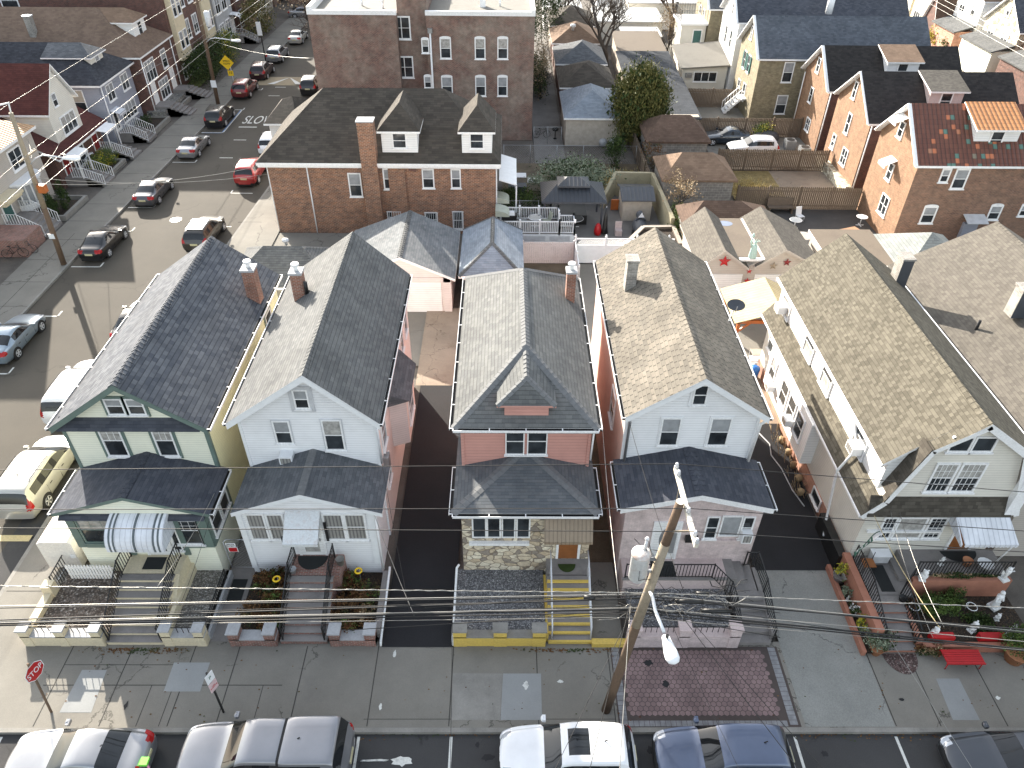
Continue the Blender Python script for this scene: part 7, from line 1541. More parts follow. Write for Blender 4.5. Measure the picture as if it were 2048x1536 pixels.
# pergola shelter
T = thing('pergola', 'orange timber shelter with tan ribbed metal roof between the houses', 'pergola', (15, 35.8, .13))
gable_y(T, 12.85, 17.0, 34.3, 38.0, 2.95, 15.35, 3.75, M.metal_t, .06, edge=M.metal_t)
for x in (13.2, 16.6):
    for y in (34.7, 37.6): b = MB(); b.box(x-.08, x+.08, y-.08, y+.08, .13, 2.85); b.build('post', M.orange, T)
b = MB(); b.box(13.0, 16.8, 34.62, 34.78, 2.7, 2.9); b.box(13.0, 16.8, 37.52, 37.68, 2.7, 2.9); b.box(13.1, 13.26, 34.6, 37.7, 2.75, 2.9)
for a, c in (((13.2, 2.1), (13.9, 2.75)), ((13.0, 2.9), (15.35, 3.6)), ((15.35, 3.6), (16.9, 3.0)), ((15.3, 2.9), (15.3, 3.55))): b.beam((a[0], 34.7, a[1]), (c[0], 34.7, c[1]), .1, .1)
b.build('beam', M.orange, T)
T = thing('utility_cart', 'metal cart with tan folding top by the orange shelter', 'cart', (14.5, 34.2, .15)); b = MB(); b.box(-.35, .35, -.3, .3, .85, .9); LB(b, 'top', M.taupe, T)
b = MB(); b.box(-.35, .35, -.3, .3, .4, .44); b.box(-.35, .35, -.3, .3, .15, .19)
for sx in (-.33, .33):
    for sy in (-.28, .28): b.cyl((sx, sy, .1), (sx, sy, .86), .015, n=5)
LB(b, 'frame', M.galvl, T)
for sx in (-.33, .33): b = MB(); b.cyl((sx-.02, .28, .12), (sx+.02, .28, .12), .12, n=12); LB(b, 'wheel', M.black, T)
b = MB(); b.lathe((14.05, 32.9, .17), [(.25, 0), (.3, .7), (.28, .75), (.1, .85)], 12); single('blue_barrel', b, M.blue, 'blue plastic bin between the two right hand houses', 'bin')
b = MB(); b.tube([Vector((13.1, 28.4, .2)), Vector((13.5, 27.4, .2)), Vector((13.35, 26.6, .2)), Vector((13.6, 25.6, .2)), Vector((13.7, 24.2, .2)), Vector((13.95, 23.2, .2))], .03, 6); single('garden_hose', b, M.coping, 'pale garden hose trailing down the concrete driveway', 'hose')
b = MB(); b.box(14.05, 14.4, 19.6, 22.0, .17, 1.1); single('trash_enclosure', b, M.iron, 'black bin box at the foot of the gambrel house driveway wall', 'bin')
for i, (x, lb) in enumerate(((-34.0, ''),)): pass
# kitchen rug of junk along the wall
random.seed(21); b = MB()
for i in range(60):
    x = 14.05+random.uniform(-.35, .2); y = random.uniform(23.5, 28.5); a = random.uniform(0, PI); l = random.uniform(.15, .5)
    b.tube([(x, y, .2+random.uniform(0, .2)), (x+l*.4*math.cos(a), y+l*math.sin(a), .25+random.uniform(0, .6))], .012, 4)
for i in range(5): b.lathe((14.1+random.uniform(-.15, .15), 24+i*.9, .17), [(.14, 0), (.18, .25), (.05, .3)], 8)
single('potted_clutter', b, M.twig, 'row of pots and dry stalks along the salmon foundation', 'pots')
# ================================================================ garden of the gambrel house
b = MB(); steps(b, 14.55, 15.95, 15.75, 17.75, .16, 1.0, 6); b.box(14.45, 16.4, 17.73, 19.7, -.1, 1.03, 0); b.box(16.4, 20.4, 18.3, 19.7, -.1, 1.45, 0); b.box(16.05, 16.4, 18.4, 19.5, 1.0, 1.2, 0)
b.box(14.2, 14.5, 16.0, 19.7, .0, 1.25, 1); b.box(16.4, 20.4, 18.1, 18.3, -.1, 1.5, 1); b.box(15.95, 16.15, 15.9, 18.3, -.1, .7, 1); b.box(16.15, 20.6, 15.75, 15.95, .1, .55, 1)
sgn = b.build('terrace', [M.concd, M.terra], H5)
b = MB(); b.box(13.75, 13.9, 15.6, 19.7, .1, .45); single('garden_kerb', b, M.terra, 'salmon kerb along the narrow planting strip by the concrete driveway', 'kerb')
sheet('yard_bed', rect(13.9, 14.2, 15.6, 19.7), .3, M.mulch); sheet('yard_bed', rect(16.15, 20.6, 15.95, 18.1), .45, M.mulch)
rail('stair_railing', [(14.6, 19.5, 1.03), (14.6, 17.8, 1.03), (14.6, 16.0, .35)], 'black scroll railing on the left of the gambrel house steps', 'railings on the front stoops', .9); rail('stair_railing', [(15.92, 16.0, .35), (15.92, 17.8, 1.03), (16.5, 18.35, 1.45), (20.3, 18.35, 1.45)], 'black railing from the gambrel house steps round its terrace', 'railings on the front stoops', .9)
b = MB(); b.box(15.2, 15.75, 17.9, 19.2, 1.035, 1.05); single('doormat', b, M.mat_, 'dark pebbled mat on the lower landing of the gambrel house', 'doormat'); b = MB(); n = 14; b.prism([(18.9+.75*math.cos(PI+PI*i/n), 19.6+.55*math.sin(PI+PI*i/n)) for i in range(n+1)], 'z', 1.455, 1.47); single('doormat', b, M.mat_, 'half round black mat under the white awning of the gambrel house', 'doormat')
b = MB(); n = 14; b.prism([(15.25+.65*math.cos(PI+PI*i/n), 15.68+.85*math.sin(PI+PI*i/n)) for i in range(n+1)], 'z', .158, .172); single('doormat', b, m_gravel('brown_patterned_mat', ((.12, .07, .06), (.2, .13, .12), (.35, .28, .25)), 18), 'half round brown patterned mat at the foot of the gambrel house steps', 'doormat')
T = thing('patio_bench', 'red metal bench on the sidewalk before the statue garden', 'bench', (17.4, 15.3, .16)); b = MB()
for i in range(6): b.box(-.72, .72, -.28+i*.095, -.2+i*.095, .4, .43)
b.box(-.74, .74, -.3, -.28, .37, .44); b.box(-.74, .74, .28, .3, .37, .44); LB(b, 'seat', M.red, T)
for x in (-.65, .65):
    for y in (-.25, .25): b = MB(); b.cyl((x, y, 0), (x, y, .4), .02, n=6); LB(b, 'leg', M.red, T)
b = MB(); b.box(16.5, 17.4, 16.0, 16.25, .45, .75); single('planter_box', b, M.red, 'red planter box on the garden wall, left one', 'planter', 'red planter boxes'); b = MB(); b.box(18.4, 19.4, 16.0, 16.25, .45, .75); single('planter_box', b, M.red, 'red planter box on the garden wall, right one', 'planter', 'red planter boxes')
def statue(x, y, z, h, label, kind=0, group='white garden statues'):
    T = thing('garden_statue', label, 'statue', (x, y, z), random.uniform(-.5, .5), group); b = MB(); s = h
    b.box(-.17*s, .17*s, -.17*s, .17*s, 0, .1*s); LB(b, 'pedestal', M.statue, T); b = MB()
    if kind == 0:   # robed standing figure
        b.lathe((0, 0, .1*s), [(.15*s, 0), (.17*s, .1*s), (.12*s, .35*s), (.14*s, .5*s), (.15*s, .6*s), (.06*s, .68*s)], 12, 0, 1, .75); b.ball((0, 0, .86*s), (.08*s, .085*s, .1*s)); b.cyl((0, 0, .74*s), (0, 0, .8*s), .04*s)
        for q in (-1, 1): b.tube([(q*.13*s, 0, .66*s), (q*.2*s, -.03*s, .5*s), (q*.06*s, -.13*s, .5*s)], [.045*s, .04*s, .03*s], 6)
    elif kind == 1: # bust / seated lion
        b.lathe((0, 0, .1*s), [(.14*s, 0), (.2*s, .12*s), (.22*s, .3*s), (.1*s, .42*s)], 12, 0, 1, .8); b.ball((0, -.03*s, .62*s), (.15*s, .16*s, .18*s)); b.ball((0, -.16*s, .58*s), (.06*s, .07*s, .06*s))
        for q in (-1, 1): b.ball((q*.11*s, .02*s, .78*s), .045*s)
    else:           # winged cherub
        b.lathe((0, 0, .1*s), [(.07*s, 0), (.06*s, .2*s), (.1*s, .4*s), (.12*s, .55*s), (.05*s, .62*s)], 10); b.ball((0, 0, .76*s), .1*s)
        for q in (-1, 1): b.prism([(q*.05*s, .45*s), (q*.3*s, .7*s), (q*.26*s, .4*s), (q*.1*s, .35*s)], 'y', .04*s, .07*s); b.tube([(q*.1*s, 0, .55*s), (q*.2*s, -.1*s, .65*s)], .03*s, 5)
    LB(b, 'figure', M.statue, T)
for a in ((16.75, 18.15, 1.5, .75, 'white seated lion statue at the left end of the terrace wall', 1), (20.05, 18.15, 1.5, .9, 'white winged figure at the right end of the terrace wall', 2), (19.75, 17.55, .5, 1.1, 'tall white robed statue below the right end of the terrace', 0), (16.75, 16.3, .45, .7, 'white round headed bust behind the left red planter', 1), (18.35, 16.5, .45, .75, 'white bust in the middle of the statue garden', 1), (19.75, 16.3, .45, .8, 'white globe topped figure at the right front of the statue garden', 1), (19.6, 17.0, .45, .5, 'low white animal figure before the tall robed statue', 1), (17.85, 18.9, 1.47, .55, 'small white figure behind the terrace railing', 2), (14.05, 18.0, .3, .35, 'tiny white figure in the planting strip beside the driveway', 2)): statue(*a)
def pot(x, y, z, r, h, m, label, name='plant_pot', group=None):
    b = MB(); b.lathe((x, y, z), [(r*.7, 0), (r, h), (r*1.06, h), (r*.9, h-.03), (.01, h-.04)], 14); return single(name, b, m, label, 'plant pot', group)
pot(14.0, 18.95, .3, .28, .4, M.galv, 'grey pot of spiky yellow plant by the driveway'); pot(14.35, 15.75, .15, .26, .35, M.pot, 'terracotta pot of the silver bush at the gambrel house corner'); pot(19.55, 15.45, .15, .42, .5, M.pot, 'large terracotta pot of the dark bush on the right sidewalk'); pot(19.5, 18.7, 1.47, .3, .35, M.whitem, 'white pot on the gambrel house terrace'); pot(18.9, 18.9, 1.47, .2, .3, M.pot, 'small clay pot on the gambrel house terrace'); pot(15.85, 17.5, 1.0, .16, .2, M.iron, 'round black bowl at the top of the gambrel house steps'); pot(-9.0+.5, 18.5, 1.43, .15, .22, M.coping, 'grey pot on the white house landing'); pot(-6.65, 18.9, 1.43, .17, .35, M.kerb, 'tall stone pot right of the white house door')
for x, y, lb in ((-9.1, 18.2, 'left yellow ring feeder on a stake in the shrub bed'), (-5.9, 18.6, 'right yellow ring feeder on a stake in the shrub bed')):
    T = thing('ring_feeder', lb, 'bird feeder', (x, y, .3), 0, 'yellow ring feeders'); b = MB(); b.tube([(.13*math.cos(2*PI*i/14), .13*math.sin(2*PI*i/14), 1.1) for i in range(15)], .04, 6); LB(b, 'ring', M.yel, T); b = MB(); b.cyl((0, .1, 0), (0, .1, 1.1), .012, n=5); LB(b, 'stake', M.galv, T)
for i, (x, y, lb) in enumerate(((16.3, 17.3, 'white wire hoop left in the statue garden'), (18.6, 17.3, 'white wire hoop right in the statue garden'))): b = MB(); b.tube([(x+.2*math.cos(2*PI*j/16), y+.2*math.sin(2*PI*j/16), .9) for j in range(17)], .015, 5); b.cyl((x, y+.2, .45), (x, y+.2, .9), .012, n=5); single('wire_hoop', b, M.whitem, lb, 'plant hoop')
T = thing('terrace_chair', 'metal chair with brown seat on the lower terrace of the gambrel house', 'chair', (14.95, 19.0, 1.03)); b = MB(); b.box(-.25, .25, -.22, .22, .4, .44); LB(b, 'seat', M.brownd, T)
for sx in (-.23, .23):
    for sy in (-.2, .2): b = MB(); b.cyl((sx, sy, 0), (sx, sy, .42 if sy < 0 else .85), .014, n=5); LB(b, 'leg', M.iron, T)
b = MB(); b.box(15.25, 15.95, 19.25, 19.6, 1.1, 1.55, 0); b.box(15.22, 15.98, 19.2, 19.62, 1.55, 1.6, 1); single('grill_cart', b, [M.galvl, M.whitem], 'silver barbecue cart against the gambrel house front wall', 'grill')
# flag on the corner of the gambrel house
T = thing('team_flag', 'green and white flag with lettering flying from the gambrel house corner', 'flag', (15.0, 19.6, 2.9)); b = MB(); b.cyl((15.05, 19.65, 3.0), (14.75, 18.75, 3.55), .018, n=6); b.build('flag_pole', M.whitem, T)
A0, A1 = Vector((14.95, 19.15, 3.28)), Vector((14.72, 18.7, 3.55)); b = MB(); nn, kk_ = 12, 5
def fp(i, j):
    t = i/nn; s = j/kk_; c = A0.lerp(A1, s); w_ = .10*math.sin(t*7+s*2)*t; return c+Vector((-.85*t+w_*.3, -.25*t+w_, -.95*t*t-.1*t+.05*math.sin(t*5)))
for i in range(nn):
    for j in range(kk_): b.face([fp(i, j), fp(i+1, j), fp(i+1, j+1), fp(i, j+1)], 0 if (i > 4 or j == 0) else 1, True)
fl = b.build('flag_cloth', [M.sgreen, M.whitem], T)
for ch, t in (('J', .5), ('E', .63), ('T', .76), ('S', .89)):
    i = t*nn; a, c_, d = fp(i, 2.5), fp(i+.6, 2.5), fp(i, 3.5); x_ = (c_-a).normalized(); y_ = (d-a).normalized(); z_ = x_.cross(y_); y_ = z_.normalized().cross(x_)
    if z_.z < 0: y_ = -y_
    text(fl, ch, .28, frame(a+Vector((-.03, -.03, .04)), x_, y_), M.white, 'flag_lettering', .006)
# green toy hanging off the corner sedan
b = MB(); p = Vector((-11.85, 11.3, .9)); b.box(p.x-.12, p.x+.14, p.y-.16, p.y+.1, p.z, p.z+.12, 0); b.tube([p+Vector((.1, -.1, .02)), p+Vector((.3, -.3, -.15))], .035, 6, 1); b.ball(p+Vector((.38, -.38, -.2)), (.1, .07, .04), 0); single('toy_arm', b, [M.lime, M.pinkt], 'lime green and pink toy arm hanging from the silver corner sedan trunk', 'toy')
# ================================================================ poles, lamps, signs, wires
def lamp_arm(par, p0, p1, p2, head, hd, m=None, s=1.):
    a = MB(); a.tube([p0, Vector(p0).lerp(Vector(p1), .5)+UPV*.12, p1, p2], .05, 7); ar = a.build('lamp_arm', m or M.galvl, par)
    h = MB(); d = Vector(hd).normalized(); n = d.cross(UPV).normalized(); u = n.cross(d); c = Vector(head); k = 9; prof = [(-.42, .09), (-.36, .12), (-.15, .15), (.1, .20), (.3, .21), (.42, .15), (.47, .04)]
    b0 = len(h.v)
    for t, r in prof:
        for i in range(k+3): a_ = 2*PI*i/(k+3); h.v.append(tuple(c+d*t*s+n*(r*s*math.cos(a_))+u*(r*s*.62*math.sin(a_))))
    q = k+3
    for i in range(len(prof)-1):
        for j in range(q): jj = (j+1) % q; h.f.append((b0+i*q+j, b0+i*q+jj, b0+(i+1)*q+jj, b0+(i+1)*q+j)); h.m.append(0); h.s.append(True)
    h.f.append(tuple(b0+(len(prof)-1)*q+j for j in range(q))); h.m.append(0); h.s.append(True)
    h.build('lamp_head', M.lampw, ar)
    e = MB(); e.cyl(c-d*.3*s+u*.1*s, c-d*.3*s+u*.2*s, .05*s, n=8); e.build('photocell', M.iron, ar)
UPo = thing('utility_pole', 'leaning wooden utility pole with transformer and street lamp on the avenue sidewalk', 'utility pole', (3.69, 13.45, .15))
PB, PT = Vector((3.69, 13.45, .1)), Vector((4.84, 13.82, 10.8)); pv = lambda z: PB.lerp(PT, (z-.1)/10.7)
b = MB(); b.tube([pv(.1), pv(5), pv(8.9)], [.17, .155, .135], 12); b.build('pole', M.woodd, UPo)
b = MB(); b.tube([pv(5.2), pv(9.1)], [.158, .138], 12, cap=True); b.build('pole_sleeve', M.woodl, UPo)
b = MB(); b.tube([pv(9.0), pv(10.8)], [.135, .12], 12); b.build('pole_top', M.woodd, UPo)
b = MB(); b.cyl(PT-UPV*.01, PT+UPV*.015, .118, n=12); b.build('pole_cap', M.arm, UPo)
A0, A1 = Vector((5.0, 15.3, 10.62)), Vector((5.04, 12.45, 10.6)); b = MB(); b.beam(A0, A1, .11, .14); ca = b.build('crossarm', M.arm, UPo)
b = MB(); b.beam(Vector((5.02, 13.0, 10.55)), pv(9.6), .03, .05); b.beam(Vector((5.02, 14.7, 10.55)), pv(9.6), .03, .05); b.build('crossarm_brace', M.woodl, UPo)
INS = [A0+Vector((.0, -.05, .07)), Vector((5.02, 13.55, 10.68)), A1+Vector((0, .3, .07))]
for p in INS+[A0+Vector((0, -.35, .07)), A1+Vector((0, .05, .07))]:
    b = MB(); b.lathe(p, [(.05, 0), (.07, .05), (.04, .09), (.06, .13), (.03, .19)], 9); b.build('insulator', M.galvl, ca)
TK = Vector((4.0, 13.72, 7.55)); b = MB(); b.lathe(TK, [(.2, 0), (.27, .05), (.275, 1.05), (.285, 1.06), (.285, 1.12)], 18); tk = b.build('transformer', M.tank, UPo)
b = MB(); b.lathe(TK, [(.29, 1.1), (.29, 1.16), (.2, 1.22), (.02, 1.25)], 18); b.build('transformer_lid', M.rust, tk)
b = MB(); b.tube([TK+Vector((.1, .08, 1.2)), TK+Vector((.13, .12, 1.62))], [.06, .045], 8); b.lathe(TK+Vector((.13, .12, 1.6)), [(.06, 0), (.075, .05), (.03, .12)], 8); b.build('bushing', M.galvl, tk)
b = MB(); b.beam(TK+Vector((.2, 0, .3)), pv(7.9), .06, .12); b.beam(TK+Vector((.2, 0, .9)), pv(8.4), .06, .12); b.build('bracket', M.galv, tk)
b = MB(); b.box(pv(9.3).x+.1, pv(9.3).x+.24, pv(9.3).y-.05, pv(9.3).y+.05, 8.7, 9.6); b.build('cutout_plate', M.galv, UPo)
random.seed(11)
for i in range(7):
    a = Vector((pv(8).x, pv(8).y, 8+random.uniform(-.6, 1.4))); c = TK+Vector((random.uniform(-.25, .2), random.uniform(-.2, .2), random.uniform(.8, 1.6))); mid = (a+c)/2+Vector((random.uniform(-.5, .3), random.uniform(-.3, .3), random.uniform(-.5, .4)))
    b = MB(); b.tube([a, a.lerp(mid, .6)+UPV*.06, mid, mid.lerp(c, .6), c], .011, 4); b.build('jumper_cable', M.cable, UPo)
lamp_arm(UPo, pv(7.0), Vector((4.42, 12.7, 7.35)), Vector((4.55, 11.95, 7.4)), Vector((4.62, 11.45, 7.38)), (.12, -1, 0), M.whitem, 1.0)
# cable clutter where the bundles meet the pole
for j in range(38):
    z = random.choice((6.5, 6.0, 5.5)); y0 = 13.95+random.uniform(-.25, .25); x0 = 4.2+random.uniform(-1.4, 2.6)
    pts = [Vector((x0+.22*i+random.uniform(-.1, .1), y0+random.uniform(-.12, .12), z+random.uniform(-.22, .2))) for i in range(random.randint(3, 7))]
    b = MB(); b.tube(pts, random.choice((.008, .012, .018)), 4); b.build('cable_loop', random.choice((M.cable, M.cable, M.cablew)), UPo)
for x, z, l in ((5.4, 6.1, .9), (2.5, 6.3, .35), (6.3, 5.6, 1.0), (6.0, 6.5, .4)): b = MB(); b.cyl((x, 13.9, z), (x+l, 13.9, z-.04), .07, n=8); b.build('splice_case', M.iron, UPo)
def wire(pts, r, m, label, group='overhead wires along the avenue', twist=0, sag=True):
    P = [Vector(p) for p in pts]; b = MB(); Q = []
    for a, c in zip(P, P[1:]):
        n = max(2, int((c-a).length/.8)); s = .0
        for i in range(n): t = i/n; Q.append(a.lerp(c, t)-UPV*s*4*t*(1-t))
    Q.append(P[-1]); b.tube(Q, r, 5, cap=True)
    if twist:
        H = []; L = 0
        for a, c in zip(Q, Q[1:]):
            n = max(2, int((c-a).length/.09))
            for i in range(n): L += (c-a).length/n; H.append(a.lerp(c, i/n)+Vector((0, math.cos(L*9)*twist, math.sin(L*9)*twist)))
        b.tube(H, r*.9, 4)
    return single('overhead_wire', b, m, label, 'wire', group)
def ext(p, q, x):   # extend the line p->q to a given x
    t = (x-p.x)/(q.x-p.x); return p+(q-p)*t
def span(y, L, poleP, Rr, r, m, label, yl=None, **k):
    pts = []
    if L: a = gy(L[0], L[1], yl or y); pts += [ext(poleP, a, -34), a]
    pts.append(poleP)
    if Rr: a = gy(Rr[0], Rr[1], yl or y); pts += [a, ext(poleP, a, 38)]
    return wire(pts, r, m, label, **k)
for p, L, Rr, w_ in ((INS[0]+UPV*.15, (0, 940), (2048, 984), 'topmost dark wire along the avenue, crossing the porch roofs'), (INS[1]+UPV*.15, (0, 1019), (2048, 1062), 'second dark wire along the avenue, at the height of the porch windows'), (INS[2]+UPV*.15, (0, 1056), (2048, 1104), 'third dark wire along the avenue, just under the porch windows')): span(p.y, L, p, Rr, .012, M.cable, w_)
q = pv(6.9); span(13.6, (0, 1172), Vector((4.35, 13.6, 6.95)), (2048, 1216), .012, M.cablew, 'pale twisted wire across all the front yards', twist=.018)
span(13.95, (0, 1212), Vector((4.3, 13.95, 6.4)), (2048, 1263), .014, M.cablew, 'pale thin cable just above the thick black cables'); span(13.95, (0, 1216), Vector((4.3, 13.96, 6.3)), (2048, 1266), .02, M.cable, 'black cable paired with the pale thin cable')
span(13.95, (0, 1243), Vector((4.2, 13.9, 5.75)), (2048, 1283), .014, M.cablew, 'pale cable on top of the thickest black bundle'); span(13.95, (0, 1247), Vector((4.2, 13.92, 5.65)), (1850, 1278), .034, M.cable, 'thickest black cable bundle along the avenue'); span(13.9, (620, 1238), Vector((4.25, 13.9, 5.5)), (1650, 1262), .022, M.cable, 'black bundle sagging just below the thickest cable')
span(14.0, (0, 1240), Vector((4.3, 14.0, 6.1)), (2048, 1259), .024, M.cable, 'middle black cable of the avenue bundle'); span(13.9, (0, 1252), Vector((4.2, 13.85, 5.3)), (2048, 1300), .008, M.cablew, 'thin bare wire below the black bundles')
for k_, (L, Rr, z) in enumerate((((300, 1225), (1700, 1262), 6.2), ((420, 1246), (1500, 1250), 5.85), ((850, 1216), (1560, 1226), 6.45), ((700, 1260), (1560, 1275), 5.4), ((900, 1248), (1900, 1290), 5.6))): wire([gy(*L, 13.95), Vector((4.25, 13.95, z)), gy(*Rr, 13.95)], .01+.004*(k_ % 2), M.cable, ('loose black strand of the avenue bundle reaching left over the pebble yard', 'loose black strand running low over the brick piers', 'short upper strand over the yellow edged steps', 'lowest loose strand over the black driveway mouth', 'lowest strand reaching over the statue garden')[k_])
SD = 'service wires dropping to the houses'
def drop(a, c, r, m, lb, g=SD, sag=.25):
    a, c = Vector(a), Vector(c); pts = [a.lerp(c, i/10)-UPV*sag*4*(i/10)*(1-i/10) for i in range(11)]; b = MB(); b.tube(pts, r, 4); single('service_wire', b, m, lb, 'wire', g)
drop((3.55, 13.8, 6.6), (3.9, 22.5, 6.4), .014, M.cablew, 'pale service wire climbing the gap between the pink and white brick houses'); drop((5.6, 13.9, 6.6), (4.85, 21.5, 6.9), .010, M.cable, 'service wire to the left corner of the house above the pink brick porch')
drop(gy(1888, 1254, 13.95), (15.6, 19.6, 4.0), .012, M.cablew, 'upper service wire to the gambrel house corner'); drop(gy(1880, 1256, 13.95), (14.6, 20.2, 3.9), .016, m_flat('tan_cable', (.4, .33, .18), .6), 'tan service cable to the gambrel house corner'); drop(gy(1866, 1275, 13.95), (15.2, 19.6, 4.1), .010, M.cablew, 'lower service wire to the gambrel house corner')
drop(gy(310, 1180, 13.8), (-11.65, 21.4, 3.9), .012, M.cablew, 'service wire to the right corner of the yellow house'); drop(gy(360, 1212, 13.9), (-11.7, 21.5, 4.0), .008, M.cable, 'second thin service wire to the yellow house corner'); drop(gy(828, 1230, 13.9), (-5.2, 19.6, 4.0), .012, M.cablew, 'service wire over the black driveway to the white house corner'); drop(gy(820, 1228, 13.9), (-5.0, 21.4, 4.8), .008, M.cable, 'thin second wire to the white house corner over the driveway')
AC = 'wires crossing the avenue toward the camera'
for k_, (a, uv, r, m_) in enumerate((((4.0, 13.9, 6.3), (1180, 1536), .010, M.cable), ((4.1, 13.8, 6.0), (1110, 1536), .008, M.cable), ((4.0, 13.9, 6.0), (1240, 1536), .012, M.cablew), ((5.2, 13.9, 6.2), (1600, 1536), .012, M.cable), ((5.3, 13.9, 6.2), (1650, 1536), .010, M.cable), ((5.0, 13.9, 6.0), (1480, 1536), .007, M.cable))):
    e = gy(uv[0], uv[1], 9.0); a = Vector(a); drop(a, a+(e-a)*2.0, r, m_, ('second dark wire from the leaning pole across the white crossover', 'leftmost dark wire from the leaning pole across the avenue', 'pale wire from the leaning pole across the white crossover roof', 'left wire of the pair crossing the dark blue suv', 'right wire of the pair crossing the dark blue suv', 'thin wire from the leaning pole over the pavers')[k_], AC, .1)
drop(gy(1780, 1278, 13.9), gy(2048, 1700, 9.0), .010, M.cablew, 'pale wire from the right hand bundle across the parking bays', AC, 0); drop(gy(905, 1230, 13.9), gy(900, 1600, 9.0), .008, M.cable, 'thin dark wire falling from the bundle at the driveway edge', AC, 0)
# left hand pole
LP = thing('utility_pole', 'weathered wooden pole with lamp arm and orange box before the beige house', 'utility pole', (-30.7, 45.4, .15)); LT = Vector((-29.8, 45.0, 10.7)); LBp = Vector((-30.7, 45.4, .1)); lv = lambda z: LBp.lerp(LT, z/10.7)
b = MB(); b.tube([LBp, lv(4.5)], [.19, .17], 10); b.build('pole', M.woodd, LP); b = MB(); b.tube([lv(4.4), LT], [.172, .13], 10); b.build('pole_top', M.woodl, LP)
b = MB(); b.tube([LT-UPV*.1, LT+Vector((.1, 0, .55))], [.05, .04], 6); b.beam(LT+Vector((-.5, 0, .45)), LT+Vector((.15, 0, .6)), .06, .08); b.build('insulator', M.whitem, LP)
lamp_arm(LP, lv(7.3), Vector((-28.9, 45.0, 8.1)), Vector((-27.7, 45.0, 7.95)), Vector((-27.2, 45, 7.9)), (1, 0, -.03), M.galvl, 1.2)
b = MB(); b.box(lv(5.9).x+.15, lv(5.9).x+.6, 44.9, 45.3, 5.6, 6.1); b.build('orange_box', M.orange, LP); b = MB(); b.box(-30.68, -30.3, 45.0, 45.02, 2.3, 2.65); b.build('notice', M.whitem, LP)
b = MB(); b.beam(lv(7.9)+Vector((0, -.9, 0)), lv(7.9)+Vector((.2, .9, .1)), .08, .1); b.build('crossarm', M.woodl, LP)
# far pole with transformer
FP = thing('utility_pole', 'dark utility pole with grey transformer by the yellow speed sign up the side street', 'utility pole', (-30.35, 79.3, .15)); b = MB(); b.tube([(-30.35, 79.3, .1), (-30.0, 79.2, 11)], [.2, .15], 9); b.build('pole', M.woodd, FP)
b = MB(); b.lathe((-29.35, 79.2, 7.7), [(.25, 0), (.3, .08), (.3, 1.3), (.1, 1.4)], 12); b.build('transformer', M.tank, FP); lamp_arm(FP, (-30.1, 79.2, 6.2), (-29.0, 79.0, 6.7), (-27.4, 79.0, 6.5), (-27.0, 79.0, 6.45), (1, 0, 0), M.galvl, 1.1)
b = MB(); b.beam((-30.0, 78.2, 9.9), (-30.0, 80.3, 9.9), .1, .12); b.build('crossarm', M.woodd, FP); b = MB(); b.box(-30.5, -29.95, 78.98, 79.02, 1.9, 2.6); b.build('notice', M.whitem, FP)
# wires of the side street
SS2 = 'overhead wires along the side street'
def sw(pts, r, lb): wire(pts, r, M.cablew, lb, SS2)
sw([(-29.4, 10, 10.2), (-29.75, 45, 11.2), (-30.0, 79.2, 10.8), (-28, 130, 10.5)], .013, 'top pale wire over the side street poles')
sw([(-28.6, 10, 7.6), (-29.6, 45, 8.3), (-29.8, 79.2, 8.0), (-28, 130, 8)], .012, 'middle pale wire over the side street'); sw([(-28.9, 10, 6.3), (-29.7, 45, 6.9), (-29.9, 79.2, 6.6), (-28, 130, 6.6)], .018, 'thick pale cable over the side street'); sw([(-29.9, 45, 5.9), (-30.1, 79.2, 5.6), (-28, 130, 5.6)], .016, 'lowest cable running up the side street poles')
for k_, (a, c) in enumerate((((-30, 45, 6.2), (-17.5, 50.5, 5.2)), ((-30, 45, 6.6), (-16.9, 50.6, 4.6)), ((-30.1, 79.2, 6.6), (-17, 71, 7)), ((-29.8, 45, 7.9), (-36.6, 56, 5)), ((-29.8, 45, 6.9), (-36.5, 62, 4.5)), ((-30, 79, 7), (-36, 70, 5)))): drop(a, c, .014, M.cablew, ('upper wire crossing the side street to the brick house', 'lower wire crossing the side street to the brick house', 'wire from the far pole to the apartment building', 'wire from the left pole to the beige house', 'wire from the left pole to the red roofed house', 'wire from the far pole to the blue grey house')[k_], 'service wires of the side street', .5)
for k_ in range(3): wire([(47, 60, 7.5+k_*.5), (48.5, 95, 7.6+k_*.5), (49.5, 140, 7.6+k_*.5)], .016, M.cablew, f'{("lowest", "middle", "top")[k_]} of three pale wires along the far street', 'overhead wires along the far street')
# signs
S = thing('stop_sign', 'red octagonal stop sign on a leaning rusty post at the corner', 'road sign', (-16.2, 13.36, .15)); b = MB(); b.beam((-16.2, 13.36, .1), (-16.18, 13.72, 2.75), .07, .05); b.build('post', M.woodd, S)
c = Vector((-16.12, 13.7, 2.3)); nn_ = Vector((.96, -.28, 0)).normalized(); rx = Vector((0, 0, 1)).cross(nn_); b = MB()
for (r_, off, mi) in ((.39, 0, 1), (.36, .006, 0)): b.face([c+nn_*off+rx*(r_*math.cos(PI/8+PI/4*i))+UPV*(r_*math.sin(PI/8+PI/4*i)) for i in range(8)], mi)
pl_ = b.build('sign_plate', [M.red, M.whitem], S); text(pl_, 'STOP', .27, frame(c+nn_*.012, rx, (0, 0, 1)) @ Matrix.Diagonal((.95, 1.2, 1, 1)), M.whitem)
S = thing('parking_sign', 'black post with green and red parking plates behind the silver sedan', 'road sign', (-10.05, 13.36, .15)); b = MB(); b.beam((-10.05, 13.36, .1), (-10.05, 13.42, 2.7), .06, .05); b.build('post', M.iron, S)
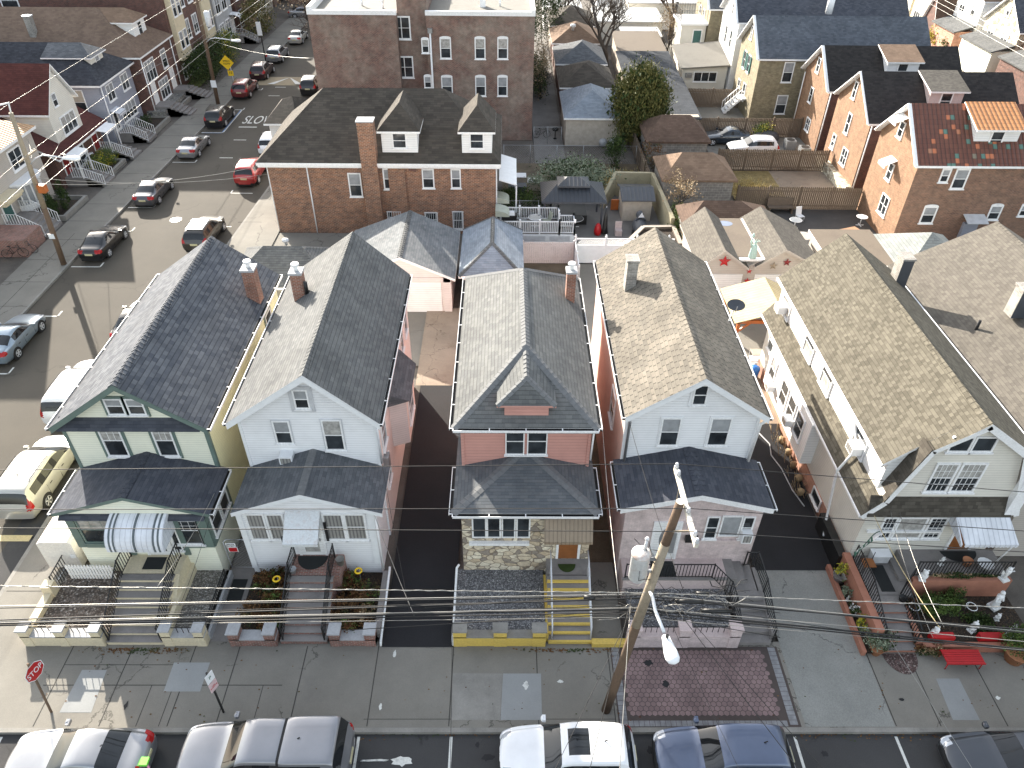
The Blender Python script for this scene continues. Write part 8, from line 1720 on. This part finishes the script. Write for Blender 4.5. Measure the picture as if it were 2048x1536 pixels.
for z, m_, tx, cl in ((2.42, M.whitem, 'P', M.sgreen), (1.9, m_flat('pale_red_white_plate', (.6, .45, .46), .5), 'NO\nPARKING', M.red)):
    n2 = Vector((.9, -.42, 0)).normalized(); r2 = UPV.cross(n2); c = Vector((-10.0, 13.4, z)); b = MB(); b.obox(c, (r2, n2, UPV), (.17, .006, .24)); p_ = b.build('sign_plate', m_, S); text(p_, tx, .2 if tx == 'P' else .075, frame(c+n2*.01, r2, (0, 0, 1)), cl)
S = thing('speed_sign', 'yellow diamond warning sign with 15 plate by the far utility pole', 'road sign', (-30.2, 84.9, .15)); b = MB(); b.beam((-30.2, 84.9, .1), (-30.2, 84.9, 3.0), .06, .06); b.build('post', M.galvl, S)
c = Vector((-30.5, 84.85, 2.75)); b = MB(); r_ = .78; b.face([c+Vector((-r_, 0, 0)), c+Vector((0, 0, -r_)), c+Vector((r_, 0, 0)), c+Vector((0, 0, r_))]); p_ = b.build('sign_plate', M.yel, S); text(p_, 'SPEED\nHUMP', .28, frame(c+Vector((0, -.012, .02)), (1, 0, 0), (0, 0, 1)), M.iron)
c = Vector((-30.3, 84.85, 1.65)); b = MB(); b.box(c.x-.3, c.x+.3, 84.84, 84.86, c.z-.28, c.z+.28); p_ = b.build('speed_plate', M.yel, S); text(p_, '15', .38, frame(c+Vector((0, -.02, .04)), (1, 0, 0), (0, 0, 1)), M.iron)
S = thing('street_lamp', 'dark post with a white sign panel on the west sidewalk far up the street', 'street lamp', (-29.2, 94.6, .15)); b = MB(); b.tube([(-29.2, 94.6, .1), (-29.2, 94.6, 5.2)], .07, 7); b.build('post', M.iron, S); b = MB(); b.box(-29.55, -29.0, 94.5, 94.54, 3.2, 4.7); b.build('sign_plate', M.whitem, S)
# ================================================================ trees and plants
def leaves(name, par, blobs, n, size, m, seed=1, elong=1., up=.0, hollow=.35, droop=0):
    """leaf sized faces scattered through uneven clumps (centre, radii)"""
    rnd = random.Random(seed); v = []; f = []; inv = INV.get(par)
    q = par
    while inv is None and q is not None: q = q.parent; inv = INV.get(q)
    tot = sum(b[1][0]*b[1][1]*b[1][2] for b in blobs)
    for c, r in blobs:
        k = int(n*r[0]*r[1]*r[2]/tot)+4; subs = [(rnd.gauss(0, 1), rnd.gauss(0, 1), rnd.gauss(0, 1)) for _ in range(max(6, k//45))]
        for i in range(k):
            s_ = rnd.choice(subs); L = math.sqrt(sum(a*a for a in s_)) or 1; rad = rnd.uniform(hollow, 1)**.6
            d = [a/L*rad+rnd.gauss(0, .16) for a in s_]
            p = Vector((c[0]+d[0]*r[0], c[1]+d[1]*r[1], c[2]+d[2]*r[2])); 
            if p.z < .05: continue
            a = Vector((rnd.gauss(0, 1), rnd.gauss(0, 1), rnd.gauss(0, 1)+up)).normalized(); b_ = a.cross(Vector((rnd.gauss(0, 1), rnd.gauss(0, 1), rnd.gauss(0, 1)))).normalized(); s = size*rnd.uniform(.6, 1.4)
            a *= s*elong; b_ *= s/elong if elong > 1 else s*.6; p0 = p-a*.5; pp = [p0, p+b_*.5, p+a*.5, p-b_*.5]; k0 = len(v); v += [tuple(inv @ x) if inv else tuple(x) for x in pp]; f.append((k0, k0+1, k0+2, k0+3))
    me = bpy.data.meshes.new(name); me.from_pydata(v, [], f); me.materials.append(m); me.update(); o = bpy.data.objects.new(name, me); col.objects.link(o); o.parent = par; return o
def limbs(name, par, base, h, r, seed, n=5, spread=.6, depth=4, m=None, first=.35, up=.5, lean=(0, 0)):
    rnd = random.Random(seed); b = MB()
    def grow(p, d, L, r_, k):
        pts = [p]; rr = [r_]; q = p.copy(); dd = d.copy()
        for i in range(3):
            dd = (dd+Vector((rnd.gauss(0, .13), rnd.gauss(0, .13), rnd.gauss(0, .06)+.04))).normalized(); q = q+dd*(L/3); pts.append(q.copy()); rr.append(r_*(1-.18*(i+1)))
        b.tube(pts, rr, 6 if r_ > .05 else 4, cap=False)
        if k <= 0: return
        for j in range(n if k > 1 else n-1):
            t = rnd.uniform(.35, 1); o = pts[min(3, int(t*3)+0)].lerp(pts[min(3, int(t*3)+1)], (t*3) % 1) if t < 1 else q
            a = Vector((rnd.gauss(0, 1), rnd.gauss(0, 1), rnd.gauss(0, .5)+up)).normalized(); grow(o, (dd*(1-spread)+a*spread).normalized(), L*rnd.uniform(.5, .78), r_*rnd.uniform(.42, .6), k-1)
    grow(Vector(base), Vector((lean[0], lean[1], 1)).normalized(), h*first, r, depth); return b.build(name, m or M.bark, par)
def bush(name, label, c, r, n, size, m, seed, group=None, extra=None, kind='shrub', m2=None, up=0, **k):
    T = thing(name, label, kind, (c[0], c[1], c[2]-r[2]*.9), 0, group); rnd = random.Random(seed)
    bl = [(c, r)]+[((c[0]+rnd.uniform(-.7, .7)*r[0], c[1]+rnd.uniform(-.7, .7)*r[1], c[2]+rnd.uniform(-.1, .5)*r[2]), (r[0]*.5, r[1]*.5, r[2]*.5)) for _ in range(4)]
    leaves('foliage', T, bl, n, size, m, seed, up=up, **k)
    if m2: leaves('tinted_foliage', T, bl, n//3, size, m2, seed+50, up=up, **k)
    b = MB(); b.tube([(c[0], c[1], max(.05, c[2]-r[2])), (c[0], c[1], c[2])], [.05, .02], 5); b.build('stem', M.bark, T); return T
# big evergreen
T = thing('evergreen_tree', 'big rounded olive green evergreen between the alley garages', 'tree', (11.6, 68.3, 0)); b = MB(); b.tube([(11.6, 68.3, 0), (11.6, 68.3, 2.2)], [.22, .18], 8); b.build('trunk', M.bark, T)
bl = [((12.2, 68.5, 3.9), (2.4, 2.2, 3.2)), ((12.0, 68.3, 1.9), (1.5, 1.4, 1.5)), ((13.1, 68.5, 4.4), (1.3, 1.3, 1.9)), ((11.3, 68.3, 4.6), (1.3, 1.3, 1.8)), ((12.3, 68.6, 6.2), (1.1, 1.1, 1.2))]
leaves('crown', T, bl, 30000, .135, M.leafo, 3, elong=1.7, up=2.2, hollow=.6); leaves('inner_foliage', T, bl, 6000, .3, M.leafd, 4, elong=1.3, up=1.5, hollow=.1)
# bare trees
def bare(label, x, y, h, r, seed, twigs=0, tm=None, group='bare winter trees', n=5, depth=4, spread=.6, first=.35, lean=(0, 0), tr=(2.5, 2.5, 2)):
    T = thing('bare_tree', label, 'tree', (x, y, 0), 0, group); limbs('branches', T, (x, y, 0), h, r, seed, n, spread, depth, first=first, lean=lean)
    if twigs: leaves('dry_leaves', T, [((x+lean[0]*h*.5, y, h*.68), tr)], twigs, .14, tm or M.twig, seed+9, hollow=.1)
    return T
bare('large dark bare tree rising behind the alley garages', 12.1, 93.6, 13, .36, 5, n=5, depth=4, spread=.5, first=.42); bare('second bare tree with thick dark trunk beside the cream gabled house', 22.3, 108, 13, .4, 8, n=4, depth=4, spread=.45)
bare('bare street tree leaning over the side street by the apartment building', -20.4, 92, 13, .3, 14, 1400, M.twig, n=5, depth=4, spread=.65, first=.34, lean=(-.25, 0), tr=(5, 4, 3)); bare('bare street tree farther up the side street', -24.2, 108, 12, .26, 15, 1800, M.twig, n=5, depth=4, spread=.6, lean=(-.1, 0), tr=(5, 4, 3)); bare('bare brown tree at the top end of the side street', -28.6, 116, 12, .25, 16, 2600, m_leaf('brown_twig', (.12, .07, .05), (.22, .14, .1)), n=5, depth=4, tr=(6, 4, 3.5))
bare('small bare tree with tan twigs among the alley garages', 8.6, 109, 9, .2, 17, 1500, M.leaf_ if hasattr(M, 'leaf_') else M.twig, n=5, depth=4, tr=(3, 2.5, 2)); bare('small twiggy tree beside the white picket fence', 19.8, 97, 7, .14, 18, 1500, M.twig, n=5, depth=3, tr=(2, 2, 2)); bare('thin twiggy tree along the alley fence beside the apartments', 3.8, 83, 5.5, .1, 19, 1200, M.twig, n=5, depth=3, tr=(1.2, 3, 1.8))
bare('tall bare shrub of tan stalks behind the concrete wall', 13.0, 52.0, 4.6, .06, 22, 900, M.twig, n=6, depth=3, spread=.5, tr=(1.3, 2.6, 1.2)); bare('bare reddish shrub before the dark brown garage', 12.4, 60.5, 3.4, .06, 23, 700, M.leafb, n=6, depth=3, tr=(1, 2, 1))
B = [('spreading_conifer', 'wide silvery green conifer behind the gazebo', (5.6, 57.9, 1.5), (3.2, 2.2, 1.5), 6500, .16, M.leafs, 31, M.leafd), ('hedge', 'dark green hedge behind the deck and chain link fence', (.9, 54.3, .9), (2.4, 1.4, .95), 5000, .12, M.leafd, 32, M.leafg), ('shrub', 'narrow dark shrub on the chain link fence before the grey blue garage', (9.6, 63.3, 1.4), (.9, .8, 1.5), 2200, .12, M.leafd, 33, M.leafg), ('shrub', 'brown green shrub beside the concrete wall corner', (12.8, 49.5, 1.3), (.7, 2.4, 1.2), 2500, .12, M.leafg, 34, M.twig), ('shrub', 'yellow flowered shrub by the small brown garage', (13.2, 51.4, 1.2), (.9, .6, .7), 900, .1, M.leafy, 35, M.leafg),
 ('evergreen_tree', 'dark evergreen at the right corner of the apartment building', (4.6, 104, 4), (2.6, 3.5, 3.8), 5000, .22, M.leafd, 36, None), ('shrub', 'dark bush along the alley beside the apartments', (3.6, 86, 1.6), (1.1, 6, 1.6), 3500, .16, M.leafd, 37, M.twig),
 ('shrub', 'big dark bush before the brick apartments on the side street', (-34.2, 88.0, 1.9), (1.8, 5.2, 2.0), 8500, .16, M.leafd, 38, None), ('shrub', 'yellow green bush next to the big dark bush up the side street', (-33.9, 95.3, 1.7), (1.5, 2.4, 1.8), 4000, .15, M.leafg, 39, M.leafy), ('shrub', 'brown green bush beyond the grey rowhouse steps', (-33.4, 108, 2.2), (2, 4, 2.4), 4000, .2, M.leafo, 40, M.twig),
 ('shrub', 'round clipped bush beside the red house steps, nearer one', (-35.0, 61.2, .9), (.9, .8, .7), 2000, .09, M.leafg, 41, M.leafy), ('shrub', 'round clipped bush beside the red house steps, farther one', (-34.8, 62.9, .9), (1.0, .8, .7), 2000, .09, M.leafg, 42, M.leafy), ('shrub', 'small dark bush in the blue grey house bed', (-35.2, 72.4, .7), (.8, 1.1, .5), 1200, .1, M.leafd, 43, None),
 ('shrub', 'rounded yellow green bush behind the dark navy sedan', (24.6, 70.0, .9), (1.0, .8, .9), 2200, .1, M.leafg, 44, M.leafy), ('shrub', 'bright yellow bush at the far street', (56.5, 103.5, 1.6), (1.4, 1.4, 1.5), 1800, .2, M.leafy, 45, None), ('shrub', 'dark green bush beside the bright yellow bush', (56.5, 100.2, 1.2), (1.2, 1.2, 1.1), 1200, .2, M.leafg, 46, None), ('shrub', 'small green bush behind the twin garage by the bench', (19.4, 52.8, .6), (1.1, 1.2, .5), 1500, .1, M.leafd, 47, M.leafg)]
for nm, lb, c, r, n, s, m_, sd_, m2 in B: bush(nm, lb, c, r, n, s, m_, sd_, 'bushes of the side street' if c[0] < -30 else None, m2=m2)
for x, y, h, lb in ((-34.6, 51.2, 2.3, 'middle'), (-34.3, 52.6, 2.5, 'farthest'), (-34.9, 49.6+2.2, 1.6, 'shortest')):
    T = thing('columnar_evergreen', f'{lb} of three pointed evergreens before the beige house', 'shrub', (x, y+1.2, .3), 0, 'pointed evergreens'); leaves('foliage', T, [((x, y+1.2, .3+h*.35), (.42, .42, h*.4)), ((x, y+1.2, .3+h*.75), (.22, .22, h*.32))], 2200, .09, M.leafd, int(h*10), up=2, hollow=.5); b = MB(); b.cyl((x, y+1.2, .1), (x, y+1.2, .6), .05, n=6); b.build('stem', M.bark, T)
# front garden shrubs of the white house
for i, (x, y, r, lb, m2) in enumerate(((-9.9, 18.6, .42, 'back left leafy shrub in the left bed', M.leafg), (-9.2, 17.9, .5, 'middle russet shrub in the left bed of the white house', M.leafg), (-9.9, 17.1, .5, 'russet shrub behind the left brick pier', None), (-9.2, 16.8, .42, 'dark russet shrub close to the left brick wall', M.leafg), (-9.4, 18.9, .35, 'glossy dark shrub below the white house window', M.leafd), (-6.3, 18.7, .45, 'green shrub by the right side of the white house landing', M.leafg), (-5.6, 18.0, .5, 'russet and green shrub by the black driveway', M.leafg), (-6.3, 17.4, .42, 'russet shrub beside the right railing', None), (-5.5, 17.0, .4, 'dry tan shrub in the right bed', M.twig), (-6.1, 16.7, .36, 'low shrub behind the right brick wall', M.leafg))): bush('shrub', lb, (x, y, .3+r*.85), (r*1.15, r*1.1, r*.95), 900, .085, M.leafb, 60+i, 'winter shrubs of the white house beds', m2=m2)
for i, (c, r, n, m_, lb, m2) in enumerate((((14.0, 18.95, .95), (.32, .32, .32), 260, M.leafy, 'spiky yellow green plant in a grey pot by the driveway', M.leafg), ((14.05, 18.2, .55), (.2, .35, .25), 300, M.leafs, 'silver leaved plant in the narrow planting strip', None), ((14.05, 17.4, .55), (.2, .35, .25), 300, M.leafd, 'dark plant in the narrow planting strip', M.statue), ((14.1, 16.7, .65), (.25, .3, .35), 260, M.leafy, 'yellow green plant beside the lower steps', M.leafg), ((14.5, 15.95, .75), (.62, .42, .35), 1400, M.leafs, 'silver green bush in a terracotta pot at the foot of the steps', M.leafd), ((19.75, 15.7, 1.0), (.8, .6, .55), 2400, M.leafg, 'dense green bush in the large terracotta pot', M.leafd),
    ((17.3, 17.4, .85), (.75, .5, .4), 2000, M.leafg, 'left green mound below the terrace wall', M.leafd), ((18.1, 17.7, .9), (.5, .35, .45), 1200, M.leafg, 'right green mound below the terrace wall', M.leafd), ((18.7, 16.8, .6), (.6, .5, .2), 1100, M.leafd, 'low ground cover among the statues', M.leafg), ((16.4, 17.5, .7), (.3, .5, .3), 700, M.leafb, 'dark red plant beside the terrace steps', M.leafd), ((16.5, 15.75, .4), (.6, .28, .3), 900, M.leafb, 'tangle of dry plants at the right of the steps', M.twig), ((18.5, 18.25, 1.62), (1.3, .1, .12), 600, M.leafd, 'row of low plants along the terrace wall top', M.twig))):
    bush('garden_plant', lb, c, r, n, .08, m_, 80+i, 'plants of the statue garden', m2=m2, up=.8)
for c, n, lb in (((9.8, 60.2, .25), 2600, 'dry yellow grass tufts behind the concrete wall'), ((20.6, 58.6, .25), 3000, 'dry yellow grass tufts between the timber fences')):
    b = MB(); rnd = random.Random(n)
    for i in range(n):
        x = c[0]+rnd.gauss(0, .9); y = c[1]+rnd.gauss(0, 1.0); a = rnd.uniform(0, PI); h = rnd.uniform(.12, .4); dx, dy = .03*math.cos(a), .03*math.sin(a); lx, ly = rnd.gauss(0, .12), rnd.gauss(0, .12); b.face([(x-dx, y-dy, .08), (x+dx, y+dy, .08), (x+lx, y+ly, h)])
    single('grass_tufts', b, M.straw, lb, 'grass', kind='stuff')
# fallen leaves
b = MB(); rnd = random.Random(4)
for i in range(900):
    q = rnd.random()
    if q < .3: x, y, z = rnd.gauss(-13.9, .8), 15.9-abs(rnd.gauss(0, .12)), .17
    elif q < .5: x, y, z = rnd.uniform(-8, 4.5), 12.72-abs(rnd.gauss(0, .12)), .012
    elif q < .65: x, y, z = rnd.uniform(10, 16), 12.72-abs(rnd.gauss(0, .15)), .012
    elif q < .85: x, y, z = rnd.gauss(2.4, .9), 15.88-abs(rnd.gauss(0, .08)), .17
    else: x, y, z = rnd.uniform(-17, 20), rnd.uniform(13, 15.9), .165
    a = rnd.uniform(0, 6.28); s = rnd.uniform(.02, .05); b.face([(x+s*math.cos(a+t), y+s*.7*math.sin(a+t), z+rnd.uniform(0, .012)) for t in (0, 1.6, 3.1, 4.7)])
single('fallen_leaves', b, M.leafb, 'scattered fallen leaves along kerbs and steps', 'leaves', kind='stuff')
for o in bpy.data.objects:
    if o.type == 'MESH' and not o.data.materials: o.data.materials.append(M.white)
